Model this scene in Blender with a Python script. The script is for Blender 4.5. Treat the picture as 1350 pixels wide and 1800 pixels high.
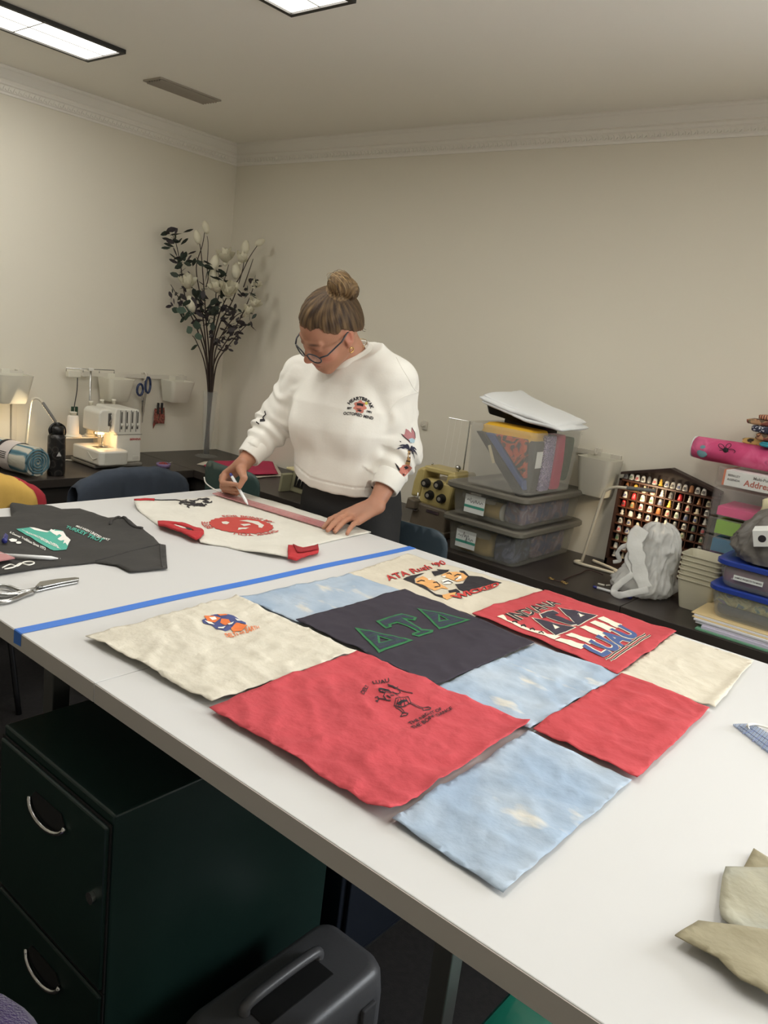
import bpy, bmesh, math, random
import numpy as np
from mathutils import Vector, Matrix, noise
from mathutils.geometry import delaunay_2d_cdt
from mathutils.bvhtree import BVHTree

for o in list(bpy.data.objects): bpy.data.objects.remove(o, do_unlink=True)
scene = bpy.context.scene
COL = scene.collection
PI = math.pi
random.seed(7)

# ---------------------------------------------------------------- camera, world, exposure
CAM_H = 1.52
FPX = 1378.12                              # focal length in pixels of the 1350 x 1800 frame
pitch, roll, yaw = -0.220261, 0.120954, 2.240466
_f = Vector((math.cos(yaw)*math.cos(pitch), math.sin(yaw)*math.cos(pitch), math.sin(pitch)))
_r = Vector((math.sin(yaw), -math.cos(yaw), 0)); _u = _r.cross(_f)
_r2 = _r*math.cos(roll) + _u*math.sin(roll); _u2 = _u*math.cos(roll) - _r*math.sin(roll)
camd = bpy.data.cameras.new('camera'); cam = bpy.data.objects.new('camera', camd); COL.objects.link(cam)
cam.matrix_world = Matrix(((_r2.x, _u2.x, -_f.x, 0), (_r2.y, _u2.y, -_f.y, 0), (_r2.z, _u2.z, -_f.z, CAM_H), (0, 0, 0, 1)))
camd.sensor_fit = 'HORIZONTAL'; camd.sensor_width = 36.0; camd.lens = FPX/1350*36.0
camd.clip_start = 0.02
scene.camera = cam
w = bpy.data.worlds.new('world'); scene.world = w; w.use_nodes = True
w.node_tree.nodes['Background'].inputs[0].default_value = (1.0, 0.96, 0.88, 1)
w.node_tree.nodes['Background'].inputs[1].default_value = 0.02
vs = scene.view_settings
vs.view_transform = 'Standard'; vs.look = 'None'; vs.gamma = 1.0; vs.use_curve_mapping = False
vs.exposure = 0.15
WINDOW_POWER = 165.0                        # overcast daylight through the window of the right wall
PANEL_POWER = 7.5                         # watts per ceiling panel

def ray(x, y):
    return (_f*FPX + _r2*(x-675) - _u2*(y-900)).normalized()
def onz(x, y, z):                          # survey helper: a point of the plane z = const seen at a pixel
    d = ray(x, y); t = (z-CAM_H)/d.z
    return Vector((d.x*t, d.y*t, z))
def ony(x, y, Y):
    d = ray(x, y); t = Y/d.y
    return Vector((d.x*t, Y, CAM_H+d.z*t))
def onx(x, y, X):
    d = ray(x, y); t = X/d.x
    return Vector((X, d.y*t, CAM_H+d.z*t))

# ---------------------------------------------------------------- materials
def lin(h):
    if isinstance(h, str):
        h = h.lstrip('#'); c = [int(h[i:i+2], 16)/255 for i in (0, 2, 4)]
    else: c = [v/255 for v in h]
    return tuple((v/12.92 if v <= 0.04045 else ((v+0.055)/1.055)**2.4) for v in c)
MATS = {}
def mat(name, col, rough=0.6, metal=0.0, bump=0.0, bscale=60.0, var=0.0, vscale=8.0, col2=None, alpha=1.0, emit=None, estr=0.0, trans=0.0, spec=0.5, sheen=0.0, coat=0.0, bdist=0.002):
    if name in MATS: return MATS[name]
    m = bpy.data.materials.new(name); MATS[name] = m; m.use_nodes = True
    nt = m.node_tree; b = nt.nodes['Principled BSDF']
    c = lin(col); b.inputs['Base Color'].default_value = (*c, 1)
    b.inputs['Roughness'].default_value = rough; b.inputs['Metallic'].default_value = metal
    b.inputs['Specular IOR Level'].default_value = spec
    if sheen: b.inputs['Sheen Weight'].default_value = sheen
    if coat: b.inputs['Coat Weight'].default_value = coat
    if alpha < 1: b.inputs['Alpha'].default_value = alpha
    if trans: b.inputs['Transmission Weight'].default_value = trans
    if emit: b.inputs['Emission Color'].default_value = (*lin(emit), 1); b.inputs['Emission Strength'].default_value = estr
    tc = None
    if bump or var or col2:
        tc = nt.nodes.new('ShaderNodeTexCoord')
    if var or col2:
        n = nt.nodes.new('ShaderNodeTexNoise'); n.inputs['Scale'].default_value = vscale; n.inputs['Detail'].default_value = 4
        nt.links.new(tc.outputs['Object'], n.inputs['Vector'])
        r = nt.nodes.new('ShaderNodeValToRGB')
        c2 = lin(col2) if col2 else tuple(v*(1-var) for v in c)
        r.color_ramp.elements[0].position = 0.35; r.color_ramp.elements[0].color = (*c2, 1)
        r.color_ramp.elements[1].position = 0.62; r.color_ramp.elements[1].color = (*c, 1)
        nt.links.new(n.outputs['Fac'], r.inputs['Fac']); nt.links.new(r.outputs['Color'], b.inputs['Base Color'])
    if bump:
        n = nt.nodes.new('ShaderNodeTexNoise'); n.inputs['Scale'].default_value = bscale; n.inputs['Detail'].default_value = 5
        nt.links.new(tc.outputs['Object'], n.inputs['Vector'])
        bp = nt.nodes.new('ShaderNodeBump'); bp.inputs['Strength'].default_value = bump; bp.inputs['Distance'].default_value = bdist
        nt.links.new(n.outputs['Fac'], bp.inputs['Height']); nt.links.new(bp.outputs['Normal'], b.inputs['Normal'])
    return m
def ramp_mat(name, tex, scale, stops, rough=0.8, coord='Object', bump=0.0, mapping=None, detail=3, distortion=0.0):
    """pattern print: texture factor through a constant/linear colour ramp. stops: [(pos, hex)]"""
    if name in MATS: return MATS[name]
    m = bpy.data.materials.new(name); MATS[name] = m; m.use_nodes = True
    nt = m.node_tree; b = nt.nodes['Principled BSDF']; b.inputs['Roughness'].default_value = rough
    tc = nt.nodes.new('ShaderNodeTexCoord'); mp = nt.nodes.new('ShaderNodeMapping')
    nt.links.new(tc.outputs[coord], mp.inputs['Vector'])
    if mapping: mp.inputs['Rotation'].default_value = mapping
    if tex == 'noise':
        n = nt.nodes.new('ShaderNodeTexNoise'); n.inputs['Scale'].default_value = scale; n.inputs['Detail'].default_value = detail; n.inputs['Distortion'].default_value = distortion; out = n.outputs['Fac']
    elif tex == 'voronoi':
        n = nt.nodes.new('ShaderNodeTexVoronoi'); n.inputs['Scale'].default_value = scale; out = n.outputs['Distance']
    elif tex == 'cells':
        n = nt.nodes.new('ShaderNodeTexVoronoi'); n.inputs['Scale'].default_value = scale; s = nt.nodes.new('ShaderNodeSeparateColor'); nt.links.new(n.outputs['Color'], s.inputs[0]); out = s.outputs[0]
    elif tex == 'wave':
        n = nt.nodes.new('ShaderNodeTexWave'); n.inputs['Scale'].default_value = scale; n.inputs['Distortion'].default_value = distortion; out = n.outputs['Fac']
    nt.links.new(mp.outputs['Vector'], n.inputs['Vector'])
    r = nt.nodes.new('ShaderNodeValToRGB'); cr = r.color_ramp
    while len(cr.elements) < len(stops): cr.elements.new(0.5)
    for e, (p, h) in zip(cr.elements, stops): e.position = p; e.color = (*lin(h), 1)
    nt.links.new(out, r.inputs['Fac']); nt.links.new(r.outputs['Color'], b.inputs['Base Color'])
    if bump:
        n2 = nt.nodes.new('ShaderNodeTexNoise'); n2.inputs['Scale'].default_value = 90; nt.links.new(tc.outputs['Object'], n2.inputs['Vector'])
        bp = nt.nodes.new('ShaderNodeBump'); bp.inputs['Strength'].default_value = bump; bp.inputs['Distance'].default_value = 0.002
        nt.links.new(n2.outputs['Fac'], bp.inputs['Height']); nt.links.new(bp.outputs['Normal'], b.inputs['Normal'])
    return m

# ---------------------------------------------------------------- mesh helpers
def V(*a): return Vector(a)
class MB:
    """collects simple shapes into one mesh"""
    def __init__(s): s.v = []; s.f = []; s.mi = []
    def add(s, vs, fs, mi=0):
        o = len(s.v); s.v += [tuple(p) for p in vs]; s.f += [tuple(i+o for i in f) for f in fs]; s.mi += [mi]*len(fs); return s
    def box(s, lo, hi, M=None, mi=0):
        x0, y0, z0 = lo; x1, y1, z1 = hi
        vs = [V(x0,y0,z0),V(x1,y0,z0),V(x1,y1,z0),V(x0,y1,z0),V(x0,y0,z1),V(x1,y0,z1),V(x1,y1,z1),V(x0,y1,z1)]
        if M: vs = [M @ p for p in vs]
        return s.add(vs, [(0,3,2,1),(4,5,6,7),(0,1,5,4),(1,2,6,5),(2,3,7,6),(3,0,4,7)], mi)
    def tube(s, pts, r, n=10, mi=0, cap=True):
        pts = [Vector(p) for p in pts]; k = len(pts); rs = r if isinstance(r, (list, tuple)) else [r]*k
        rings = []; up = None
        for i, p in enumerate(pts):
            t = (pts[min(i+1,k-1)]-pts[max(i-1,0)])
            if t.length < 1e-9: t = V(0,0,1)
            t.normalize()
            if up is None:
                a = V(0,0,1) if abs(t.z) < 0.9 else V(1,0,0); up = (a - t*a.dot(t)).normalized()
            else:
                up = up - t*up.dot(t)
                up = up.normalized() if up.length > 1e-6 else t.orthogonal().normalized()
            q = t.cross(up)
            rings.append([p + (up*math.cos(2*PI*j/n) + q*math.sin(2*PI*j/n))*rs[i] for j in range(n)])
        return s.loft(rings, cap, mi)
    def loft(s, rings, cap=True, mi=0, closed=True):
        n = len(rings[0]); vs = [p for R in rings for p in R]; fs = []
        for i in range(len(rings)-1):
            for j in range(n if closed else n-1):
                a = i*n+j; b = i*n+(j+1) % n; fs.append((a, b, b+n, a+n))
        if cap and closed: fs.append(tuple(range(n-1,-1,-1))); fs.append(tuple((len(rings)-1)*n+j for j in range(n)))
        return s.add(vs, fs, mi)
    def lathe(s, prof, c=(0,0,0), n=20, M=None, mi=0, cap=True):
        rings = []
        for r, z in prof:
            R = [V(r*math.cos(2*PI*j/n), r*math.sin(2*PI*j/n), z) for j in range(n)]
            rings.append([(M @ p if M else p) + Vector(c) for p in R])
        return s.loft(rings, cap, mi)
    def prism(s, poly, z0, z1, M=None, mi=0):
        n = len(poly); vs = [V(x,y,z0) for x,y in poly]+[V(x,y,z1) for x,y in poly]
        if M: vs = [M @ p for p in vs]
        fs = [tuple(range(n-1,-1,-1)), tuple(range(n,2*n))]+[(i,(i+1)%n,(i+1)%n+n,i+n) for i in range(n)]
        return s.add(vs, fs, mi)
    def sphere(s, c, r, n=12, m=8, mi=0, M=None):
        rr = r if isinstance(r,(tuple,list)) else (r,r,r); rings = []
        for i in range(m+1):
            a = PI*i/m; a = min(max(a, 0.02), PI-0.02)
            R = [V(rr[0]*math.sin(a)*math.cos(2*PI*j/n), rr[1]*math.sin(a)*math.sin(2*PI*j/n), -rr[2]*math.cos(a)) for j in range(n)]
            rings.append([(M @ p if M else p)+Vector(c) for p in R])
        return s.loft(rings, True, mi)
    def build(s, name, m, parent=None, bevel=0, smooth=False, seg=2, sub=0, loc=None, auto=None):
        me = bpy.data.meshes.new(name); me.from_pydata([tuple(p) for p in s.v], [], s.f)
        ms = m if isinstance(m, (list, tuple)) else [m]
        for x in ms: me.materials.append(x)
        if len(ms) > 1: me.polygons.foreach_set('material_index', s.mi)
        bm = bmesh.new(); bm.from_mesh(me); bmesh.ops.recalc_face_normals(bm, faces=bm.faces); bm.to_mesh(me); bm.free()
        if smooth: me.polygons.foreach_set('use_smooth', [True]*len(me.polygons))
        o = bpy.data.objects.new(name, me); COL.objects.link(o)
        if parent is not None: o.parent = parent
        if loc: o.location = loc
        if bevel:
            b = o.modifiers.new('bevel', 'BEVEL'); b.width = bevel; b.segments = seg; b.limit_method = 'ANGLE'; b.angle_limit = 0.6
            b.harden_normals = False
        if sub:
            b = o.modifiers.new('sub', 'SUBSURF'); b.levels = sub; b.render_levels = sub
        if auto is not None:
            me.set_sharp_from_angle(angle=auto)
        return o
def raw(name, vs, fs, m, parent=None, smooth=True, solid=0.0, sub=0):
    me = bpy.data.meshes.new(name); me.from_pydata([tuple(p) for p in vs], [], [tuple(f) for f in fs])
    me.materials.append(m)
    if smooth: me.polygons.foreach_set('use_smooth', [True]*len(me.polygons))
    o = bpy.data.objects.new(name, me); COL.objects.link(o)
    if parent is not None: o.parent = parent
    if solid:
        s_ = o.modifiers.new('solid', 'SOLIDIFY'); s_.thickness = solid; s_.offset = -1
    if sub:
        b = o.modifiers.new('sub', 'SUBSURF'); b.levels = sub; b.render_levels = sub
    return o
def tag(o, label, cat, group=None, kind=None):
    o['label'] = label; o['category'] = cat
    if group: o['group'] = group
    if kind: o['kind'] = kind
    return o
def struct(o, label=None):
    o['kind'] = 'structure'
    if label: o['label'] = label
    return o
def thing(name, label, cat, loc=(0,0,0), rz=0.0, group=None):
    o = bpy.data.objects.new(name, None); COL.objects.link(o); o.location = loc; o.rotation_euler = (0,0,rz); o.empty_display_size = 0.05
    return tag(o, label, cat, group)
def copy_tree(o, parent=None):
    c = o.copy(); COL.objects.link(c)
    if parent is not None: c.parent = parent
    for ch in list(o.children): copy_tree(ch, c)
    return c
def smooth_path(pts, n=6):
    """Catmull-Rom through the points"""
    pts = [Vector(p) for p in pts]; out = []
    for i in range(len(pts)-1):
        p0 = pts[max(i-1,0)]; p1 = pts[i]; p2 = pts[i+1]; p3 = pts[min(i+2,len(pts)-1)]
        for k in range(n):
            t = k/n
            out.append(0.5*((2*p1)+(p2-p0)*t+(2*p0-5*p1+4*p2-p3)*t*t+(3*p1-p0-3*p2+p3)*t**3))
    out.append(pts[-1]); return out

# ---- flat shapes meshed with interior points (cloth, prints)
def resample(poly, step, closed=True):
    out = []; n = len(poly)
    for i in range(n if closed else n-1):
        a = Vector(poly[i][:2]); b = Vector(poly[(i+1)%n][:2]); k = max(1, int((b-a).length/step))
        for j in range(k): out.append(a.lerp(b, j/k))
    if not closed: out.append(Vector(poly[-1][:2]))
    return out
def inside(p, poly):
    c = False; n = len(poly); j = n-1
    for i in range(n):
        a = poly[i]; b = poly[j]
        if (a[1] > p[1]) != (b[1] > p[1]) and p[0] < (b[0]-a[0])*(p[1]-a[1])/(b[1]-a[1])+a[0]: c = not c
        j = i
    return c
def flat_mesh(outer, holes=(), step=0.012, estep=None):
    """constrained Delaunay triangulation of a polygon with holes -> (points2d, tris)"""
    loops = [resample(outer, estep or step)] + [resample(h, estep or step) for h in holes]
    pts = []; edges = []
    for L in loops:
        o = len(pts); pts += L; edges += [(o+i, o+(i+1)%len(L)) for i in range(len(L))]
    xs = [p[0] for p in loops[0]]; ys = [p[1] for p in loops[0]]
    nb = len(pts)
    if step < max(max(xs)-min(xs), max(ys)-min(ys)):
        rnd = random.Random(3); y = min(ys)+step/2; row = 0
        arr = np.array([[p[0], p[1]] for p in pts])
        while y < max(ys):
            x = min(xs) + (step/2 if row % 2 else 0)
            while x < max(xs):
                q = (x+rnd.uniform(-.15,.15)*step, y+rnd.uniform(-.15,.15)*step)
                if inside(q, loops[0]) and not any(inside(q, h) for h in loops[1:]):
                    if np.min((arr[:,0]-q[0])**2+(arr[:,1]-q[1])**2) > (0.45*step)**2: pts.append(Vector(q))
                x += step
            y += step*0.87; row += 1
    res = delaunay_2d_cdt([Vector(p) for p in pts], edges, [], 1, 1e-7)
    vs, _, fs = res[0], res[1], res[2]
    out = []
    for f in fs:
        c = sum((vs[i] for i in f), Vector((0,0)))/len(f)
        if inside(c, loops[0]) and not any(inside(c, h) for h in loops[1:]): out.append(tuple(f))
    return vs, out
BV = {}
def cloth_from(name, vs2, fs, hf, m, parent=None, solid=0.0012):
    vs = [(p[0], p[1], hf(p[0], p[1])) for p in vs2]
    fs = [f if (Vector(vs2[f[1]])-Vector(vs2[f[0]])).cross(Vector(vs2[f[2]])-Vector(vs2[f[0]])) > 0 else tuple(reversed(f)) for f in fs]
    o = raw(name, vs, fs, m, parent, True, solid)
    BV.setdefault((parent or o).name, BVHTree.FromPolygons(vs, fs))      # prints are dropped onto this surface
    return o
# ---- lettering
def text2d(body, size=1.0, bold=0.0, shear=0.0, align='CENTER', spacing=1.0):
    cu = bpy.data.curves.new('lettering', 'FONT'); cu.body = body; cu.size = size; cu.align_x = align; cu.align_y = 'CENTER'
    cu.offset = bold; cu.shear = shear; cu.space_character = spacing; cu.resolution_u = 3; cu.fill_mode = 'FRONT'
    o = bpy.data.objects.new('lettering', cu); COL.objects.link(o)
    dg = bpy.context.evaluated_depsgraph_get(); dg.update()
    me = o.evaluated_get(dg).to_mesh()
    vs = [(v.co.x, v.co.y) for v in me.vertices]; fs = [tuple(p.vertices) for p in me.polygons]
    o.evaluated_get(dg).to_mesh_clear()
    bpy.data.objects.remove(o, do_unlink=True); bpy.data.curves.remove(cu)
    return vs, fs
def arc_warp(vs, radius, up=True):
    out = []
    for x, y in vs:
        a = x/radius
        rr = radius + (y if up else -y)
        out.append((rr*math.sin(a), (rr*math.cos(a)-radius) if up else (radius-rr*math.cos(a))))
    return out
def lay(vs2, fs, name, m, O, ux, uy, hf, parent, off=0.0011):
    """lay a flat print on a cloth: (u,v) -> O + u*ux + v*uy at the cloth's height"""
    O = Vector(O[:2]); ux = Vector(ux[:2]); uy = Vector(uy[:2]); bv = BV.get(parent.name)
    bm = bmesh.new(); bvs = []
    for u, v in vs2: p = O + ux*u + uy*v; bvs.append(bm.verts.new((p.x, p.y, 0)))
    for f in fs:
        try: bm.faces.new([bvs[i] for i in (reversed(f) if ux.cross(uy) < 0 else f)])
        except ValueError: pass
    bmesh.ops.triangulate(bm, faces=bm.faces[:])
    for _ in range(5):
        long_ = [e for e in bm.edges if e.calc_length() > .010]
        if not long_: break
        bmesh.ops.subdivide_edges(bm, edges=long_, cuts=1); bmesh.ops.triangulate(bm, faces=bm.faces[:])
    for v in bm.verts:
        x, y = v.co.x, v.co.y; h_ = bv.ray_cast(Vector((x,y,5)), Vector((0,0,-1))) if bv else (None,)
        v.co.z = (h_[0].z if h_[0] is not None else hf(x,y)) + off + .0003
    me = bpy.data.meshes.new(name); bm.to_mesh(me); bm.free(); me.materials.append(m)
    o = bpy.data.objects.new(name, me); COL.objects.link(o); o.parent = parent
    return o
def lay_poly(polys, name, m, O, ux, uy, hf, parent, off=0.0011, step=0.012, holes=()):
    VS = []; FS = []
    for pl in polys:
        v, f = flat_mesh(pl, holes, step); o = len(VS); VS += [tuple(p) for p in v]; FS += [tuple(i+o for i in t) for t in f]
    FS = [f if ((VS[f[1]][0]-VS[f[0]][0])*(VS[f[2]][1]-VS[f[0]][1])-(VS[f[1]][1]-VS[f[0]][1])*(VS[f[2]][0]-VS[f[0]][0])) > 0 else tuple(reversed(f)) for f in FS]
    return lay(VS, FS, name, m, O, ux, uy, hf, parent, off)
def stroke(pts, w):
    """polyline -> thin closed polygon"""
    pts = [Vector(p) for p in pts]; L = []; R = []
    for i, p in enumerate(pts):
        t = (pts[min(i+1,len(pts)-1)]-pts[max(i-1,0)]).normalized(); n = Vector((-t.y, t.x)); ww = w[i] if isinstance(w,(list,tuple)) else w
        L.append(p+n*ww/2); R.append(p-n*ww/2)
    return L + R[::-1]
def nz(x, y, z=0.0): return noise.noise(Vector((x, y, z)))

# ---------------------------------------------------------------- room shell
XA, YB, ZC = -3.667, 2.966, 2.43           # left wall, right wall, ceiling
XF, YF = 2.4, -1.9                         # the two walls behind the camera
TT = 0.91                                  # top of the cutting tables
TC = 0.75                                  # top of the desks along the walls
M_wall = mat('wall_paint', (228,222,206), 0.85, bump=0.08, bscale=180, bdist=0.001)
M_ceil = mat('ceiling_paint', (244,240,229), 0.9, bump=0.05, bscale=120, bdist=0.001)
M_trim = mat('trim_paint', (240,236,226), 0.6)
M_floor = mat('dark_carpet', (34,31,30), 0.95, bump=0.5, bscale=300, var=0.3, vscale=60)
M_back = mat('far_wall_paint', (190,183,170), 0.9)
struct(MB().box((XA-.12, YF-.12, -.1), (XF+.12, YB+.12, 0)).build('floor', M_floor), 'dark carpet floor under the tables')
struct(MB().box((XA-.12, YF-.12, ZC), (XF+.12, YB+.12, ZC+.1)).build('ceiling', M_ceil), 'plain off white plaster ceiling')
struct(MB().box((XA-.12, YF-.12, 0), (XA, YB+.12, ZC)).build('wall_left', M_wall), 'plain greige wall with the bucket rail')
WX0, WX1, WZ0, WZ1 = .70, 2.25, .95, 2.15   # window opening further along the right wall, out of view
mb = MB()
for lo, hi in (((XA,YB,0),(WX0,YB+.12,ZC)), ((WX1,YB,0),(XF+.12,YB+.12,ZC)), ((WX0,YB,0),(WX1,YB+.12,WZ0)), ((WX0,YB,WZ1),(WX1,YB+.12,ZC))): mb.box(lo, hi)
struct(mb.build('wall_right', M_wall), 'plain greige wall behind the woman')
wm = (WX0+WX1)/2
win = struct(MB().box((WX0,YB+.02,WZ0),(WX0+.05,YB+.07,WZ1)).box((WX1-.05,YB+.02,WZ0),(WX1,YB+.07,WZ1)).box((WX0,YB+.02,WZ0),(WX1,YB+.07,WZ0+.05)).box((WX0,YB+.02,WZ1-.05),(WX1,YB+.07,WZ1)).box((wm-.025,YB+.02,WZ0),(wm+.025,YB+.07,WZ1)).build('window_1', M_trim), 'white window frame in the right wall, out of view')
for x0, x1 in ((WX0+.05,wm-.025),(wm+.025,WX1-.05)): MB().box((x0,YB+.04,WZ0+.05),(x1,YB+.044,WZ1-.05)).build('pane', mat('window_pane',(240,246,250),.02,alpha=.06), win)
WL = bpy.data.lights.new('daylight','AREA'); WL.shape = 'RECTANGLE'; WL.size = WX1-WX0; WL.size_y = WZ1-WZ0; WL.energy = WINDOW_POWER; WL.color = (.90,.95,1.0)
wl = bpy.data.objects.new('daylight', WL); COL.objects.link(wl); wl.location = (wm,YB+.16,(WZ0+WZ1)/2); wl.rotation_euler = (-PI/2,0,0)
struct(MB().box((XF, YF-.12, 0), (XF+.12, YB, ZC)).build('wall_front', M_back), 'wall beyond the right edge of the view')
struct(MB().box((XA, YF-.12, 0), (XF, YF, ZC)).build('wall_back', M_back), 'wall behind the camera')
# crown moulding: profile swept along the two visible walls (offset from wall, height under ceiling)
prof = [(0,-.106),(.006,-.106),(.008,-.098),(.014,-.094),(.014,-.072),(.019,-.068),(.021,-.058),(.017,-.05),(.022,-.044),(.03,-.03),(.037,-.016),(.042,-.012),(.045,-.006),(.045,0),(0,0)]
def crown(name, kind):
    mb = MB(); rings = []
    if kind == 'B':
        for x in (XA, XF): rings.append([V(x + (a if x == XA else 0), YB-a, ZC+b) for a, b in prof])
    else:
        for y in (YB, YF): rings.append([V(XA+a, y - (a if y == YB else 0), ZC+b) for a, b in prof])
    mb.loft(rings, True); return struct(mb.build(name, M_trim), 'white plaster crown moulding along the ceiling')
tB = crown('trim_1', 'B'); tA = crown('trim_2', 'A')
# moulded leaf ornament in the band of the crown (a few pixels each): one joined part
def leaves(parent, kind, a0, a1, n):
    mb = MB()
    for i in range(n):
        t = a0+(a1-a0)*(i+.5)/n
        pts = [(-.009,0),(-.006,.012),(0,.019),(.006,.012),(.009,0),(.003,.003),(0,.008),(-.003,.003)]
        for sx, sy, sz in ((1,1,0),):
            if kind == 'B': MM = Matrix(((1,0,0,t),(0,0,-1,YB-.013),(0,1,0,ZC-.093),(0,0,0,1)))
            else: MM = Matrix(((0,0,1,XA+.013),(1,0,0,t),(0,1,0,ZC-.093),(0,0,0,1)))
            mb.prism(pts, 0, .005, MM)
    o = mb.build('leaf_ornament', M_trim, parent); o['kind'] = 'stuff'; return o
leaves(tB, 'B', XA+.06, .1, 165); leaves(tA, 'A', .9, YB-.06, 90)

# ---------------------------------------------------------------- ceiling panels and vent
M_frame = mat('lamp_frame', (52,50,46), 0.5, 0.6)
M_diff = mat('lamp_diffuser', (255,255,250), 0.5, emit=(255,250,236), estr=3.2)
M_gridline = mat('lamp_grid', (84,82,76), 0.6)
PW, PL = 0.264, 1.2
def panel(x0, y1, label, power=1.0):
    t = thing('ceiling_light', label, 'light', (x0+PW/2, y1-PL/2, ZC), 0, 'ceiling panel lights')
    f = MB()
    for lo, hi in (((-PW/2,-PL/2,-.014),(PW/2,-PL/2+.016,0)), ((-PW/2,PL/2-.016,-.014),(PW/2,PL/2,0)), ((-PW/2,-PL/2+.016,-.014),(-PW/2+.016,PL/2-.016,0)), ((PW/2-.016,-PL/2+.016,-.014),(PW/2,PL/2-.016,0))): f.box(lo, hi)
    f.build('frame', M_frame, t)
    MB().box((-PW/2+.016,-PL/2+.016,-.008),(PW/2-.016,PL/2-.016,-.002)).build('diffuser', M_diff, t)
    MB().box((-.002,-PL/2+.016,-.0095),(.002,PL/2-.016,-.008)).build('grid_bar', M_gridline, t)
    for k in (-1,0,1):
        MB().box((-PW/2+.016,k*PL/4-.002,-.0095),(PW/2-.016,k*PL/4+.002,-.008)).build('grid_bar', M_gridline, t)
    L = bpy.data.lights.new('panel_light', 'AREA'); L.shape = 'RECTANGLE'; L.size = PW-.03; L.size_y = PL-.03; L.energy = PANEL_POWER*power; L.color = (1.0, 0.99, 0.965); L.spread = math.radians(180)
    lo = bpy.data.objects.new('panel_light', L); COL.objects.link(lo); lo.parent = t; lo.location = (0,0,-.0084)
    return t
panel(-3.141, 1.775, 'long bright ceiling panel at the upper left above the vent', .72)
panel(-1.989, 1.775, 'ceiling panel cut by the top edge of the picture')
panel(-0.837, 1.775, 'ceiling panel over the quilt squares, just out of view', .78)
panel(0.315, 1.775, 'ceiling panel beyond the right end of the table, out of view', .4)
M_vent = mat('vent_metal', (168,160,146), 0.6, 0.3); M_dark = mat('dark_void', (20,19,18), 0.9)
vt = thing('ceiling_vent', 'small slatted air vent in the ceiling near the left wall', 'vent', (-3.085, 2.18, ZC))
MB().box((-.056,-.148,-.002),(.056,.148,-.0005)).build('backing', M_dark, vt)
mb = MB()
for lo, hi in (((-.062,-.155,-.006),(.062,-.145,0)),((-.062,.145,-.006),(.062,.155,0)),((-.062,-.145,-.006),(-.052,.145,0)),((.052,-.145,-.006),(.062,.145,0))): mb.box(lo, hi)
mb.build('frame', M_vent, vt)
for k in range(6):
    MB().box((-.0055,-.145,-.0008),(.0055,.145,.0008), Matrix.Translation((-.044+k*.0176,0,-.009)) @ Matrix.Rotation(-.75,4,'Y')).build('slat', M_vent, vt)

# ---------------------------------------------------------------- cutting tables
M_white = mat('white_laminate', (211,210,208), 0.42, var=0.03, vscale=1.5)
M_edge = mat('white_edge_band', (190,184,176), 0.5)
M_steel = mat('grey_metal', (120,120,118), 0.4, 0.8)
TY0, TY1, TX0, TXS, TX1 = 0.657, 1.853, -2.200, -1.079, 0.10
def table(x0, x1, label, legs):
    t = thing('cutting_table', label, 'table', ((x0+x1)/2, (TY0+TY1)/2, 0), 0, 'white cutting tables pushed together')
    hx, hy = (x1-x0)/2, (TY1-TY0)/2
    MB().box((-hx+.0008,-hy,TT-.036),(hx-.0008,hy,TT)).build('table_top', M_white, t, bevel=.0015)
    for sy in (-1,1):
        MB().box((-hx+.002, sy*(hy+.0006)-.0006, TT-.0345),(hx-.002, sy*(hy+.0006)+.0006, TT-.0015)).build('edge_band', M_edge, t)
    for lx, ly in legs:
        MB().box((lx-.02,ly-.02,0),(lx+.02,ly+.02,TT-.036)).build('leg', M_steel, t, bevel=.003)
    for ly in (-hy+.1, hy-.1):
        MB().box((-hx+.08,ly-.012,TT-.07),(hx-.08,ly+.012,TT-.036)).build('apron_rail', M_steel, t)
    return t
table(TX0, TXS, 'white cutting table at the far end with the two t-shirts', [(-.48,-.45),(.17,-.45),(-.48,.5),(.17,.5)])
table(TXS, TX1, 'white cutting table in front carrying the laid out quilt squares', [(-.072,-.22),(.5,-.22),(-.42,.52),(.5,.5)])
def tp(x, y, z=TT): 
    p = onz(x, y, z); return (p.x, p.y)
M_tape = mat('blue_tape', (62,118,205), 0.6, bump=.2, bscale=200)
mb = MB(); n = 40; R0 = []; 
ya, yb = TY0, TY1
for i in range(n+1):
    y = ya+(yb-ya)*i/n; x = -1.341 + .0015*math.sin(i*.4); R0.append((x,y))
fs = []; vs = []
for (x,y) in R0: vs += [(x-.0135,y,TT+.0007),(x+.0135,y,TT+.0007)]
for i in range(n): fs.append((2*i,2*i+1,2*i+3,2*i+2))
# the tape end is folded down over the front edge
vs += [(R0[0][0]-.0135, TY0-.0014, TT-.0005),(R0[0][0]+.0135, TY0-.0014, TT-.0005),(R0[0][0]-.0135, TY0-.0020, TT-.026),(R0[0][0]+.0135, TY0-.0020, TT-.024)]
k = 2*(n+1); fs += [(k,k+1,1,0),(k+2,k+3,k+1,k)]
tag(raw('masking_tape', vs, fs, M_tape, None, False, -.0005), 'strip of blue masking tape across the white table', 'tape')

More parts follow.
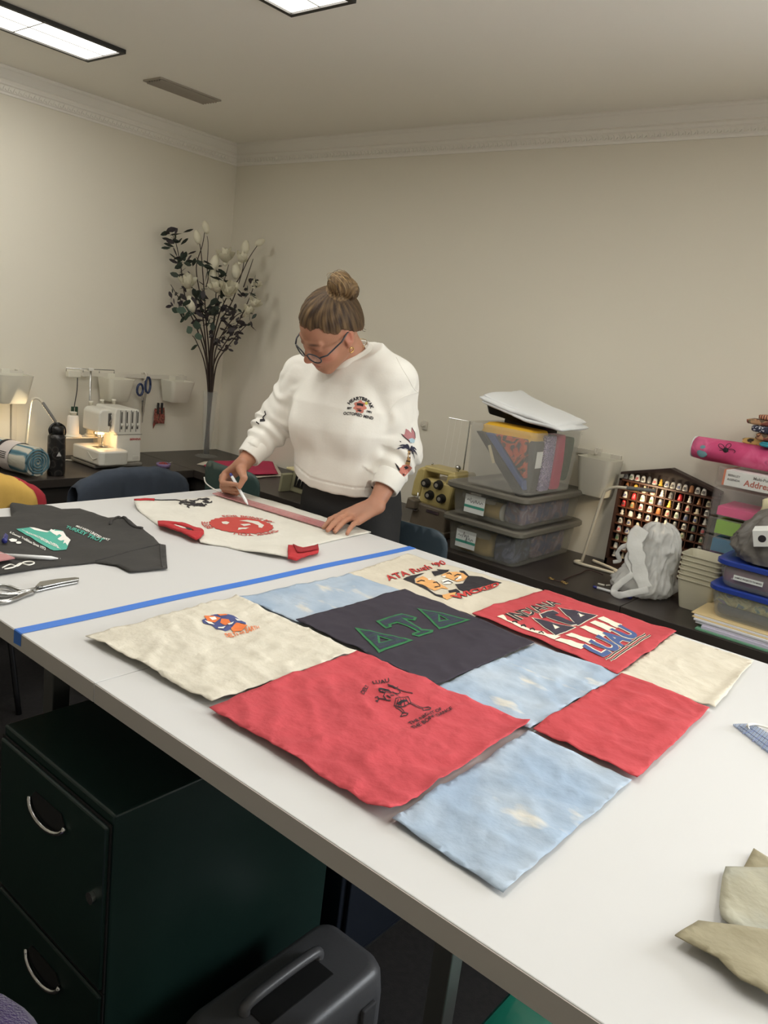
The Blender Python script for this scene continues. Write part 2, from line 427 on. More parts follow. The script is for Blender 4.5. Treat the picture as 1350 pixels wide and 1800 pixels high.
# ---------------------------------------------------------------- quilt squares
M_cream = mat('cream_jersey', (212,205,188), 0.9, bump=.6, bscale=30, var=.05, vscale=14, bdist=.010)
M_cream2 = mat('warm_cream_jersey', (210,201,182), 0.9, bump=.5, bscale=32, var=.06, vscale=10, bdist=.008)
M_red = mat('faded_red_jersey', (192,71,78), 0.92, bump=.6, bscale=26, var=.10, vscale=10, bdist=.009)
M_red2 = mat('red_jersey', (188,67,72), 0.92, bump=.55, bscale=28, var=.08, vscale=12, bdist=.008)
M_black = mat('black_violet_jersey', (52,46,56), 0.95, bump=.25, bscale=50, var=.12, vscale=9)
M_sky = mat('bleached_blue_jersey', (148,166,186), 0.95, bump=.5, bscale=30, col2=(176,188,200), vscale=7, bdist=.006)
def bleach(m, scale=9.0, loc=(0,0,0)):
    """cream bleach stains with a shape of their own on blue jersey"""
    nt = m.node_tree; b = nt.nodes['Principled BSDF']; src = b.inputs['Base Color'].links[0].from_socket
    tc = nt.nodes.new('ShaderNodeTexCoord'); mp = nt.nodes.new('ShaderNodeMapping'); mp.inputs['Scale'].default_value = (1.0,2.2,1); mp.inputs['Location'].default_value = loc
    n = nt.nodes.new('ShaderNodeTexNoise'); n.inputs['Scale'].default_value = scale; n.inputs['Detail'].default_value = 3
    r = nt.nodes.new('ShaderNodeValToRGB'); r.color_ramp.elements[0].position = .62; r.color_ramp.elements[0].color = (0,0,0,1); r.color_ramp.elements[1].position = .72; r.color_ramp.elements[1].color = (1,1,1,1)
    mx = nt.nodes.new('ShaderNodeMix'); mx.data_type = 'RGBA'; mx.inputs[7].default_value = (*lin((206,203,194)),1)
    nt.links.new(tc.outputs['Object'], mp.inputs['Vector']); nt.links.new(mp.outputs['Vector'], n.inputs['Vector']); nt.links.new(n.outputs['Fac'], r.inputs['Fac'])
    nt.links.new(r.outputs['Color'], mx.inputs[0]); nt.links.new(src, mx.inputs[6]); nt.links.new(mx.outputs[2], b.inputs['Base Color'])
bleach(M_sky)
def square(name, label, corners, m, base, seed, amp=.0016, step=.0095, edge=.003, group='jersey quilt squares laid out in a grid', curl=.003, extra=None, ridge=26.0):
    """a cut piece of jersey: wavy cut edges, soft wrinkles, slightly lifting rim. corners are pixels of the table plane, in order"""
    C = [Vector(tp(*c)) for c in corners]
    out = []
    for i in range(len(C)):
        a = C[i]; b = C[(i+1)%len(C)]; d = b-a; nrm = Vector((-d.y, d.x)).normalized(); k = max(2, int(d.length/.012))
        for j in range(k):
            t = j/k; e = math.sin(t*PI)**.5
            out.append(a.lerp(b, t) + nrm*edge*e*(nz(t*d.length*14, seed*3.1+i*7)+.6*nz(t*d.length*45, seed+i*5)))
    cen = sum(C, Vector((0,0)))/len(C)
    arr = np.array([[p.x,p.y] for p in out])
    def hf(x, y):
        d = math.sqrt(np.min((arr[:,0]-x)**2+(arr[:,1]-y)**2))
        wx, wy = x+.03*nz(x*7,y*7,seed+20), y+.03*nz(x*7,y*7,seed+30)
        r1 = 1-abs(nz(wx*11+seed, wy*17, seed+4))*2.6; r2 = 1-abs(nz(wx*24, wy*15+seed, seed+7))*2.6
        w1 = nz(x*9+seed, y*9, seed)*.6 + .75*max(0,r1)**2 + .45*max(0,r2)**2 + .25*nz(x*70,y*70,seed)
        z = TT + base + .0006 + amp*2.0*(1+w1) + curl*max(0,1-d/.012)*max(0,nz(x*16,y*16,seed+9)+.1)
        if extra: z += extra(x, y)
        return z
    v, f = flat_mesh([tuple(p) for p in out], (), step)
    o = cloth_from(name, v, f, hf, m)
    tag(o, label, 'fabric', group)
    return o, hf
U = (0,1); UP = (-1,0)                     # prints on the squares read along +Y, their top towards -X
sq1, h1 = square('quilt_square', 'cream square with the orange and blue emblem, at the far left of the layout', [(150,1126),(414,1056),(626,1155),(371,1245)], M_cream, .0040, 1, .0028, edge=.005, curl=.006)
sq2, h2 = square('quilt_square', 'narrow pale blue strip beside the cream emblem square and behind the black one', [(420,1053),(615,1012),(712,1045),(526,1098)], M_sky, .0002, 2, .0016)
sq3, h3 = square('quilt_square', 'cream square with two cartoon faces and red lettering near the tape', [(612,1011),(716,977),(953,1042),(834,1087)], M_cream2, .0010, 3, .0012)
sq4, h4 = square('quilt_square', 'black square with three green outlined Greek letters', [(519,1097),(711,1042),(938,1137),(764,1214)], M_black, .0062, 4, .0012, curl=.005)
sq5, h5 = square('quilt_square', 'red square with cream stripes and INDIANA LUAU lettering', [(829,1084),(957,1042),(1187,1117),(1084,1191)], M_red2, .0050, 5, .0014, curl=.006)
sq6, h6 = square('quilt_square', 'small pale blue piece between the black square and the two plain ones', [(938,1137),(1087,1191),(930,1289),(768,1214)], M_sky, .0006, 6, .0022)
sq7, h7 = square('quilt_square', 'plain cream square with a rolled edge at the right end of the layout', [(1086,1190),(1183,1117),(1323,1167),(1256,1249)], M_cream2, .0004, 7, .0014, extra=lambda x,y: .006*max(0,1-abs((x-tp(1290,1207)[0]))/.016))
sq8, h8 = square('quilt_square', 'plain red square in front of the plain cream one', [(1091,1191),(1246,1251),(1118,1377),(936,1288)], M_red2, .0024, 8, .0022, curl=.006)
def ridge9(x, y):
    a = Vector(tp(775,1392)); b = Vector(tp(925,1285)); c = Vector(tp(682,1445)); d = 0.0
    p = Vector((x,y)); ab = (b-a); t = max(0,min(1,(p-a).dot(ab)/ab.length_squared)); q = a+ab*t
    d += .005*math.exp(-((p-q).length/.012)**2)
    d += .012*math.exp(-((p-c).length/.022)**2)
    return d
sq9, h9 = square('quilt_square', 'large red square with the black dancing figure print, nearest the table edge', [(367,1254),(625,1155),(928,1284),(682,1448)], M_red, .0056, 9, .0024, curl=.006, extra=ridge9)
sq10, h10 = square('quilt_square', 'pale blue square nearest the camera with cream bleach spots', [(688,1447),(927,1291),(1109,1377),(883,1577)], M_sky, .0006, 10, .0020)

# ---- prints
M_ink = mat('black_ink', (38,34,38), .85); M_ink2 = mat('navy_ink', (58,52,64), .85); M_green = mat('green_ink', (44,112,66), .85); M_orange = mat('orange_ink', (226,120,62), .85)
M_blueink = mat('blue_ink', (70,78,128), .85); M_stripe = mat('cream_ink', (238,228,206), .85); M_luau = mat('slate_blue_ink', (72,92,140), .85); M_redink = mat('red_ink', (196,62,56), .85)
M_tan = mat('tan_ink', (226,168,104), .85); M_whiteink = mat('white_ink', (240,238,230), .8); M_teal = mat('teal_ink', (82,172,152), .85)
M_plaid = ramp_mat('plaid_patch', 'wave', 14.0, [(0,(48,46,66)),(.45,(40,58,60)),(.55,(56,48,84)),(1,(36,62,52))], .9)
def quad_text(body, q, m, hf, parent, off=.0011, bold=.0, name='lettering', pre=None):
    """lettering stretched into a quadrilateral of the cloth: q = top-left, top-right, bottom-right, bottom-left (pixels of the table plane)"""
    vs, fs = text2d(body, 1.0, bold)
    if pre: vs = pre(vs)
    xs = [v[0] for v in vs]; ys = [v[1] for v in vs]; x0, x1, y0, y1 = min(xs), max(xs), min(ys), max(ys)
    a, b, c, d = [Vector(tp(*p)) for p in q]; out = []
    for x, y in vs:
        s = (x-x0)/(x1-x0); t = (y-y0)/(y1-y0); p = (d*(1-s)+c*s)*(1-t)+(a*(1-s)+b*s)*t; out.append((p.x, p.y))
    flip = (b-a).cross(a-d) < 0
    return lay(out, [tuple(reversed(f)) for f in fs] if flip else fs, name, m, (0,0), (1,0), (0,1), hf, parent, off)
def px_poly(polys, name, m, hf, parent, off=.0011, holes=(), step=.012):
    return lay_poly([[tp(*p) for p in pl] for pl in polys], name, m, (0,0), (1,0), (0,1), hf, parent, off, step, [[tp(*p) for p in h] for h in holes])
def px_strokes(lines, w_, name, m, hf, parent, off=.0011):
    """drawn lines: one quad per segment, w_ in pixels"""
    VS = []; FS = []
    for l in lines:
        P = [Vector(p) for p in l]
        for i in range(len(P)-1):
            d = (P[i+1]-P[i]); n_ = Vector((-d.y,d.x)).normalized()*w_/2; e = d.normalized()*w_*.3; o = len(VS)
            VS += [tp(*(P[i]-e+n_)), tp(*(P[i]-e-n_)), tp(*(P[i+1]+e-n_)), tp(*(P[i+1]+e+n_))]; FS.append((o,o+1,o+2,o+3))
    FS = [f if (Vector(VS[f[1]])-Vector(VS[f[0]])).cross(Vector(VS[f[2]])-Vector(VS[f[0]])) > 0 else tuple(reversed(f)) for f in FS]
    return lay(VS, FS, name, m, (0,0), (1,0), (0,1), hf, parent, off)
def crop(x0, y0, s): return lambda pts: [(x0+x*s, y0+y*s) for x, y in pts]
def shrink(poly, k):
    cx = sum(p[0] for p in poly)/len(poly); cy = sum(p[1] for p in poly)/len(poly); return [(cx+(x-cx)*k, cy+(y-cy)*k) for x, y in poly]
def inset(poly, d):
    """offset a world polygon inwards by d metres"""
    n = len(poly); area = sum(poly[i][0]*poly[(i+1)%n][1]-poly[(i+1)%n][0]*poly[i][1] for i in range(n)); sg = 1 if area > 0 else -1; out = []
    for i in range(n):
        p0 = Vector(poly[i-1]); p1 = Vector(poly[i]); p2 = Vector(poly[(i+1)%n]); e1 = (p1-p0).normalized(); e2 = (p2-p1).normalized()
        n1 = Vector((-e1.y,e1.x))*sg; n2 = Vector((-e2.y,e2.x))*sg; b = n1+n2; b = b/ max(.35, b.dot(n1)) if b.length > 1e-6 else n1
        q = p1+b*d; out.append((q.x,q.y))
    return out
# black square: Delta Tau Delta
c4 = crop(500,1030,.3259)
D1 = c4([(375,252),(505,390),(693,318)]); D1i = c4([(510,303),(513,333),(562,319)])
D2 = c4([(712,145),(830,262),(1000,207)]); D2i = c4([(834,188),(837,214),(873,207)])
T1 = c4([(490,215),(628,175),(712,196),(702,215),(655,208),(738,260),(800,264),(797,275),(722,300),(685,292),(684,281),(712,272),(606,228),(572,238),(576,250),(545,258)])
for P, Pi in ((D1,D1i),(D2,D2i),(T1,None)):
    px_poly([P], 'letter_outline', M_green, h4, sq4, .0011, [Pi] if Pi else [])
    W = inset([tp(*p) for p in P], .0065)
    hol = []
    if Pi: hol = [inset([tp(*p) for p in Pi], -.005)]
    lay_poly([W], 'letter_fill', M_plaid, (0,0), (1,0), (0,1), h4, sq4, .0017, .012, hol)
# red INDIANA square
c5 = crop(820,1020,.2815)
px_poly([c5(p) for p in ([(186,252),(226,243),(250,275),(420,340),(478,345),(500,365),(585,375),(545,397),(330,320)], [(547,402),(582,388),(745,440),(708,464)], [(612,366),(650,352),(800,408),(765,428)], [(700,320),(738,305),(882,362),(840,388)], [(764,290),(798,278),(930,330),(892,352)], [(812,262),(850,249),(968,305),(935,325)])], 'cream_stripes', M_stripe, h5, sq5, .0010)
px_poly([c5(stroke([(280+i*55,290+i*22),(300+i*55,287+i*20),(312+i*55,297+i*22)], 8)) for i in range(4)], 'stripe_marks', M_ink, h5, sq5, .0015, step=.05)
for P in ([(408,262),(675,322),(552,375)], [(568,198),(812,246),(690,310)]):
    px_poly([c5(shrink(P,1.05))], 'letter_outline', M_stripe, h5, sq5, .0014); px_poly([c5(shrink(P,.97))], 'letter_fill', M_ink2, h5, sq5, .0019, [c5(shrink([(530,300),(580,320),(548,335)] if P[0][0] == 408 else [(690,232),(735,245),(705,258)],.95))])
TI = [(450,236),(535,213),(573,232),(545,246),(696,300),(652,312),(492,255),(470,262)]
px_poly([c5(shrink(TI,1.05))], 'letter_outline', M_stripe, h5, sq5, .0013); px_poly([c5(shrink(TI,.96))], 'letter_fill', M_ink2, h5, sq5, .0018)
qI = c5([(234,240),(520,148),(588,172),(322,280)])
quad_text('INDIANA', qI, M_stripe, h5, sq5, .0012, .045); quad_text('INDIANA', qI, M_ink, h5, sq5, .0018, .01)
def wavy(vs):
    xs = [v[0] for v in vs]; w_ = max(xs)-min(xs); return [(x, y*(1+.22*math.sin((x-min(xs))/w_*PI))) for x, y in vs]
qL = c5([(700,440),(940,300),(1088,372),(858,520)])
quad_text('LUAU', qL, M_stripe, h5, sq5, .0014, .07, pre=wavy); quad_text('LUAU', qL, M_luau, h5, sq5, .0020, .04, pre=wavy)
for (a,b) in (((862,526),(1112,362)),((892,534),(1142,370))):
    px_poly([c5(stroke([a,((a[0]+b[0])/2,(a[1]+b[1])/2-4),b], 14))], 'underline', M_stripe, h5, sq5, .0011); px_poly([c5(stroke([a,((a[0]+b[0])/2,(a[1]+b[1])/2-4),b], 7))], 'underline', M_ink, h5, sq5, .0016)
# red square with the dancing figure
c9 = crop(560,1180,.2222)
quad_text('THE NIGHT OF', c9([(696,461),(955,340),(972,358),(725,478)]), M_ink, h9, sq9, .0012, .02)
quad_text('THE BONE DANCE', c9([(716,492),(1034,338),(1052,356),(744,512)]), M_ink, h9, sq9, .0012, .02)
quad_text('DELT', c9([(322,232),(366,170),(396,180),(352,246)]), M_ink, h9, sq9, .0012, .02)
quad_text('LUAU', c9([(414,142),(546,122),(554,146),(426,166)]), M_ink, h9, sq9, .0012, .02)
lines = [[(470,205),(500,198),(540,205),(560,225)],[(465,215),(480,232),(510,240),(545,232)],[(475,208),(470,228)],[(500,215),(498,238)],[(520,235),(505,260),(530,290),(560,295)],[(545,235),(580,225),(605,245),(635,275)],[(505,262),(525,285),(490,275),(460,270)],[(440,265),(460,258),(470,275),(455,300),(445,285),(465,290)],
 [(580,230),(620,240),(640,225),(625,200)],[(540,160),(560,170),(600,190),(640,205),(735,235)],[(545,170),(600,195),(620,185)],[(600,290),(640,275),(700,262),(715,290),(720,315)],[(600,295),(590,330),(620,335),(640,345),(680,335),(720,315)],[(620,300),(605,330)],[(640,295),(645,340)],[(660,288),(675,335)],[(680,280),(705,320)],
 [(600,340),(650,380),(665,390)],[(620,338),(660,365),(672,385)],[(650,400),(640,412),(690,405),(700,390),(670,385),(650,395)],[(715,318),(780,350),(815,360)],[(720,305),(790,340),(820,352)],[(815,352),(860,345),(880,352),(870,362),(820,375),(815,360)],[(555,250),(590,262),(560,268)],[(530,262),(560,280)]]
px_strokes([c9(l) for l in lines], 1.35, 'dancing_figure', M_ink, h9, sq9, .0012)
px_poly([c9([(462,206),(490,192),(545,200),(565,222),(535,215),(515,222),(500,208),(480,222)])], 'figure_hair', M_ink, h9, sq9, .0010, step=.04)
px_poly([c9([(610,318),(650,300),(690,290),(700,300),(655,318),(630,330)])], 'figure_skirt_shading', M_ink, h9, sq9, .0010, step=.04)
# cream square emblem
c1 = crop(140,1030,.3704)
px_poly([c1([(578,190),(620,170),(690,163),(740,182),(785,205),(788,215),(755,212),(740,225),(690,243),(650,235),(625,210),(585,202)])], 'emblem_ground', M_blueink, h1, sq1, .0010)
px_poly([c1(p) for p in ([(588,172),(632,172),(668,182),(640,198),(605,194)],[(670,185),(705,190),(715,205),(690,215),(665,200)],[(715,232),(740,212),(795,222),(765,240),(725,242)],[(650,168),(690,166),(700,175),(665,176)])], 'emblem_orange', M_orange, h1, sq1, .0016)
px_poly([c1(p) for p in ([(612,178),(640,176),(650,186),(628,190)],[(590,192),(625,198),(640,210),(612,205)],[(700,208),(730,205),(720,218),(705,218)],[(655,222),(690,228),(680,236),(655,232)],[(735,188),(765,198),(745,200)])], 'emblem_white', M_whiteink, h1, sq1, .0021, step=.03)
quad_text('DELTs on EARTH', c1([(684,254),(846,219),(852,236),(696,274)]), M_orange, h1, sq1, .0013, .02)
# cream square with cartoon faces
c3 = crop(600,960,.237)
q3 = c3([(308,236),(745,122),(782,150),(352,276)])
quad_text("ATA Rush '90", q3, M_ink, h3, sq3, .0010, .035); quad_text("ATA Rush '90", q3, M_redink, h3, sq3, .0016, .012)
px_poly([c3(p) for p in ([(455,258),(520,232),(622,215),(560,240),(540,262),(545,292),(590,290),(640,330),(700,372),(760,385),(800,372),(790,345),(850,335),(880,362),(790,395),(745,402),(690,385),(640,345),(560,305),(500,280)], [(666,205),(720,200),(705,185),(770,190),(800,190),(790,205),(735,225),(690,240)], [(870,200),(905,198),(945,235),(1040,245),(1130,275),(1190,288),(1150,300),(1060,310),(1000,330),(920,360),(870,345),(840,300),(900,290),(935,240)])], 'cartoon_black', M_ink, h3, sq3, .0011)
px_poly([c3(p) for p in ([(548,262),(600,240),(640,262),(690,275),(740,300),(795,335),(740,330),(690,345),(650,330),(600,300),(552,292)], [(735,232),(790,208),(850,205),(900,215),(935,240),(905,270),(860,278),(810,262)], [(745,380),(800,368),(850,365),(830,392),(780,420),(752,405)])], 'cartoon_skin', M_tan, h3, sq3, .0014)
px_poly([c3(p) for p in ([(742,275),(790,265),(830,285),(800,302),(755,300)], [(835,262),(885,232),(890,255),(850,270)], [(640,262),(665,262),(660,272),(642,270)], [(745,238),(775,236),(765,248),(748,248)])], 'cartoon_white', M_whiteink, h3, sq3, .0020, step=.03)
px_strokes([c3(l) for l in ([(560,285),(590,275),(615,278)],[(680,292),(705,285),(730,310)],[(690,325),(730,318)],[(780,225),(800,215),(815,225)],[(835,240),(860,225),(885,230)],[(840,265),(862,252)],[(755,290),(790,280),(820,290)])], 1.4, 'cartoon_lines', M_ink, h3, sq3, .0025)
q3w = c3([(800,388),(1165,286),(1168,312),(858,420)])
quad_text('WICKED', q3w, M_ink, h3, sq3, .0018, .07); quad_text('WICKED', q3w, M_redink, h3, sq3, .0024, .04)

# ---------------------------------------------------------------- desks along the walls
M_desk = mat('dark_brown_laminate', (58,52,48), 0.38, var=.12, vscale=5)
M_deskside = mat('dark_brown_board', (44,40,37), 0.55)
def desk(label, lo, hi, front):
    """front: '+x' desk against the left wall, '-y' desk against the right wall"""
    (x0,y0),(x1,y1) = lo, hi; cx, cy = (x0+x1)/2, (y0+y1)/2; hx, hy = (x1-x0)/2, (y1-y0)/2
    t = thing('desk', label, 'desk', (cx,cy,0), 0, 'dark brown desks along the walls')
    MB().box((-hx,-hy,TC-.038),(hx,hy,TC)).build('desk_top', M_desk, t, bevel=.002)
    if front == '+x':
        for y in (-hy+.01, hy-.03): MB().box((-hx+.01,y,0),(hx-.03,y+.02,TC-.038)).build('side_panel', M_deskside, t)
        MB().box((hx-.04,-hy+.03,TC-.16),(hx-.022,hy-.03,TC-.038)).build('drawer_front', M_deskside, t, bevel=.002)
        MB().box((-hx+.01,-hy+.03,.2),(-hx+.026,hy-.03,TC-.038)).build('back_panel', M_deskside, t)
    else:
        for x in (-hx+.005, hx-.025): MB().box((x,-hy+.03,0),(x+.02,hy-.01,TC-.038)).build('side_panel', M_deskside, t)
        MB().box((-hx+.025,hy-.026,.2),(hx-.025,hy-.01,TC-.038)).build('back_panel', M_deskside, t)
        MB().box((-hx+.025,-hy+.02,TC-.11),(hx-.025,-hy+.036,TC-.038)).build('drawer_front', M_deskside, t, bevel=.002)
    return t
desk('dark brown desk along the left wall under the bucket rail', (XA+.012,.35), (-3.167,2.428), '+x')
desk('dark brown desk along the right wall behind the woman, running into the corner', (XA+.012,2.431), (-.897,2.955), '-y')
desk('dark brown desk at the right, under the plastic bag and paper stack', (-.895,2.431), (.45,2.955), '-y')

# ---------------------------------------------------------------- chairs
M_tube = mat('chair_tube', (70,70,72), .35, .8)
def chair(label, loc, rz, shell, top=.89, width=.42):
    """stackable chair, its seat extends along local +x, back at local x=0"""
    t = thing('stacking_chair', label, 'chair', loc, rz, 'plastic stacking chairs')
    m = shell; hw = width/2
    # back shell: gently curved panel with rounded corners
    poly = []
    for cx, cy, a0 in ((hw-.06, top-.06, 0), (-hw+.06, top-.06, 90), (-hw+.04, top-.32, 180), (hw-.04, top-.32, 270)):
        r = .06 if cy > top-.1 else .04
        for k in range(6): a = math.radians(a0+k*18); poly.append((cx+r*math.cos(a), cy+r*math.sin(a)))
    v, f = flat_mesh(poly, (), .03)
    raw('backrest', [(.03*(1-(p[0]/hw)**2)*-1 + .06*(top-p[1]), p[0], p[1]) for p in v], f, m, t, True, .008)
    s = []
    v2, f2 = flat_mesh([(.05,-hw+.05),(.07,-hw+.02),(.40,-hw),(.44,-hw+.04),(.45,0),(.44,hw-.04),(.40,hw),(.07,hw-.02),(.05,hw-.05)], (), .04)
    raw('seat', [(p[0], p[1], .45 - .015*math.cos(p[1]/hw*1.5)*math.cos((p[0]-.25)*5) - .02*max(0,(p[0]-.38)/.07)) for p in v2], f2, m, t, True, .008)
    for sy in (-1,1):
        MB().tube(smooth_path([(.42,sy*(hw-.03),0.0),(.38,sy*(hw-.04),.38),(.33,sy*(hw-.06),.432)],4), .011, 8).build('leg', M_tube, t, smooth=True)
        MB().tube(smooth_path([(.0,sy*(hw-.03),0.0),(.07,sy*(hw-.05),.40),(.10,sy*(hw-.06),.432)],4), .011, 8).build('leg', M_tube, t, smooth=True)
        MB().tube(smooth_path([(.10,sy*(hw-.06),.434),(.075,sy*(hw-.07),.47),(.045,sy*(hw-.08),.62),(.025,sy*(hw-.09),.74)],4), .010, 8).build('back_tube', M_tube, t, smooth=True)
    MB().box((.09,-hw+.05,.418),(.35,hw-.05,.430)).build('seat_bracket', M_tube, t)
    return t
M_shellb = mat('slate_blue_plastic', (70,84,94), .45); M_shellt = mat('dark_teal_plastic', (62,84,80), .45)
chair('slate blue plastic chair behind the woman, by the stacked totes', (-1.655,2.20,0), PI/2, M_shellb, .89)
chair('dark teal plastic chair behind the hand that holds the pen', (-2.60,2.20,0), PI/2, M_shellt, .895, .36)
chair('dark chair under the draped blue jacket', (-2.62,1.72,0), PI, M_shellb, .885, .40)
chair('chair at the left edge under the yellow and red cloth', (-2.62,1.12,0), PI, M_shellb, .885, .40)
def drape(name, label, cat, m, x, y0, y1, top, front, back, seed, thick=.02, amp=.012, group=None, taper=.06, hem=.05):
    """cloth hanging over a chair back that stands in the plane x = const"""
    nu, nv = 36, 30; vs = []; fs = []
    for i in range(nu+1):
        s = i/nu; yy = y0+(y1-y0)*s
        tp_ = top - taper*(abs(2*s-1)**3)
        fl = front + hem*nz(s*4, seed); bl = back + hem*nz(s*4, seed+5)
        for j in range(nv+1):
            t = j/nv; L = fl+bl+PI*thick; d = t*L
            if d < fl: px, pz = x+thick, tp_-thick-(fl-d)
            elif d < fl+PI*thick: a = (d-fl)/thick; px, pz = x+thick*math.cos(a), tp_-thick+thick*math.sin(a)
            else: px, pz = x-thick, tp_-thick-(d-fl-PI*thick)
            low = max(0, (tp_-pz)/.3); sg = 1 if d < fl+PI*thick/2 else -1
            fold = amp*(nz(s*9+seed, pz*2, seed)+.6*nz(s*22, pz*4, seed))*min(1,low*2+.15)
            vs.append((px + sg*(fold+.02*low), yy + .012*nz(pz*8, s*5, seed) + (s-.5)*.05*low, pz + .006*nz(s*14,t*5,seed)))
    for i in range(nu):
        for j in range(nv):
            a = i*(nv+1)+j; fs.append((a,a+1,a+nv+2,a+nv+1))
    o = raw(name, vs, fs, m, None, True, .004); tag(o, label, cat, group); return o
M_denim = mat('faded_navy_cotton', (60,68,80), .95, bump=.4, bscale=70, var=.15, vscale=9)
M_mustard = mat('mustard_cotton', (208,168,84), .95, bump=.5, bscale=50, var=.14, vscale=12)
M_crim = mat('crimson_cotton', (170,46,56), .95, bump=.4, bscale=50, var=.12)
drape('jacket', 'faded navy jacket draped over the chair by the overlock machine', 'jacket', M_denim, -2.605, 1.475, 1.955, .912, .36, .34, 2.0, .03)
drape('draped_cloth', 'crimson cloth hanging under the mustard one at the left edge', 'cloth', M_crim, -2.605, .98, 1.345, .905, .30, .26, 4.0, .024, .010)
drape('draped_cloth', 'mustard yellow cloth slung over a chair at the left edge', 'cloth', M_mustard, -2.605, .90, 1.300, .925, .07, .16, 6.0, .042, .016, hem=.12)

# ---------------------------------------------------------------- things under and beside the table
M_cab = mat('dark_green_enamel', (17,40,35), .42, bump=.06, bscale=160); M_chrome = mat('chrome', (200,200,198), .18, 1.0); M_seam = mat('black_gap', (8,9,9), .9)
fc = thing('filing_cabinet', 'dark green two drawer filing cabinet under the table corner', 'cabinet', (-1.181,.642,0))
MB().box((-.19,.006,.02),(.19,.56,.712)).build('body', M_cab, fc, bevel=.004)
MB().box((-.18,.02,0),(.18,.54,.02)).build('plinth', M_seam, fc)
for z0, z1, hz in ((.372,.690,.56),(.045,.360,.33)):
    dr = MB().box((-.184,-.004,z0),(.184,.0055,z1)).build('drawer', M_cab, fc, bevel=.004)
    MB().box((-.188,.002,z0-.004),(.188,.0045,z1+.004)).build('shadow_gap', M_seam, fc)
    # recessed pull with a curved chrome lip
    hzz = z1-.075
    mb = MB(); pts = []
    for k in range(13):
        a = PI*k/12; pts.append((-.062+.062*(1-math.cos(a)) - .0, -.007-.008*math.sin(a), hzz+.012-.026*math.sin(a)))
    mb.tube([(p[0]-.0,p[1],p[2]) for p in pts], .0045, 8)
    h_ = mb.build('handle', M_chrome, dr, smooth=True)
    MB().prism([(-.058+.058*(1-math.cos(PI*k/12)), .014-.03*math.sin(PI*k/12)) for k in range(13)]+[(.045,.03),(-.045,.03)], 0, .002, Matrix(((1,0,0,0),(0,0,-1,-.0042),(0,1,0,hzz),(0,0,0,1)))).build('handle_recess', M_seam, dr)
MB().lathe([(.0,-.004),(.0095,-.004),(.0105,-.001),(.0105,.006)], (.155,-.006,.545), 16, Matrix.Rotation(PI/2,4,'X').to_3x3().to_4x4()).build('lock', M_chrome, fc, smooth=False)
# second, grey-blue metal pedestal behind (only its dark side shows)
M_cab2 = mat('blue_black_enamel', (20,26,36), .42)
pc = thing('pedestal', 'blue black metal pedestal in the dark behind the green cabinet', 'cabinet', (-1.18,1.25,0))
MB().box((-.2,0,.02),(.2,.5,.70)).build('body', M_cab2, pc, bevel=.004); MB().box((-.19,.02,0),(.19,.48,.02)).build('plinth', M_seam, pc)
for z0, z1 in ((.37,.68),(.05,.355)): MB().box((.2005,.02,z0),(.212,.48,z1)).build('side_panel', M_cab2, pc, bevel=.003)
# carrying case
M_case = mat('grey_hard_plastic', (84,84,86), .4, bump=.15, bscale=200)
cs = thing('carrying_case', 'grey hard plastic carrying case with a folded handle under the table', 'case', (-.825,.93,0))
def rounded(hx, hy, r, n=5):
    P = []
    for sx, sy, a0 in ((1,1,0),(-1,1,90),(-1,-1,180),(1,-1,270)):
        for k in range(n+1): a = math.radians(a0+90*k/n); P.append((sx*(hx-r)+r*math.cos(a), sy*(hy-r)+r*math.sin(a)))
    return P
rings = []
for z, sx in ((0,.92),(.03,1),(.13,1.0),(.24,.98),(.285,.93),(.303,.84),(.306,.7)):
    rings.append([V(x*sx, y*(1-(1-sx)*.5), z) for x, y in rounded(.095,.20,.04)])
MB().loft(rings).build('shell', M_case, cs, smooth=True, auto=.9)
MB().box((-.034,-.088,.3045),(.034,.088,.3075)).build('handle_well', M_seam, cs, bevel=.002)
hn = MB().tube(smooth_path([(-.016,-.095,.306),(-.016,-.085,.324),(-.016,0,.328),(-.016,.085,.324),(-.016,.095,.306)],5), .011, 10).build('handle', M_case, cs, smooth=True)
for y in (-.13,.13):
    MB().box((.0925,y-.02,.19),(.102,y+.02,.25)).build('latch', M_case, cs, bevel=.003)
MB().box((.094,-.19,.166),(.0985,.19,.172)).build('lid_seam', M_seam, cs)
# teal plastic bin
M_tealp = mat('teal_plastic', (36,140,116), .22, coat=.4)
tb = thing('plastic_bin', 'glossy teal plastic bin under the table at the bottom edge', 'bin', (-.385,1.12,0))
mb = MB(); rings = []
for z, s in ((0,.8),(.02,.82),(.3,.97),(.325,1.0),(.335,1.04),(.345,1.04),(.345,.98),(.33,.95),(.03,.80)): rings.append([V(x*s,y*s,z) for x,y in rounded(.11,.15,.035)])
MB().loft(rings).build('bin_body', M_tealp, tb, smooth=True, auto=.7)
MB().loft([[V(x*s,y*s,z) for x,y in rounded(.118,.158,.04)] for z,s in ((.346,1.0),(.356,1.0),(.362,.95))]).build('bin_lid', M_tealp, tb, smooth=True, auto=.7)
# purple fleece stool
M_purple = mat('purple_fleece', (66,36,112), 1.0, bump=1.0, bscale=260, var=.25, vscale=60, sheen=.6, bdist=.006)
ps = thing('stool', 'purple fleece covered stool at the bottom left corner', 'stool', (-.985,.345,0))
prof_ = [(.02,.455),(.07,.456),(.12,.452),(.155,.44),(.172,.415),(.172,.39),(.165,.375),(.05,.372)]
MB().lathe(prof_, (0,0,0), 40).build('fleece_cover', M_purple, ps, smooth=True)
for k in range(4):
    a = PI/4+k*PI/2; MB().tube([(.15*math.cos(a),.15*math.sin(a),0),(.11*math.cos(a),.11*math.sin(a),.38)], .014, 8).build('leg', M_tube, ps, smooth=True)

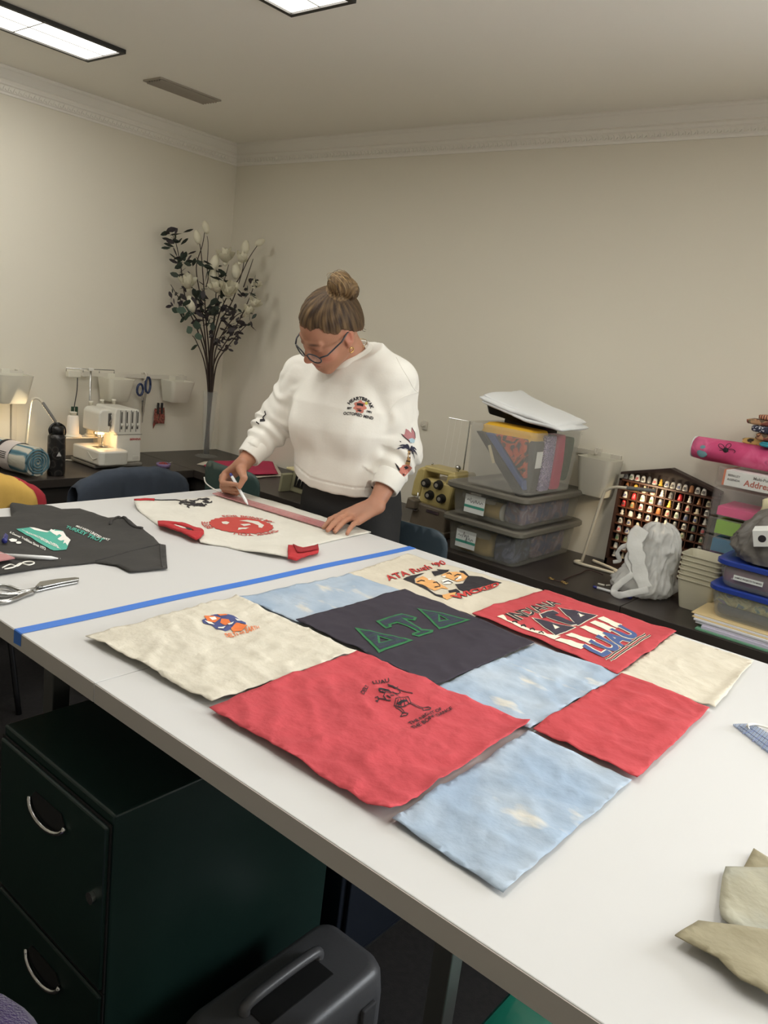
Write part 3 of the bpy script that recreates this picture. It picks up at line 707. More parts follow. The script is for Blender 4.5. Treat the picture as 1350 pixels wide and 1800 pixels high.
# ---------------------------------------------------------------- t-shirts on the far table
M_char = mat('charcoal_jersey', (60,58,55), .95, bump=.4, bscale=60, var=.12, vscale=12)
M_charrib = mat('charcoal_rib', (58,56,54), .95, bump=.5, bscale=220)
def shirt_hf(seed, base, amp, bumps=()):
    def hf(x, y):
        z = TT + base + amp*(1.1+nz(x*8,y*8,seed)+.7*nz(x*21+2*y,y*15,seed+3)+.3*nz(x*55,y*55,seed+6))
        for (bx,by,r,h) in bumps: z += h*math.exp(-(((x-bx)**2+(y-by)**2)/r**2))
        return max(z, TT+.0042)
    return hf
blk = thing('t_shirt', 'charcoal t-shirt with a teal mountain print lying at the left edge', 't-shirt', (0,0,0))
b1 = tp(222,925); b2 = tp(30,897)
hB = shirt_hf(21, .001, .0045, [(b1[0],b1[1],.035,.018),(b2[0],b2[1],.05,.012)])
P = [(-70,930),(0,914),(20,913),(17,898),(22,890),(48,895),(75,889),(90,891),(108,897),(140,896),(165,904),(190,914),(208,913),(215,922),(250,934),(270,947),(280,960),(291,961),(294,1003),(228,1009),(205,997),(168,991),(120,996),(60,1003),(0,1013),(-70,1025)]
v, f = flat_mesh([tp(*p) for p in P], (), .016); cloth_from('shirt_body', v, f, hB, M_char, blk, .003)
# neck rib: a raised band around the neck opening
neck = smooth_path([V(*p,0) for p in [tp(*q) for q in ((194,928),(197,921),(208,915),(214,921),(226,929),(250,935))]], 6)
MB().tube([(p.x,p.y,hB(p.x,p.y)+.001) for p in neck], .0045, 8).build('neck_rib', M_charrib, blk, smooth=True)
for (a,b) in (((168,990),(281,961)),((281,961),(285,1003))):
    pts = [Vector(tp(*a)).lerp(Vector(tp(*b)), k/16) for k in range(17)]
    MB().tube([(p.x,p.y,hB(p.x,p.y)+.0005) for p in pts], .0018, 6).build('seam', M_charrib, blk, smooth=True)
cb = crop(0,860,.2519)
px_poly([cb([(112,294),(210,284),(250,297),(330,310),(375,300),(440,316),(460,345),(490,380),(462,438),(375,450)])], 'mountain_print', M_teal, hB, blk, .0016)
px_poly([cb(p) for p in ([(205,284),(235,287),(300,305),(345,316),(330,322),(280,312),(240,303)],[(345,312),(355,298),(372,306),(385,302),(378,312),(440,318),(458,345),(492,380),(470,415),(455,395),(440,400),(448,375),(425,378),(400,365),(430,345),(415,335),(395,345),(370,330)])], 'snow_print', M_whiteink, hB, blk, .0021)
quad_text('THE RUN UNDER EVER', cb([(150,298),(400,405),(425,440),(180,322)]), M_whiteink, hB, blk, .0026, .03)
quad_text('A Denver Tradition Since 1973', cb([(70,308),(318,424),(316,446),(66,322)]), M_whiteink, hB, blk, .0018, .02)
quad_text('MILE HIGH UNITED WAY', cb([(538,272),(770,372),(757,388),(524,284)]), M_whiteink, hB, blk, .0018, .02)
quad_text('TURKEY TROT', cb([(470,276),(730,372),(706,396),(452,294)]), M_teal, hB, blk, .0018, .03)
px_poly([cb([(130+16*math.cos(k*PI/6)*1.2,392+9*math.sin(k*PI/6)) for k in range(12)]), cb([(60,375),(85,366),(120,372),(112,386),(78,388)])], 'badge_print', M_whiteink, hB, blk, .0018, step=.05)

M_offw = mat('off_white_jersey', (216,212,200), .92, bump=.6, bscale=45, var=.05, vscale=14, bdist=.004)
M_ring = mat('crimson_rib', (178,44,48), .9, bump=.4, bscale=200); M_circ = mat('brick_red_ink', (184,66,58), .85)
wh = thing('t_shirt', 'off white ringer t-shirt with red cuffs and a red smiling disc, under the ruler', 't-shirt', (0,0,0))
b3 = tp(300,935); b4 = tp(480,975); b5 = tp(240,890); b6 = tp(330,950)
hW = shirt_hf(31, .0012, .0030, [(b3[0],b3[1],.05,.010),(b4[0],b4[1],.07,.010),(b5[0],b5[1],.06,.010),(b6[0],b6[1],.05,.008)])
P = [(235,889),(242,884),(275,881),(335,879),(385,872),(430,870),(478,882),(570,911),(652,937),(600,948),(545,961),(548,964),(512,968),(506,985),(470,980),(430,971),(395,962),(352,957),(345,945),(320,932),(290,926),(277,925),(255,908),(240,897)]
v, f = flat_mesh([tp(*p) for p in P], (), .014); cloth_from('shirt_body', v, f, hW, M_offw, wh, .003)
def ribbon(name, px, w, m, hf, parent, lift=.004, h=.012):
    """rib band standing up a little: a flattened tube along a pixel path of the table plane"""
    pts = smooth_path([V(*tp(*q),0) for q in px], 5)
    rings = []
    for i, p in enumerate(pts):
        t = (pts[min(i+1,len(pts)-1)]-pts[max(i-1,0)]).normalized(); n = V(-t.y,t.x,0); z = hf(p.x,p.y)+lift
        rings.append([p+n*(w/2*math.cos(a))+V(0,0,z+h/2+h/2*math.sin(a)) for a in [2*PI*k/12 for k in range(12)]])
    return MB().loft(rings).build(name, m, parent, smooth=True)
cw = crop(220,790,.3407)
def band(name, pts, m, dz, holes=(), th=.006):
    v, f = flat_mesh([tp(*p) for p in cw(pts)], [[tp(*p) for p in cw(h)] for h in holes], .012)
    return cloth_from(name, v, f, lambda x,y: hW(x,y)+dz+.003*nz(x*40,y*40,8), m, wh, th)
M_ringd = mat('crimson_rib_inside', (150,34,40), .9, bump=.4, bscale=200)
band('neck_rib', [(166,396),(195,391),(232,396),(330,414),(385,430),(404,446),(405,460),(388,480),(368,489),(330,480),(290,456),(210,432),(168,414)], M_ring, .009, [[(212,414),(260,416),(310,425),(350,440),(352,452),(330,450),(285,438),(235,424)]])
band('neck_inside', [(205,410),(260,412),(312,421),(356,438),(358,456),(330,456),(285,443),(230,428)], M_offw, .0035, (), .002)
px_poly([cw([(305,430),(335,433),(345,445),(318,441)])], 'neck_label', M_ink, hW, wh, .0065, step=.03)
band('sleeve_cuff', [(838,526),(870,520),(915,530),(960,519),(992,516),(998,536),(994,550),(940,568),(882,590),(838,584)], M_ring, .008)
band('sleeve_cuff_fold', [(862,527),(905,548),(935,540),(992,520),(996,540),(930,560),(885,566)], M_ringd, .013, (), .003)
band('sleeve_cuff', [(44,283),(80,276),(120,273),(152,270),(150,277),(100,281),(60,285)], M_ring, .006)
ca = Vector(tp(424,926)); rx = (Vector(tp(477,921))-Vector(tp(371,930))).length/2
rad = rx*.90
circ = [(ca.x+rad*(1+.025*math.cos(24*a))*math.cos(a), ca.y+rad*(1+.025*math.cos(24*a))*math.sin(a)) for a in [2*PI*k/120 for k in range(120)]]
lay_poly([circ], 'smiling_disc', M_circ, (0,0),(1,0),(0,1), hW, wh, .0014)
px_poly([cw(p) for p in ([(588,378),(630,374),(685,382),(716,402),(705,416),(688,414),(686,402),(655,390),(620,382)],[(496,384),(520,381),(538,387),(525,397),(503,394)],[(592,397),(640,394),(648,401),(612,408)],[(580,428),(584,416),(640,416),(620,424),(605,423)])], 'disc_face', M_offw, hW, wh, .0021, step=.03)
for body, a0 in (('THANK YOU', -.2), ('FOR BEING MY', 2.2), ('BESTIE', 4.3)):
    vs_, fs_ = text2d(body, .026, .0006)
    R_ = rad*1.13; out = []
    for x_, y_ in vs_:
        a = a0 - x_/R_; out.append((ca.x+(R_+y_)*math.cos(a), ca.y+(R_+y_)*math.sin(a)))
    lay(out, fs_, 'ring_lettering', M_circ, (0,0),(1,0),(0,1), hW, wh, .0016)
# black and white doodle print on the far sleeve
rnd = random.Random(5); L = []
for k in range(22):
    x0 = rnd.uniform(295,430); y0 = rnd.uniform(266,296); q = [(x0,y0)]
    for j in range(3): q.append((q[-1][0]+rnd.uniform(-30,30), q[-1][1]+rnd.uniform(-7,7)))
    L.append(cw(q))
L.append(cw([(120,272),(200,270),(260,268),(300,276)]))
px_strokes(L, 1.5, 'doodle_print', M_ink, hW, wh, .0016)

# ---------------------------------------------------------------- tools on the table
M_pinkacr = mat('pink_acrylic', (214,150,150), .15, alpha=.72); M_thread = mat('white_cord', (236,232,222), .8)
def flat_bar(name, quad, z0, th, m, parent=None):
    w_ = [Vector(tp(*p)) for p in quad]
    return MB().prism([(p.x,p.y) for p in w_], z0, z0+th).build(name, m, parent)
ru = thing('ruler', 'long pink transparent ruler lying across the white t-shirt', 'ruler', (0,0,0))
RZ = TT+.0095
flat_bar('blade', [(373,873),(388,870),(601,933),(590,940)], RZ, .003, M_pinkacr, ru)
a_, b_ = Vector(tp(385,871.5)), Vector(tp(594,935))
for k in range(1,24):
    p = a_.lerp(b_, k/24); d = (b_-a_).normalized(); n_ = Vector((-d.y,d.x))
    MB().box((-.0004,-.006,0),(.0004,.006,.0004), Matrix.Translation((p.x-n_.x*.008,p.y-n_.y*.008,RZ+.003)) @ Matrix.Rotation(math.atan2(d.y,d.x),4,'Z')).build('graduation', M_circ, ru)
rp = tp(387,872); MB().tube(smooth_path([(rp[0],rp[1],RZ+.004),(rp[0]-.03,rp[1]-.01,RZ+.012),(rp[0]-.045,rp[1]-.03,RZ+.03),(rp[0]-.05,rp[1]-.035,RZ+.05)],5), .0022, 6).build('hanging_cord', M_thread, ru, smooth=True)
MB().tube([(rp[0]+.012,rp[1]+.0,RZ+.0035),(rp[0]+.016,rp[1]+.002,RZ+.018)], .005, 8).build('cord_knot', M_thread, ru, smooth=True)
M_penw = mat('white_pen_plastic', (232,232,232), .35); M_penb = mat('blue_pen_cap', (44,48,120), .35)
def pen(label, tip, tail, capped=True, r=.0048):
    tip, tail = Vector(tip), Vector(tail); L_ = (tail-tip).length; q = (tail-tip).to_track_quat('Z','Y'); M = Matrix.Translation(tip) @ q.to_matrix().to_4x4()
    t = thing('marker_pen', label, 'pen', (0,0,0)); t.matrix_world = M
    MB().lathe([(.0008,0),(.0012,.004),(.0022,.008),(.0034,.014),(r,.020),(r,L_-.014)]).build('barrel', M_penw, t, smooth=True)
    MB().lathe([(.0004,-.0005),(.0011,.0015),(.0013,.004)]).build('nib', M_ink, t, smooth=True)
    MB().lathe([(r*1.0,L_-.014),(r*1.02,L_-.012),(r*1.02,L_-.002),(r*.7,L_)]).build('end_plug', M_penb, t, smooth=True)
    if capped:
        MB().lathe([(r*.5,-.004),(r*1.22,-.002),(r*1.25,.045),(r*1.22,.05)]).build('cap', M_penb, t, smooth=True)
    return t
def on_t(x, y, dz): p = onz(x, y, TT+dz); return p
pen('uncapped white pen with a blue end lying on the charcoal t-shirt', on_t(106,982,.0135), on_t(-14,975,.0145), False)
cp = on_t(9,946,.016); tc_ = thing('pen_cap', 'loose dark blue pen cap on the charcoal t-shirt', 'cap', cp, -.5)
MB().lathe([(.003,-.022),(.0058,-.02),(.006,.018),(.0066,.02),(.0066,.024)], (0,0,0), 14, Matrix.Rotation(PI/2,4,'Y')).build('cap_shell', M_penb, tc_, smooth=True)
MB().box((-.018,-.0012,.0055),(.014,.0012,.0078)).build('clip', M_penb, tc_)
# small pink ruler with cord at the left edge
r2 = thing('ruler', 'short pink ruler with a white cord at the left edge, on the charcoal t-shirt', 'ruler', (0,0,0))
flat_bar('blade', [(-60,975),(0,983),(26,994),(-60,1010)], TT+.016, .003, M_pinkacr, r2)
q_ = [on_t(*p,.022) for p in ((4,998),(18,992),(30,995),(42,988),(55,987),(60,990),(50,993),(36,990),(24,997),(8,1000))]
MB().tube(smooth_path(q_,5), .0016, 6).build('hanging_cord', M_thread, r2, smooth=True)
# shears
M_sciss = mat('polished_steel', (178,178,176), .22, 1.0)
sc = thing('scissors', 'steel dressmaking shears on the white table at the left edge', 'scissors', (0,0,0))
def blade(px, z, m, nm, th=.003): return MB().prism([tp(*p) for p in px], z, z+th).build(nm, m, sc, bevel=.0008)
blade([(62,1037),(70,1029),(100,1024),(132,1021),(139,1022),(138,1025),(110,1030),(75,1038)], TT+.006, M_sciss, 'blade')
blade([(55,1039),(66,1034),(104,1030),(139,1023),(136,1027),(100,1034),(62,1043)], TT+.002, M_sciss, 'blade')
pv = onz(70,1032,TT+.01); MB().lathe([(.006,0),(.006,.003),(.004,.0045)], pv, 14).build('pivot_screw', M_sciss, sc)
for px, z in (([(62,1036),(45,1040),(30,1037),(12,1031),(-8,1031),(-22,1036),(-20,1042),(0,1046),(22,1045),(40,1041),(58,1037)], TT+.008), ([(58,1041),(42,1046),(28,1052),(8,1058),(-16,1058),(-24,1052),(-10,1047),(14,1046),(34,1045),(55,1040)], TT+.006)):
    MB().tube(smooth_path([onz(*p,z) for p in px],4), .0052, 8).build('finger_loop', M_sciss, sc, smooth=True)
# clear acrylic ruler at the right edge
M_clear = ramp_mat('clear_acrylic', 'wave', 60, [(0,(150,165,190)),(.8,(178,190,208)),(.9,(110,125,160)),(1,(100,115,150))], .15)
M_clear.node_tree.nodes['Principled BSDF'].inputs['Alpha'].default_value = .55
r3 = thing('ruler', 'clear acrylic quilting ruler with blue markings at the right edge', 'ruler', (0,0,0))
flat_bar('blade', [(1288,1276),(1322,1275),(1420,1335),(1420,1380)], TT+.001, .003, M_clear, r3)
M_bluel = mat('blue_ruler_line', (70,84,130), .6)
for k in range(1,7):
    a = on_t(1288+k*17,1276+k*13.6,.0042); b = on_t(1312+k*14,1275.5+k*8.7,.0042)
    MB().tube([a,b], .0007, 4).build('graduation', M_bluel, r3)
for s in (.35,.7):
    a = on_t(1288+34*s,1276-s,.0042); b = on_t(1420,1380-45*s,.0042); MB().tube([a,b], .0006, 4).build('graduation', M_bluel, r3)
MB().tube(smooth_path([on_t(1316,1280,.006),on_t(1314,1275,.014),on_t(1325,1273,.008),on_t(1345,1278,.005),on_t(1380,1288,.005)],5), .0022, 6).build('hanging_cord', M_thread, r3, smooth=True)

# ---------------------------------------------------------------- tan cloth scraps at the right edge
M_tancloth = mat('tan_cotton', (150,141,114), .95, bump=.6, bscale=28, var=.10, vscale=9, bdist=.006)
M_tancl2 = mat('pale_khaki_cotton', (160,155,134), .95, bump=.6, bscale=30, col2=(150,154,148), vscale=6, bdist=.006)
ct = crop(1150,1480,.1778)
def scrap(label, pts, m, base, seed, lift, group='tan cloth scraps'):
    W = [tp(*p) for p in ct(pts)]
    def hf(x, y):
        z = TT+base+.0025*(1+nz(x*11,y*11,seed)+.5*nz(x*30,y*26,seed))
        for (qx,qy,r,h) in lift:
            c = tp(*ct([(qx,qy)])[0]); z += h*math.exp(-((x-c[0])**2+(y-c[1])**2)/r**2)
        return z
    v, f = flat_mesh(W, (), .011); o = cloth_from('cloth_scrap', v, f, hf, m, None, .0015); return tag(o, label, 'fabric', group)
scrap('tan cloth scrap lying farthest back in the pile at the right edge', [(970,110),(1125,185),(1500,360),(1500,640),(900,600),(865,290)], M_tancloth, .001, 41, [(970,110,.02,.004)])
scrap('pale khaki cloth scrap with a curled corner in the middle of the pile', [(690,300),(900,296),(1125,290),(1500,285),(1600,900),(1100,1000),(800,925),(700,868),(655,840),(630,800),(626,700),(640,560),(660,400)], M_tancl2, .004, 43, [(680,790,.014,.008),(690,320,.03,.002)])
scrap('tan cloth scrap nearest the camera with a lifted long edge', [(180,1020),(300,930),(420,840),(560,860),(800,905),(1060,940),(1500,960),(1500,1850),(1120,1640),(1000,1570),(820,1490),(700,1380),(600,1265),(470,1190),(330,1115)], M_tancloth, .006, 45, [(180,1020,.03,.003),(500,1150,.04,.004),(800,1400,.04,.005),(1050,1560,.04,.004),(1060,960,.04,.003)])

# ---------------------------------------------------------------- left wall: rails, buckets, hanging things
M_plast = mat('white_plastic', (226,222,206), .45); M_railw = mat('white_enamel', (214,208,194), .4)
def rail(label, y0, y1, z, brackets):
    t = thing('wall_rail', label, 'rail', (XA, (y0+y1)/2, z), 0, 'white rails on the left wall')
    h = (y1-y0)/2
    MB().box((.026,-h,-.011),(.032,h,.011)).build('bar', M_railw, t, bevel=.001)
    for yy in brackets:
        MB().box((0,yy-.011,-.016),(.033,yy+.011,.017)).build('bracket', M_railw, t, bevel=.003)
    return t
rail('white wall rail above the overlock machine holding buckets and scissors', 2.06, 2.70, 1.160, (-.29,0.06,.29))
rail('white wall rail at the left edge of the picture', 1.10, 1.785, 1.150, (-.3,.325))
def bucket(label, y, z, w=.15, hgt=.115, d=.115):
    t = thing('wall_bucket', label, 'bucket', (XA+.034, y, z), 0, 'white plastic buckets on the wall rails')
    def ring(zz, s, dd, th=0.0):
        hw = w/2*s-th; r = .025*s
        P = [(0+th,-hw),(dd*s-r-th,-hw)]+[(dd*s-r-th+r*math.sin(a), -hw+r-r*math.cos(a)) for a in (.4,.8,1.2)]+[(dd*s-th,-hw+r),(dd*s-th,hw-r)]+[(dd*s-r-th+r*math.cos(a), hw-r+r*math.sin(a)) for a in (.4,.8,1.2)]+[(dd*s-r-th,hw),(0+th,hw)]
        return [V(x,yy,zz) for x,yy in P]
    MB().loft([ring(-hgt,.72,d),ring(-hgt*.95,.76,d),ring(-.008,.985,d),ring(0,1.0,d),ring(0,1.0,d,.003),ring(-.01,.98,d,.003),ring(-hgt*.93,.76,d,.003)]).build('bucket_body', M_plast, t, smooth=True, auto=.6)
    MB().box((-.010,-.02,-.02),(.001,.02,.018)).build('hook_tab', M_plast, t, bevel=.002)
    return t
bucket('white plastic bucket above the overlock machine', 2.235, 1.15)
bucket('white plastic bucket at the right end of the rail, beside the hanging scissors', 2.605, 1.15)
bucket('white plastic bucket cut off by the left edge of the picture', 1.70, 1.15, .17, .13)
# cable channel under the left rail
cc = MB().box((XA,1.742,TC),(XA+.012,1.766,1.135)).build('cable_channel', M_railw, None, bevel=.002); tag(cc, 'narrow white cable channel running down the wall below the left rail', 'cable channel')
# hanging shears with blue handles
M_blueh = mat('navy_handle', (44,58,92), .4)
hs = thing('scissors', 'scissors with navy blue handles hanging from the wall rail', 'scissors', (XA+.04,2.425,1.165), .15)
MB().tube(smooth_path([(-.012,0,.012),(0,0,.016),(.012,0,.004),(.006,0,-.02),(-.004,0,-.03)],5), .003, 8).build('hook', M_railw, hs, smooth=True)
for s, off in ((-1,.026),(1,.026)):
    pts = []
    for k in range(15):
        a = 2*PI*k/14; pts.append((0, s*off+ (.020 if s<0 else .017)*math.cos(a)*(1.0), -.062+(.030 if s<0 else .042)*math.sin(a)*1.0 + s*.012))
    MB().tube(pts, .0062, 8).build('handle', M_blueh, hs, smooth=True)
    MB().prism([(s*.020,-.090),(s*.006,-.085),(-s*.004,-.14),(-s*.004,-.25),(s*.006,-.19),(s*.014,-.12)], -.0015+s*.0016, .0015+s*.0016, Matrix(((0,0,1,0),(1,0,0,0),(0,1,0,0),(0,0,0,1)))).build('blade', M_sciss, hs)
MB().lathe([(.005,0),(.005,.004)], (.003,0,-.135), 10, Matrix.Rotation(PI/2,4,'Y')).build('pivot_screw', M_sciss, hs)
# ring clip next to the bucket
rc = MB().tube([(XA+.045, 2.332+.014*math.cos(a), 1.10+.018*math.sin(a)) for a in [2*PI*k/20 for k in range(18)]], .0032, 8).build('ring_hook', M_chrome, None, smooth=True); tag(rc, 'open metal ring hook beside the bucket on the rail', 'hook')
# little floral pouch on a clip
M_floral = ramp_mat('red_floral_cotton', 'cells', 160, [(0,(96,60,52)),(.4,(150,70,60)),(.6,(118,104,80)),(.8,(172,96,84)),(1,(84,52,48))], .9)
po = thing('fabric_scrap', 'small red floral fabric scrap pinned by a clip below the rail', 'fabric', (XA+.012,2.545,.99))
v, f = flat_mesh([(-.032,.0),(-.012,-.004),(0,.004),(.012,0),(.030,.004),(.036,-.045),(.034,-.085),(.0,-.082),(-.02,-.088),(-.036,-.112),(-.034,-.06)], (), .008)
raw('swatch', [(.006+.004*nz(p[0]*60,p[1]*40), p[0], p[1]) for p in v], f, M_floral, po, True, .002)
for yy in (-.012,.012): MB().box((0,yy-.004,-.03),(.014,yy+.004,.03)).build('clip', M_tube, po, bevel=.002)
# power adapter with cord on the rail
ad = thing('cord_adapter', 'small white adapter with a hanging cord and green clip beside the thread stand', 'adapter', (XA+.05,2.02,1.165))
MB().box((-.015,-.032,-.022),(.015,.032,.012)).build('housing', M_plast, ad, bevel=.004)
MB().tube(smooth_path([(0,.022,-.02),(.004,.02,-.08),(0,.014,-.14),(0,.01,-.17)],5), .0022, 6).build('cord', M_tube, ad, smooth=True)
M_gclip = mat('green_clip', (40,70,52), .5)
for s in (-1,1): MB().box((-.006,.012+s*.01-.006,-.21),(.006,.012+s*.01+.006,-.165)).build('clip', M_gclip, ad, bevel=.002)

# ---------------------------------------------------------------- bent tube LED lamps
M_cream_en = mat('cream_enamel', (214,206,186), .4); M_greyhd = mat('grey_lamp_head', (118,116,112), .4); M_led = mat('led_strip', (255,240,210), .5, emit=(255,226,180), estr=9.0)
def led_lamp(label, path, base, head, target, power, group='bent tube desk lamps'):
    t = thing('desk_lamp', label, 'lamp', (0,0,0), 0, group)
    MB().tube(smooth_path(base,8), .0062, 10).build('base_tube', M_cream_en, t, smooth=True)
    MB().tube(smooth_path(path,8), .0060, 10).build('neck_tube', M_cream_en, t, smooth=True)
    a, b = Vector(head[0]), Vector(head[1]); d = (b-a).normalized()
    hd = MB().tube([a,a+d*.004,b-d*.004,b], [.0055,.0075,.0075,.006], 12).build('lamp_head', M_greyhd, t, smooth=True)
    tg = Vector(target); n = tg-(a+b)/2; n = (n-d*n.dot(d)).normalized(); s = d.cross(n)
    c0 = a.lerp(b,.08)+n*.0068; c1 = a.lerp(b,.94)+n*.0068
    raw('led_strip', [c0+s*.003,c1+s*.003,c1-s*.003,c0-s*.003,c0+s*.003-n*.004,c1+s*.003-n*.004,c1-s*.003-n*.004,c0-s*.003-n*.004], [(0,1,2,3),(7,6,5,4),(0,4,5,1),(1,5,6,2),(2,6,7,3),(3,7,4,0)], M_led, hd, False)
    L = bpy.data.lights.new('led_light','AREA'); L.shape = 'RECTANGLE'; L.size = (c1-c0).length; L.size_y = .006; L.energy = power; L.color = (1.0,.80,.52); L.spread = math.radians(150)
    lo = bpy.data.objects.new('led_light', L); COL.objects.link(lo); lo.parent = t
    z = -n; x = d; y = z.cross(x); m_ = Matrix((x,y,z)).transposed().to_4x4(); m_.translation = (c0+c1)/2+n*.003; lo.matrix_world = m_
    return t
# left lamp stands behind the rolled blanket
lp = [(-3.50,1.725,TC+.006),(-3.50,1.735,.85),(-3.49,1.745,1.02),(-3.485,1.757,1.052),(-3.475,1.775,1.055),(-3.465,1.79,1.04)]
led_lamp('white bent tube lamp with a slim grey head at the left, behind the rolled blanket', lp, [(-3.50,1.725,TC+.008),(-3.50,1.70,TC+.0065),(-3.40,1.70,TC+.0065),(-3.38,1.76,TC+.0065),(-3.44,1.80,TC+.0065)], ((-3.465,1.79,1.04),(-3.425,1.835,.955)), (-3.45,1.75,.75), .35)

# ---------------------------------------------------------------- rolled blanket, bottle
M_blk = ramp_mat('blanket_plaid', 'wave', 4.2, [(0,(196,194,178)),(.3,(204,200,186)),(.42,(120,150,156)),(.55,(74,110,126)),(.75,(92,130,142)),(.9,(206,202,188)),(1,(206,202,188))], 1.0, bump=.6, mapping=(0,0,0))
rb = thing('rolled_blanket', 'rolled teal and cream plaid blanket with a paper sleeve, at the left edge', 'blanket', (-3.325,1.622,TC+.068), -1.40)
R_ = .066
def roll_ring(y, k=1.0, fl=.0): return [V((R_*k+fl*nz(a*3,y*20))*math.cos(a), y, (R_*k*.97+fl*nz(a*3,y*20))*math.sin(a)) for a in [2*PI*j/40 for j in range(40)]]
MB().loft([roll_ring(-.22,.93),roll_ring(-.21,1.0,.004),roll_ring(-.1,1.0,.003),roll_ring(-.02,.97,.002),roll_ring(.06,1.0,.004),roll_ring(.105,1.0,.004),roll_ring(.118,.94,.004)]).build('blanket', M_blk, rb, smooth=True, auto=1.0)
sp = []                                    # the spiral of layers showing at the end
for k in range(110):
    a = k*.26; r = .058*(1-k/118.0)+.002*nz(k*.3,2); sp.append((r*math.cos(a), .119+.003*nz(k*.2,5), r*.96*math.sin(a)))
M_blk2 = mat('blanket_teal', (96,132,144), 1.0, bump=.6, bscale=120)
MB().tube(sp, .0042, 6).build('rolled_layers', M_blk2, rb, smooth=True)
M_sleeve = mat('paper_sleeve', (216,206,202), .7)
MB().loft([[V((R_+.0025)*math.cos(a), y, (R_*.97+.0025)*math.sin(a)) for a in [2*PI*j/40 for j in range(40)]] for y in (-.068,.012)], False).build('paper_sleeve', M_sleeve, rb, smooth=True)
MB().loft([[V((R_+.0032)*math.cos(a), y, (R_*.97+.0032)*math.sin(a)) for a in [2*PI*j/40 for j in range(40)]] for y in (-.088,-.064)], False).build('dark_band', M_ink, rb, smooth=True)
for zz in range(4):
    MB().box((R_+.001,-.055,-.0015),(R_+.0036,-.005,.0015), Matrix.Rotation(-.05-zz*.12,4,'Y')).build('printed_line', M_ink, rb)
M_btl = ramp_mat('black_diamond_print', 'voronoi', 34, [(0,(26,25,26)),(.42,(34,32,32)),(.52,(70,66,62)),(.6,(28,27,27)),(1,(22,21,22))], .35)
M_blkpl = mat('black_plastic', (26,25,25), .35)
bo = thing('water_bottle', 'black patterned water bottle with a loop lid between the blanket and the machine', 'bottle', (-3.245,1.745,TC))
MB().lathe([(.034,0),(.037,.004),(.038,.02),(.038,.165),(.0375,.172),(.03,.182),(.027,.186)], (0,0,0), 32).build('bottle_body', M_btl, bo, smooth=True)
MB().lathe([(.029,.184),(.031,.186),(.031,.208),(.027,.216),(.012,.222),(.012,.230),(.009,.234)], (0,0,0), 28).build('lid', M_blkpl, bo, smooth=True, auto=.8)
MB().tube(smooth_path([(.005,-.034,.186),(.004,-.037,.205),(0,-.02,.225),(0,.005,.229),(0,.03,.216),(0,.038,.195),(0,.036,.178)],5), .0048, 8).build('carry_loop', M_blkpl, bo, smooth=True)
MB().prism([(-.011,-.009),(.011,-.009),(0,.012)], .0, .001, Matrix.Translation((.0382,-.009,.10)) @ Matrix(((0,0,1,0),(1,0,0,0),(0,1,0,0),(0,0,0,1)))).build('sticker', mat('sticker_grey',(200,198,194),.6), bo)

# ---------------------------------------------------------------- white overlock machine
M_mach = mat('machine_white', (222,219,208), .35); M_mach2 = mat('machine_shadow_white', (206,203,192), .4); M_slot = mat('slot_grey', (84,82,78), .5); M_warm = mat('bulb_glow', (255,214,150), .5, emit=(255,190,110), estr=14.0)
om = thing('overlock_machine', 'white overlock sewing machine with a lit needle area on the left desk', 'sewing machine', (-3.40,2.09,TC))
# local: +x to the operator, y along the wall; body on +y side
MB().box((-.125,-.125,.004),(.095,.135,.022)).build('base_plate', mat('machine_base',(120,116,108),.5), om, bevel=.006)
def slab(prof_yz, x0, x1, name, m, parent, bevel=.008):
    return MB().prism(prof_yz, x0, x1, Matrix(((0,0,1,0),(1,0,0,0),(0,1,0,0),(0,0,0,1)))).build(name, m, parent, bevel=bevel, seg=3)
bd = slab([(-.015,.10),(.135,.022),(.135,.022),(.128,.25),(.118,.275),(.02,.285),(-.005,.285),(-.02,.27)][0:0] or [(-.005,.022),(.135,.022),(.133,.10),(.126,.255),(.112,.280),(-.010,.284),(-.018,.26),(-.018,.17),(.0,.16)], -.105, .075, 'body', M_mach, om)
hd = slab([(-.082,.165),(-.02,.160),(-.015,.268),(-.030,.276),(-.066,.272),(-.080,.258)], -.10, .045, 'head', M_mach, om)
bedp = [(-.13,.022),(.03,.022),(.045,.095),(-.135,.095)]
bed = MB().prism([(x,y) for x,y in [(-.10,-.128),(.135,-.128),(.148,-.10),(.148,.012),(.125,.03),(-.10,.03)]], .024, .092, None).build('cloth_bed', M_mach, om, bevel=.009, seg=3)
MB().prism([(.146,-.105),(.1485,-.105),(.1485,.010),(.146,.010)], .03, .086).build('bed_door', M_mach2, om, bevel=.002)
MB().tube(smooth_path([(.04,-.1295,.075),(.07,-.1295,.055),(.09,-.1295,.048),(.12,-.1295,.058)],6), .0016, 6).build('bed_groove', M_mach2, om, smooth=True)
for k in range(4):                          # thread tension slots
    y = .012+k*.029
    sl = MB().box((.0745,y-.0012,.172),(.0765,y+.0012,.276)).build('tension_slot', M_slot, om)
    MB().box((.0748,y+.005,.215),(.0762,y+.011,.268)).build('tension_scale', M_slot, om)
    MB().lathe([(.006,-.004),(.007,0),(.006,.004)], (.0775,y+.008,.205), 12, Matrix.Rotation(PI/2,4,'X')).build('tension_dial', M_mach2, om, smooth=True)
    MB().box((.0745,y+.0042,.185),(.0765,y+.0118,.198)).build('tension_mark', M_slot, om)
MB().box((.074,-.018,.158),(.0762,.135,.160)).build('panel_line', M_slot, om)
MB().box((.040,-.034,.195),(.0475,-.012,.258)).build('thread_recess', M_slot, om, bevel=.004)
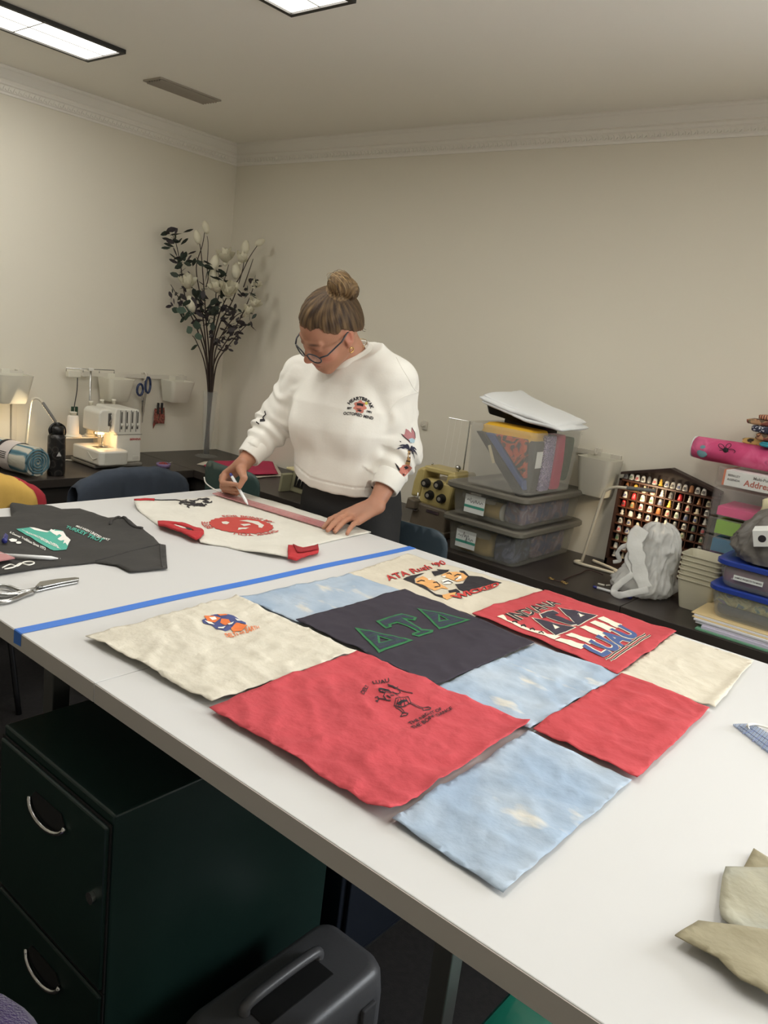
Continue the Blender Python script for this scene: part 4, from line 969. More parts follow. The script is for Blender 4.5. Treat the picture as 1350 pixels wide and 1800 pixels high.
MB().tube(smooth_path([(.049,-.022,.25),(.053,-.02,.23),(.051,-.027,.215),(.053,-.02,.20)],5), .0028, 8).build('threader_lever', M_chrome, om, smooth=True)
vs_, fs_ = text2d('BERNINA', .0145, .0004)
raw('lettering', [(.0760, .098+x, .135+y) for x, y in vs_], fs_, mat('brand_red',(178,40,44),.6), om, False)
MB().box((.0748,.088,.036),(.0768,.122,.052)).build('lever_recess', M_mach2, om, bevel=.003)
MB().box((.005,-.075,.154),(.035,-.045,.161)).build('lamp_lens', M_warm, om)
MB().tube([(.02,-.04,.175),(.02,-.04,.105)], .003, 8).build('presser_bar', M_chrome, om, smooth=True)
MB().box((.008,-.058,.0955),(.050,-.03,.103)).build('presser_foot', M_chrome, om, bevel=.002)
for y in (-.052,-.046): MB().tube([(.026,y,.165),(.026,y,.10)], .0013, 6).build('needle', M_chrome, om)
MB().tube(smooth_path([(.045,-.09,.17),(.05,-.09,.155),(.048,-.082,.145),(.045,-.075,.152)],4), .003, 8).build('foot_lever', M_mach, om, smooth=True)
MB().box((.0,-.09,.0935),(.055,.0,.0945)).build('needle_plate', M_chrome, om)
Lb = bpy.data.lights.new('machine_bulb','POINT'); Lb.energy = .22; Lb.color = (1,.68,.36); Lb.shadow_soft_size = .012
lo_ = bpy.data.objects.new('machine_bulb', Lb); COL.objects.link(lo_); lo_.parent = om; lo_.location = (.03,-.06,.145)
# spool stand, cones, telescopic thread guide
MB().box((-.155,-.20,.115),(-.085,.125,.121)).build('spool_tray', M_mach, om, bevel=.003)
MB().box((-.135,.0,.0),(-.105,.10,.118)).build('tray_support', M_mach, om)
MB().tube([(-.12,-.035,.118),(-.12,-.035,.44)], .0045, 10).build('thread_mast', M_chrome, om, smooth=True)
MB().box((-.13,-.047,.436),(-.11,-.023,.450)).build('mast_head', M_mach, om, bevel=.003)
MB().tube([(-.12,-.16,.43),(-.12,-.16,.445),(-.12,.09,.445),(-.12,.09,.43)], .0022, 6).build('thread_guide', M_chrome, om, smooth=True)
for y in (-.075,.01): MB().tube([(-.12,y,.444),(-.12,y,.428)], .002, 6).build('guide_eye', M_chrome, om, smooth=True)
M_cone = mat('cream_thread', (226,220,198), .9, bump=.4, bscale=300)
def cone(label, loc, h, r, m):
    t = thing('thread_cone', label, 'thread', loc, 0, 'thread cones on the overlock machine')
    MB().lathe([(r*1.45,0),(r*1.5,.004),(r*1.25,.010),(r*1.0,.013)], (0,0,0), 20).build('cone_base', M_plast, t, smooth=True)
    MB().lathe([(r*1.02,.012),(r*1.0,.016),(r*.88,h*.82),(r*.66,h*.86)], (0,0,0), 24).build('thread', m, t, smooth=True)
    MB().lathe([(r*.55,h*.84),(r*.52,h*.95),(r*.62,h*.96),(r*.55,h)], (0,0,0), 18).build('cone_top', M_plast, t, smooth=True)
    return t
ox, oy = -3.40, 2.09
cone('large white thread cone at the left of the overlock machine', (ox-.12,oy-.118,TC+.121), .118, .029, mat('white_thread',(236,228,216),.9,bump=.3,bscale=300))
cone('cream thread cone behind the head of the overlock machine, nearest the mast', (ox-.115,oy-.030,TC+.121), .172, .018, M_cone)
cone('cream thread cone behind the middle of the overlock machine', (ox-.12,oy+.03,TC+.121), .180, .018, M_cone)
cone('cream thread cone behind the right end of the overlock machine', (ox-.12,oy+.095,TC+.121), .182, .018, M_cone)
wc = MB().tube(smooth_path([(-3.50,1.99,TC+.004),(-3.56,1.9,TC+.004),(-3.60,1.80,TC+.003),(-3.62,1.6,TC+.003)],6), .003, 6).build('power_cord', M_plast, None, smooth=True); tag(wc, 'white power cord trailing from the overlock machine along the desk', 'cord')
# tape measure / pincushion
M_lilac = mat('lilac_plastic', (140,120,160), .4); M_pins = ramp_mat('pin_heads', 'cells', 200, [(0,(120,40,44)),(.5,(170,60,54)),(1,(70,50,60))], .6)
pcn = thing('pin_dish', 'lilac pin dish with red pins on the left desk', 'pin dish', (-3.262,2.315,TC))
MB().lathe([(.024,0),(.030,.002),(.034,.012),(.036,.020),(.033,.022),(.030,.016),(.005,.014)], (0,0,0), 28).build('dish', M_lilac, pcn, smooth=True)
MB().sphere((0,0,.016), (.027,.024,.011), 16, 8).build('pins', M_pins, pcn, smooth=True)
MB().tube([(.01,.02,.024),(.02,.04,.028)], .0022, 6).build('pin', M_sciss, pcn, smooth=True)

# ---------------------------------------------------------------- vase with magnolia branches in the corner
M_glass = mat('clear_glass', (226,230,224), .05, alpha=.12); M_stem = mat('dark_brown_bark', (62,50,44), .9, bump=.5, bscale=90); M_petal = mat('cream_petal', (226,220,196), .75, var=.06, vscale=20)
M_leafd = mat('dark_purple_leaf', (62,56,58), .7); M_leafg = mat('grey_green_leaf', (70,88,74), .7); M_leafg2 = mat('deep_green_leaf', (50,60,50), .7)
VX, VY = -3.465, 2.735
va = thing('vase', 'clear glass vase with tall magnolia and eucalyptus branches in the corner', 'vase', (0,0,0))
MB().lathe([(.062,0),(.064,.003),(.05,.008),(.02,.012),(.016,.02),(.022,.06),(.030,.16),(.036,.30),(.040,.36),(.0385,.36),(.034,.30),(.028,.16),(.018,.06),(.004,.022)], (VX,VY,TC), 28).build('glass', M_glass, va, smooth=True)
vdir = Vector((VX,VY,0)).normalized(); vside = Vector((-vdir.y,vdir.x,0))*-1   # to the image right
D0 = math.hypot(VX,VY)
def fp(x, y, back=0.0):
    """point of the bouquet: pixel at the vase's distance, 'back' metres further from the camera"""
    d = ray(x,y); h = d.x*vdir.x+d.y*vdir.y; p = d*((D0+back)/h)+Vector((0,0,CAM_H))
    p.x = max(p.x, XA+.025); p.y = min(p.y, YB-.025); return p
B0 = V(VX,VY,TC+.015)
rnd = random.Random(11)
def branch(px, r0=.0045, r1=.0016, back0=0.0, back1=0.0, root=True):
    k = len(px); P = [fp(x,y,back0+(back1-back0)*i/max(1,k-1)) for i,(x,y) in enumerate(px)]
    if root: P = [B0+V(rnd.uniform(-.008,.008),rnd.uniform(-.008,.008),0)] + P
    P = smooth_path(P,5); n = len(P)
    MB().tube(P, [r0+(r1-r0)*i/(n-1) for i in range(n)], 6).build('branch', M_stem, va, smooth=True)
    return P
stems = []
TR = [(368,690),(371,620)]
main = [
 ([(366,700),(363,620),(357,560),(352,520),(345,470),(356,430),(360,405)], -.02, -.05),
 ([(368,700),(367,620),(362,560),(358,500),(353,440),(348,420)], .0, .0),
 ([(370,700),(372,620),(383,560),(400,520),(420,490),(437,455),(452,432)], -.02, -.12),
 ([(371,700),(374,620),(386,570),(408,530),(425,480),(430,450)], .0, -.10),
 ([(367,700),(364,630),(352,575),(335,545),(325,520),(318,470),(310,430),(303,412)], .02, -.02),
 ([(366,700),(362,630),(345,575),(330,545),(312,520),(300,500)], .0, .0),
 ([(369,700),(370,630),(376,570),(382,530),(395,490),(402,465)], .0, -.05),
 ([(372,700),(378,620),(395,580),(415,555),(430,548)], -.03, -.12),
 ([(368,700),(368,640),(372,590),(378,545),(380,500),(378,460)], .02, .0),
 ([(371,700),(376,640),(398,600),(420,565),(440,520),(450,490)], .0, -.14),
 ([(366,700),(360,640),(345,600),(338,590)], .0, -.02),
 ([(372,700),(381,640),(400,610),(425,580),(440,566)], .0, -.12)]
for px, b0_, b1_ in main: stems.append(branch(px, .005, .0016, b0_, b1_))
for px in ([(362,505),(366,488),(364,470),(366,432),(364,415)], [(352,462),(345,452)], [(408,530),(398,512),(398,495),(388,488)], [(428,505),(440,470),(445,455)], [(357,500),(350,495)], [(398,520),(412,505)]):
    branch(px, .0028, .0013, -.03, -.05, False)
def petal_mesh(L_, W_, cup, nu=6, nv=5):
    vs=[]; fs=[]
    for i in range(nu+1):
        t=i/nu; w_=W_*math.sin(PI*min(1,.12+.84*t))**.7*(1 if t<.97 else .5)
        for j in range(nv+1):
            s=(j/nv-.5)*2; vs.append((s*w_/2, L_*t*math.cos(cup*t)+0, L_*t*math.sin(cup*t)*.9+.35*w_*s*s))
    for i in range(nu):
        for j in range(nv):
            a=i*(nv+1)+j; fs.append((a,a+1,a+nv+2,a+nv+1))
    return vs, fs
PM = {}
def placed(name, key, verts, faces, m, M, parent):
    if key not in PM:
        me = bpy.data.meshes.new(name); me.from_pydata(verts,[],faces); me.materials.append(m); me.polygons.foreach_set('use_smooth',[True]*len(me.polygons)); PM[key]=me
    o = bpy.data.objects.new(name, PM[key]); COL.objects.link(o); o.parent = parent; o.matrix_world = M; return o
def orient(p, d, roll_=0.0, sc_=1.0):
    q = Vector(d).to_track_quat('Y','Z'); return Matrix.Translation(p) @ q.to_matrix().to_4x4() @ Matrix.Rotation(roll_,4,'Y') @ Matrix.Scale(sc_,4)
def blossom(x, y, size, up, back=-.06, n=7):
    c = fp(x,y,back); u = (vside*up[0]+V(0,0,1)*up[1]-vdir*up[2]).normalized(); a1 = u.orthogonal().normalized(); a2 = u.cross(a1)
    e = bpy.data.objects.new('magnolia_flower', None); 
    fl = MB().sphere(c-u*size*.05, size*.14, 8, 6).build('magnolia_flower', M_petal, va, smooth=True)
    v1,f1 = petal_mesh(1.0,.66,.42)
    for k in range(n):
        an = 2*PI*k/n*1.0+rnd.uniform(-.2,.2); op = (1.1 if k%2 else .55)
        out = a1*math.cos(an)+a2*math.sin(an); d = (u*(1.0-op*.55)+out*op).normalized()
        zax = (u-d*u.dot(d)).normalized(); xax = d.cross(zax)
        M = Matrix((xax,d,zax)).transposed().to_4x4(); M = Matrix.Translation(c) @ M @ Matrix.Scale(size*rnd.uniform(.85,1.05),4)
        placed('petal','petal',v1,f1,M_petal,M,fl)
def bud(x, y, size, up, back=-.05):
    c = fp(x,y,back); u = (vside*up[0]+V(0,0,1)*up[1]).normalized()
    M = u.to_track_quat('Z','Y').to_matrix().to_4x4()
    MB().lathe([(.12*size,-.5*size),(.26*size,-.3*size),(.32*size,0),(.24*size,.3*size),(.10*size,.52*size)], c, 10, M).build('magnolia_bud', M_petal, va, smooth=True)
for a in ((331,508,.082,(-.1,1,.4),-.06),(396,462,.090,(.0,1,.3),-.05),(401,520,.092,(.1,.8,.7),-.10),(421,462,.068,(.5,1,.2),-.10),(443,540,.062,(.5,.9,.3),-.16),(384,514,.075,(-.4,.9,.4),-.10),(435,553,.055,(.2,.8,.5),-.14),(447,505,.05,(.5,.9,.3),-.14)): blossom(*a)
for a in ((362,400,.062,(-.3,1)),(347,417,.066,(-.3,1)),(431,436,.075,(.1,1)),(457,426,.055,(.9,.6)),(377,463,.082,(.2,1)),(375,487,.082,(-.1,1)),(415,477,.082,(-.1,1)),(336,535,.085,(-.3,1)),(432,549,.06,(.5,.8)),(390,537,.04,(.6,.8)),(446,500,.05,(.4,.8))): bud(*a)
def leaf_mesh(w_): 
    P=[(0,0),(w_*.32,.25),(w_*.5,.5),(w_*.36,.8),(0,1),(-w_*.36,.8),(-w_*.5,.5),(-w_*.32,.25)]
    vs=[(0,.5,-.03)]+[(x,y,.10*abs(x)/w_-.05*math.sin(PI*y)) for x,y in P]; fs=[(0,1+i,1+(i+1)%8) for i in range(8)]
    return vs, fs
lvA, lvB = leaf_mesh(.5), leaf_mesh(.85)
def leaf(p, d, L_, key, m):
    vs,fs = lvA if key[0]=='a' else lvB
    placed('leaf', key, vs, fs, m, orient(p, d, rnd.uniform(-1.2,1.2), L_), va)
# leaves along the branches (density by region of the photograph)
def scatter(px, n, spread, L_, kinds, back=-.05):
    for k in range(n):
        i = rnd.randrange(len(px)-1); t = rnd.random(); x = px[i][0]+(px[i+1][0]-px[i][0])*t; y = px[i][1]+(px[i+1][1]-px[i][1])*t
        p = fp(x+rnd.uniform(-spread,spread), y+rnd.uniform(-spread,spread), back+rnd.uniform(-.06,.03))
        d = vside*rnd.uniform(-1,1)+V(0,0,1)*rnd.uniform(-.5,1)-vdir*rnd.uniform(-.3,.6)
        key, m = kinds[rnd.randrange(len(kinds))]
        leaf(p, d, L_*rnd.uniform(.75,1.2), key, m)
KD = ('ad',M_leafd); KG = ('bg',M_leafg); KG2 = ('ag2',M_leafg2)
scatter([(311,400),(310,430),(318,460),(330,480)], 40, 13, .050, [KD,KG2], -.02)
scatter([(330,480),(325,500),(340,530)], 14, 14, .045, [KD,KG2], -.02)
scatter([(300,500),(305,530),(318,545)], 14, 8, .034, [KD,KG2], -.02)
scatter([(318,540),(330,550),(340,555)], 8, 9, .05, [KG], -.06)
for x,y in ((330,573),(347,584),(348,606),(327,556),(342,548),(316,545)): leaf(fp(x,y,-.07), vside*rnd.uniform(-.6,.3)+V(0,0,-.4)-vdir*.3, .05, 'bg', M_leafg)
scatter([(362,470),(372,490),(385,520),(392,490),(398,495)], 34, 12, .056, [KG2], -.05)
scatter([(350,530),(365,545),(380,560),(395,550)], 60, 18, .056, [KG2,KD], -.03)
scatter([(398,540),(412,560),(408,580),(418,590)], 46, 13, .044, [KD], -.06)
scatter([(425,525),(440,510),(450,500)], 20, 10, .038, [KG2,KD], -.14)
scatter([(376,590),(390,610),(405,600)], 30, 10, .036, [KD], -.03)
scatter([(430,540),(440,560),(446,575)], 10, 8, .034, [KD,KG2], -.12)

# ---------------------------------------------------------------- right desk: clear totes
M_tote = mat('clear_smoky_plastic', (170,168,158), .18, alpha=.22); M_lidg = mat('smoky_grey_lid', (112,108,98), .35, alpha=.93); M_totec = mat('clear_frosted_plastic', (206,204,196), .22, alpha=.20)
def rrect(x0, y0, x1, y1, r, n=4):
    return [(x+(x0+x1)/2, y+(y0+y1)/2) for x, y in rounded((x1-x0)/2, (y1-y0)/2, r, n)]
def tote(label, x0, y0, x1, y1, z0, z1, m, lid=True, taper=.94, rim=.012):
    cx, cy = (x0+x1)/2, (y0+y1)/2
    t = thing('storage_tote', label, 'storage box', (cx,cy,z0), 0, 'clear plastic totes stacked on the right desk')
    hx, hy, h = (x1-x0)/2, (y1-y0)/2, z1-z0
    def ring(z, s, th=0): return [V(x*s,y*s,z) for x, y in rounded(hx-th, hy-th, .028)]
    th = .0022
    MB().loft([ring(0,taper*.98),ring(.004,taper),ring(h-.012,1.0),ring(h-.012,1.025),ring(h,1.03),ring(h,1.0,th),ring(h-.014,.995,th),ring(.006,taper,th),ring(.003,taper*.97,th)]).build('tub', m, t, smooth=True, auto=.5)
    if lid:
        lz = h+.0005
        def lr(z, e): return [V(x,y,z) for x,y in rounded(hx+e, hy+e, .034)]
        MB().loft([lr(lz-.016,rim+.004),lr(lz-.010,rim+.009),lr(lz+.003,rim+.008),lr(lz+.008,rim+.002),lr(lz+.008,rim-.010),lr(lz+.002,rim-.022),lr(lz+.002,-hx*.5)]).build('lid', M_lidg, t, smooth=True, auto=.6)
    return t
TX0_, TX1_ = -1.632, -1.315
tA_ = tote('bottom clear tote with a grey lid and white label, on the desk', TX0_, 2.452, TX1_, 2.925, .751, .884, M_tote)
tB_ = tote('middle clear tote with a grey lid holding a yellow ribbon spool', TX0_, 2.452, TX1_, 2.925, .894, 1.010, M_tote)
tC_ = tote('open frosted tote on top of the stack, filled with packed fabrics', -1.597, 2.455, -1.312, 2.83, 1.020, 1.250, M_totec, False, .93)
M_label = mat('label_paper', (226,228,224), .7); M_lgreen = mat('label_green', (70,150,130), .7)
def tote_label(t, x, z, scr, w_=.088, h_=.068):
    lb = MB().box((x-w_/2,-.2368,z-h_/2),(x+w_/2,-.2355,z+h_/2)).build('paper_label', M_label, t)
    MB().box((x-w_/2,-.2374,z-h_*.22),(x+w_/2,-.2369,z-h_*.08)).build('green_band', M_lgreen, lb)
    M_ = Matrix.Translation((x,-.2372,z)) @ Matrix(((1,0,0,0),(0,0,1,0),(0,1,0,0),(0,0,0,1)))
    def ink(q, ww, m, nm): 
        v, f = flat_mesh(stroke(smooth_path([V(*p,0) for p in q],3),ww) if False else stroke([Vector((p.x,p.y)) for p in smooth_path([V(*p,0) for p in q],4)],ww), (), .05)
        raw(nm, [M_ @ V(p[0],p[1],-.0006) for p in v], f, m, lb, False)
    for q in scr: ink(q, .0016, M_ink, 'handwriting')
    return lb
tote_label(tA_, -.062, .058, [[(-.036,.010),(-.030,.014),(-.024,.009),(-.018,.014)],[(-.016,.004),(-.008,.028),(-.006,.008),(.0,.018),(.004,.008),(.010,.018),(.014,.010)],[(0,-.006),(.006,.008),(.004,-.012)],[(.012,.0),(.016,.008),(.022,-.002),(.028,.006),(.034,.0)]])
tote_label(tB_, -.045, .054, [[(-.036,.012),(-.028,.016),(-.022,.010)],[(-.018,.024),(-.016,.004),(-.008,.014),(-.004,.004),(.002,.016),(.006,.006)],[(.006,.018),(.012,.006),(.018,.016),(.024,.006),(.030,.014),(.036,.008)]])
for tt, zz in ((tA_,.094),(tB_,.084)):
    MB().loft([[V(x-.03,-.2365+.0,z) for x,z in [(px_*1.0,zz+pz_*.5) for px_,pz_ in rounded(.075,.03,.018)]],[V(x-.03,-.2385,z) for x,z in [(px_*.97,zz+pz_*.48) for px_,pz_ in rounded(.075,.03,.018)]]]).build('front_grip', M_tote, tt, smooth=False)
# contents of the totes: folded fabrics and packages
M_navyp = ramp_mat('navy_print', 'noise', 22, [(0,(30,32,52)),(.45,(44,52,88)),(.6,(98,110,150)),(1,(190,196,210))], .5, distortion=1.5)
M_ylw = ramp_mat('yellow_wrap', 'noise', 9, [(0,(196,160,86)),(.5,(222,190,116)),(1,(206,172,96))], .6)
M_mix = ramp_mat('mauve_blue_wrap', 'noise', 16, [(0,(54,56,84)),(.42,(96,104,148)),(.55,(150,120,140)),(.7,(176,170,190)),(1,(70,60,70))], .4, distortion=2)
M_brn = mat('dark_brown_cloth', (62,54,46), .9, bump=.4)
def bundle(name, label, cat, lo, hi, m, bev=.012, rz=0.0, crum=.006, seed=1, group='fabrics packed in the totes'):
    """soft package: rounded box with crumpled surface"""
    cx, cy = (lo[0]+hi[0])/2, (lo[1]+hi[1])/2; hx, hy, hz = (hi[0]-lo[0])/2, (hi[1]-lo[1])/2, hi[2]-lo[2]
    n = 10; rings = []; prof2 = [(0,.90),(.06,.97),(.25,1),(.5,1),(.75,1),(.94,.97),(1,.90)]
    for t_, s in prof2:
        R = []
        for x, y in rounded(hx*s, hy*s, min(hx,hy)*.35, n):
            k = crum*nz(x*30+seed, y*30, t_*4+seed); R.append(V(x+k*(1 if x>0 else -1)*-abs(1), y-abs(k)*(1 if y>0 else -1), t_*hz))
        rings.append(R)
    o = MB().loft(rings).build(name, m, None, smooth=True, auto=1.2); o.location = (cx,cy,lo[2]); o.rotation_euler.z = rz
    return tag(o, label, cat, group)
bundle('fabric_package', 'yellow wrapped fabric package in the bottom tote', 'fabric', (-1.60,2.475,.757),(-1.43,2.70,.845), M_ylw, seed=1)
bundle('fabric_package', 'navy printed fabric in the front corner of the bottom tote', 'fabric', (-1.425,2.475,.757),(-1.345,2.62,.855), M_navyp, seed=2)
bundle('fabric_package', 'blue mauve fabric along the right side of the bottom tote', 'fabric', (-1.425,2.63,.757),(-1.345,2.89,.860), M_mix, seed=3)
bundle('fabric_package', 'dark brown cloth at the back of the bottom tote', 'fabric', (-1.60,2.71,.757),(-1.43,2.90,.86), M_brn, seed=4)
bundle('fabric_package', 'dark brown cloth filling the back of the middle tote', 'fabric', (-1.60,2.60,.900),(-1.425,2.90,.988), M_brn, seed=5)
bundle('fabric_package', 'blue and mauve wrapped fabric along the right side of the middle tote', 'fabric', (-1.418,2.50,.900),(-1.345,2.89,.985), M_mix, seed=6)
rs = thing('ribbon_spool', 'yellow ribbon spool lying in the front of the middle tote', 'spool', (-1.475,2.515,.934), 0)
Mx = Matrix.Rotation(PI/2,4,'Y')
MB().lathe([(.031,-.055),(.032,-.05),(.032,.045),(.03,.05)], (0,0,0), 24, Mx).build('ribbon', mat('yellow_ribbon',(222,184,90),.5), rs, smooth=True)
for x in (-.058,.052): MB().lathe([(.033,-.003),(.034,0),(.033,.003)], (x,0,0), 24, Mx).build('spool_flange', M_plast, rs, smooth=True)
# top tote
M_flame = ramp_mat('flame_print', 'noise', 11, [(0,(34,28,30)),(.40,(46,32,34)),(.47,(206,86,44)),(.56,(186,60,40)),(.62,(60,40,44)),(1,(40,60,120))], .55, distortion=2.2)
M_bluep = mat('royal_blue_package', (40,74,140), .45); M_glit = ramp_mat('lavender_glitter', 'cells', 300, [(0,(96,86,120)),(.4,(140,124,170)),(.8,(176,160,200)),(1,(220,210,230))], .35)
M_hot = mat('hot_pink_cloth', (206,52,104), .8, bump=.4); M_blackc = mat('black_cloth', (30,29,32), .85, bump=.3)
def wedge(name, label, pxs, Y0, Y1, m, z_off=0.0, group='fabrics packed in the totes'):
    """package with an outline in the front plane of the tote"""
    P = [ony(x,y,Y0) for x,y in pxs]
    o = MB().prism([(p.x,p.z) for p in P], Y0, Y1, Matrix(((1,0,0,0),(0,0,1,0),(0,1,0,0),(0,0,0,1)))).build(name, m, None, bevel=.004)
    return tag(o, label, 'fabric', group)
wedge('fabric_package', 'black edged fabric board slanting across the open tote', [(836,757),(850,760),(921,868),(905,871)], 2.475, 2.72, M_blackc)
wedge('fabric_package', 'royal blue strip of packed fabric beside the slanting board', [(852,760),(868,763),(918,846),(919,863)], 2.475, 2.70, M_bluep)
wedge('fabric_package', 'orange flame printed fabric in the open tote', [(870,763),(923,773),(920,842)], 2.475, 2.70, M_flame)
ppk = thing('price_card', 'narrow cream price card on the blue packed fabric', 'card', ony(864,798,2.4745))
MB().box((-.006,-.0012,-.034),(.006,-.0002,.034), Matrix.Rotation(-.45,4,'Y')).build('card', mat('cream_card',(220,206,170),.7), ppk)
def sidepack(label, ya, yb, z0, z1, m, seed, x1=-1.328): return bundle('fabric_package', label, 'fabric', (x1-.06,ya,z0),(x1,yb,z1), m, seed=seed, crum=.008)
sidepack('black fabric with white labels at the right side of the open tote', 2.50,2.565,1.03,1.215, M_blackc, 11)
sidepack('lavender glitter fabric at the right side of the open tote', 2.57,2.655,1.03,1.235, M_glit, 12)
sidepack('hot pink fabric at the right side of the open tote', 2.66,2.735,1.03,1.235, M_hot, 13)
sidepack('green fabric in the back corner of the open tote', 2.74,2.80,1.06,1.225, mat('bottle_green_cloth',(46,74,54),.9,bump=.3), 14)
tg_ = thing('swing_tag', 'white card tag tucked beside the black fabric in the open tote', 'tag', (-1.3262,2.53,1.15)); MB().box((0,-.022,-.03),(.001,.022,.03)).build('card', M_label, tg_)
bundle('fabric_package', 'folded black and yellow fabric heaped at the top of the open tote', 'fabric', (-1.57,2.50,1.205),(-1.345,2.62,1.252), mat('yellow_jersey',(224,174,44),.9,bump=.5,bscale=40,var=.12), seed=15, crum=.014)
bundle('fabric_package', 'dark brown fabric heaped behind the yellow one in the open tote', 'fabric', (-1.56,2.625,1.17),(-1.40,2.80,1.285), M_brn, seed=16, crum=.014)
# dark tray leaning on the rim
dt = thing('tray', 'black plastic tray sticking out of the open tote under the white blanket', 'tray', (-1.50,2.70,1.262), 0); dt.rotation_euler = (0,.10,0)
MB().loft([[V(x,y,z) for x,y in rounded(hx,hy,.025)] for z,hx,hy in ((0,.125,.085),(.004,.128,.088),(.035,.138,.098),(.038,.142,.102),(.038,.136,.096),(.006,.124,.084))]).build('tray_shell', M_blkpl, dt, smooth=True, auto=.6)
# folded white blanket on top
M_felt = mat('white_fleece', (226,228,228), 1.0, bump=.5, bscale=220, sheen=.3)
fb = thing('folded_blanket', 'folded white fleece blanket lying on top of the tote stack', 'blanket', (0,0,0))
def fold_slab(name, FL, FR, BR, BL, th, seed, sag=.012):
    """thick soft folded sheet spanning four corners, edges rounded"""
    FL, FR, BR, BL = [Vector(p) for p in (FL,FR,BR,BL)]; n = 26; m = 40; rings = []
    for i in range(n+1):
        s_ = i/n; a = FL.lerp(FR,s_); b = BL.lerp(BR,s_); e = min(1,.30+math.sqrt(min(s_,1-s_)/.06*1.0)*.7) if min(s_,1-s_) < .06 else 1; R = []
        for k in range(m):
            t = 2*PI*k/m; c_, q = math.cos(t), math.sin(t)
            v = .5+.5*(abs(c_)**.45)*(1 if c_ > 0 else -1); w_ = (abs(q)**.6)*(1 if q > 0 else -1)
            p = a.lerp(b,v); R.append(p+V(0,0,th*.5*(1+w_*e)-sag*math.sin(PI*s_)*.5+.006*nz(p.x*9,p.y*9,seed)+.002*nz(p.x*30,p.y*30,seed)))
        rings.append(R)
    return MB().loft(rings).build(name, M_felt, fb, smooth=True)
fold_slab('fold', ony(846,712,2.50), ony(986,762,2.475), ony(1034,757,2.74), ony(915,712,2.80), .022, 1)
fold_slab('fold', ony(842,703,2.495), ony(978,757,2.478), ony(1030,748,2.75), ony(914,696,2.81), .026, 2)
fold_slab('fold', ony(850,697,2.505), ony(950,742,2.50), ony(985,735,2.76), ony(915,690,2.82), .018, 3)

# ---------------------------------------------------------------- gold overlock machine behind the woman
M_gold = mat('gold_beige_enamel', (190,172,112), .35); M_taupe = mat('taupe_enamel', (104,94,80), .4); M_knob = mat('black_knob', (30,29,28), .4)
gm = thing('overlock_machine', 'old gold and brown overlock machine with four black dials beside the totes', 'sewing machine', (-1.79,2.56,TC))
XZ = Matrix(((1,0,0,0),(0,0,1,0),(0,1,0,0),(0,0,0,1)))
MB().prism([(-.105,.0),(.085,0),(.075,.118),(-.085,.122)], 0, .20, XZ).build('lower_body', M_taupe, gm, bevel=.008)
MB().box((-.12,-.006,.0),(.09,.20,.028)).build('base_plate', M_taupe, gm, bevel=.005)
MB().prism([(-.075,.118),(.078,.114),(.090,.225),(-.062,.225)], .01, .15, XZ).build('dial_panel', M_gold, gm, bevel=.010)
MB().prism([(-.118,.135),(-.072,.142),(-.060,.225),(-.058,.262),(-.080,.268),(-.098,.252),(-.112,.2)], .01, .13, XZ).build('head_cover', M_gold, gm, bevel=.010)
MB().prism([(-.075,.252),(.072,.252),(.092,.258),(.080,.274),(-.072,.274)], .02, .12, XZ).build('handle_bar', M_gold, gm, bevel=.006)
MB().prism([(.045,.215),(.092,.215),(.100,.255),(.088,.27),(.052,.262)], .01, .16, XZ).build('handle_post', M_gold, gm, bevel=.010)
for x, z in ((-.040,.207),(.022,.212),(-.015,.162),(.044,.160)):
    M_ = Matrix.Rotation(PI/2,4,'X')
    kd = MB().lathe([(.019,0),(.020,.004),(.018,.008),(.0165,.020),(.015,.023)], (x,.010,z), 22, M_).build('tension_dial', M_knob, gm, smooth=True, auto=.7)
    MB().lathe([(.008,.0232),(.008,.0242)], (x,.010,z), 16, M_).build('dial_face', mat('dial_silver',(176,172,160),.4,.5), kd)
MB().prism([(-.108,.09),(-.060,.095),(-.062,.13),(-.100,.138)], -.03, .02, XZ).build('chain_guard', M_taupe, gm, bevel=.005)
MB().box((-.018,-.0035,.092),(.045,-.001,.104)).build('name_plate', M_chrome, gm)
MB().tube([(-.078,.01,.16),(-.078,.01,.11)], .004, 8).build('needle_bar', M_chrome, gm, smooth=True)
MB().box((-.10,-.02,.088),(-.055,.02,.094)).build('presser_foot', M_chrome, gm, bevel=.002)
MB().sphere((.066,.06,.288), .012, 12, 8).build('guide_knob', M_chrome, gm, smooth=True); MB().tube([(.066,.06,.27),(.066,.06,.282)], .006, 8).build('knob_stem', M_chrome, gm)
MB().sphere((-.055,.05,.281), .005, 10, 6).build('screw_knob', M_chrome, gm, smooth=True)
MB().tube([(.03,.155,.02),(.03,.155,.47),(-.075,.155,.468)], .0028, 8).build('thread_mast', M_chrome, gm, smooth=False)
for k, x in enumerate((-.07,-.04,-.01)):
    MB().tube([(x,.155,.468),(-.02+k*.03,.07,.285)], .0005, 4).build('thread', M_thread, gm)
pkc = cone('pink thread cone showing through the handle of the gold overlock machine', (-1.775,2.79,TC), .24, .020, mat('pink_thread',(214,150,140),.9)); pkc['group'] = 'thread cones behind the gold machine'

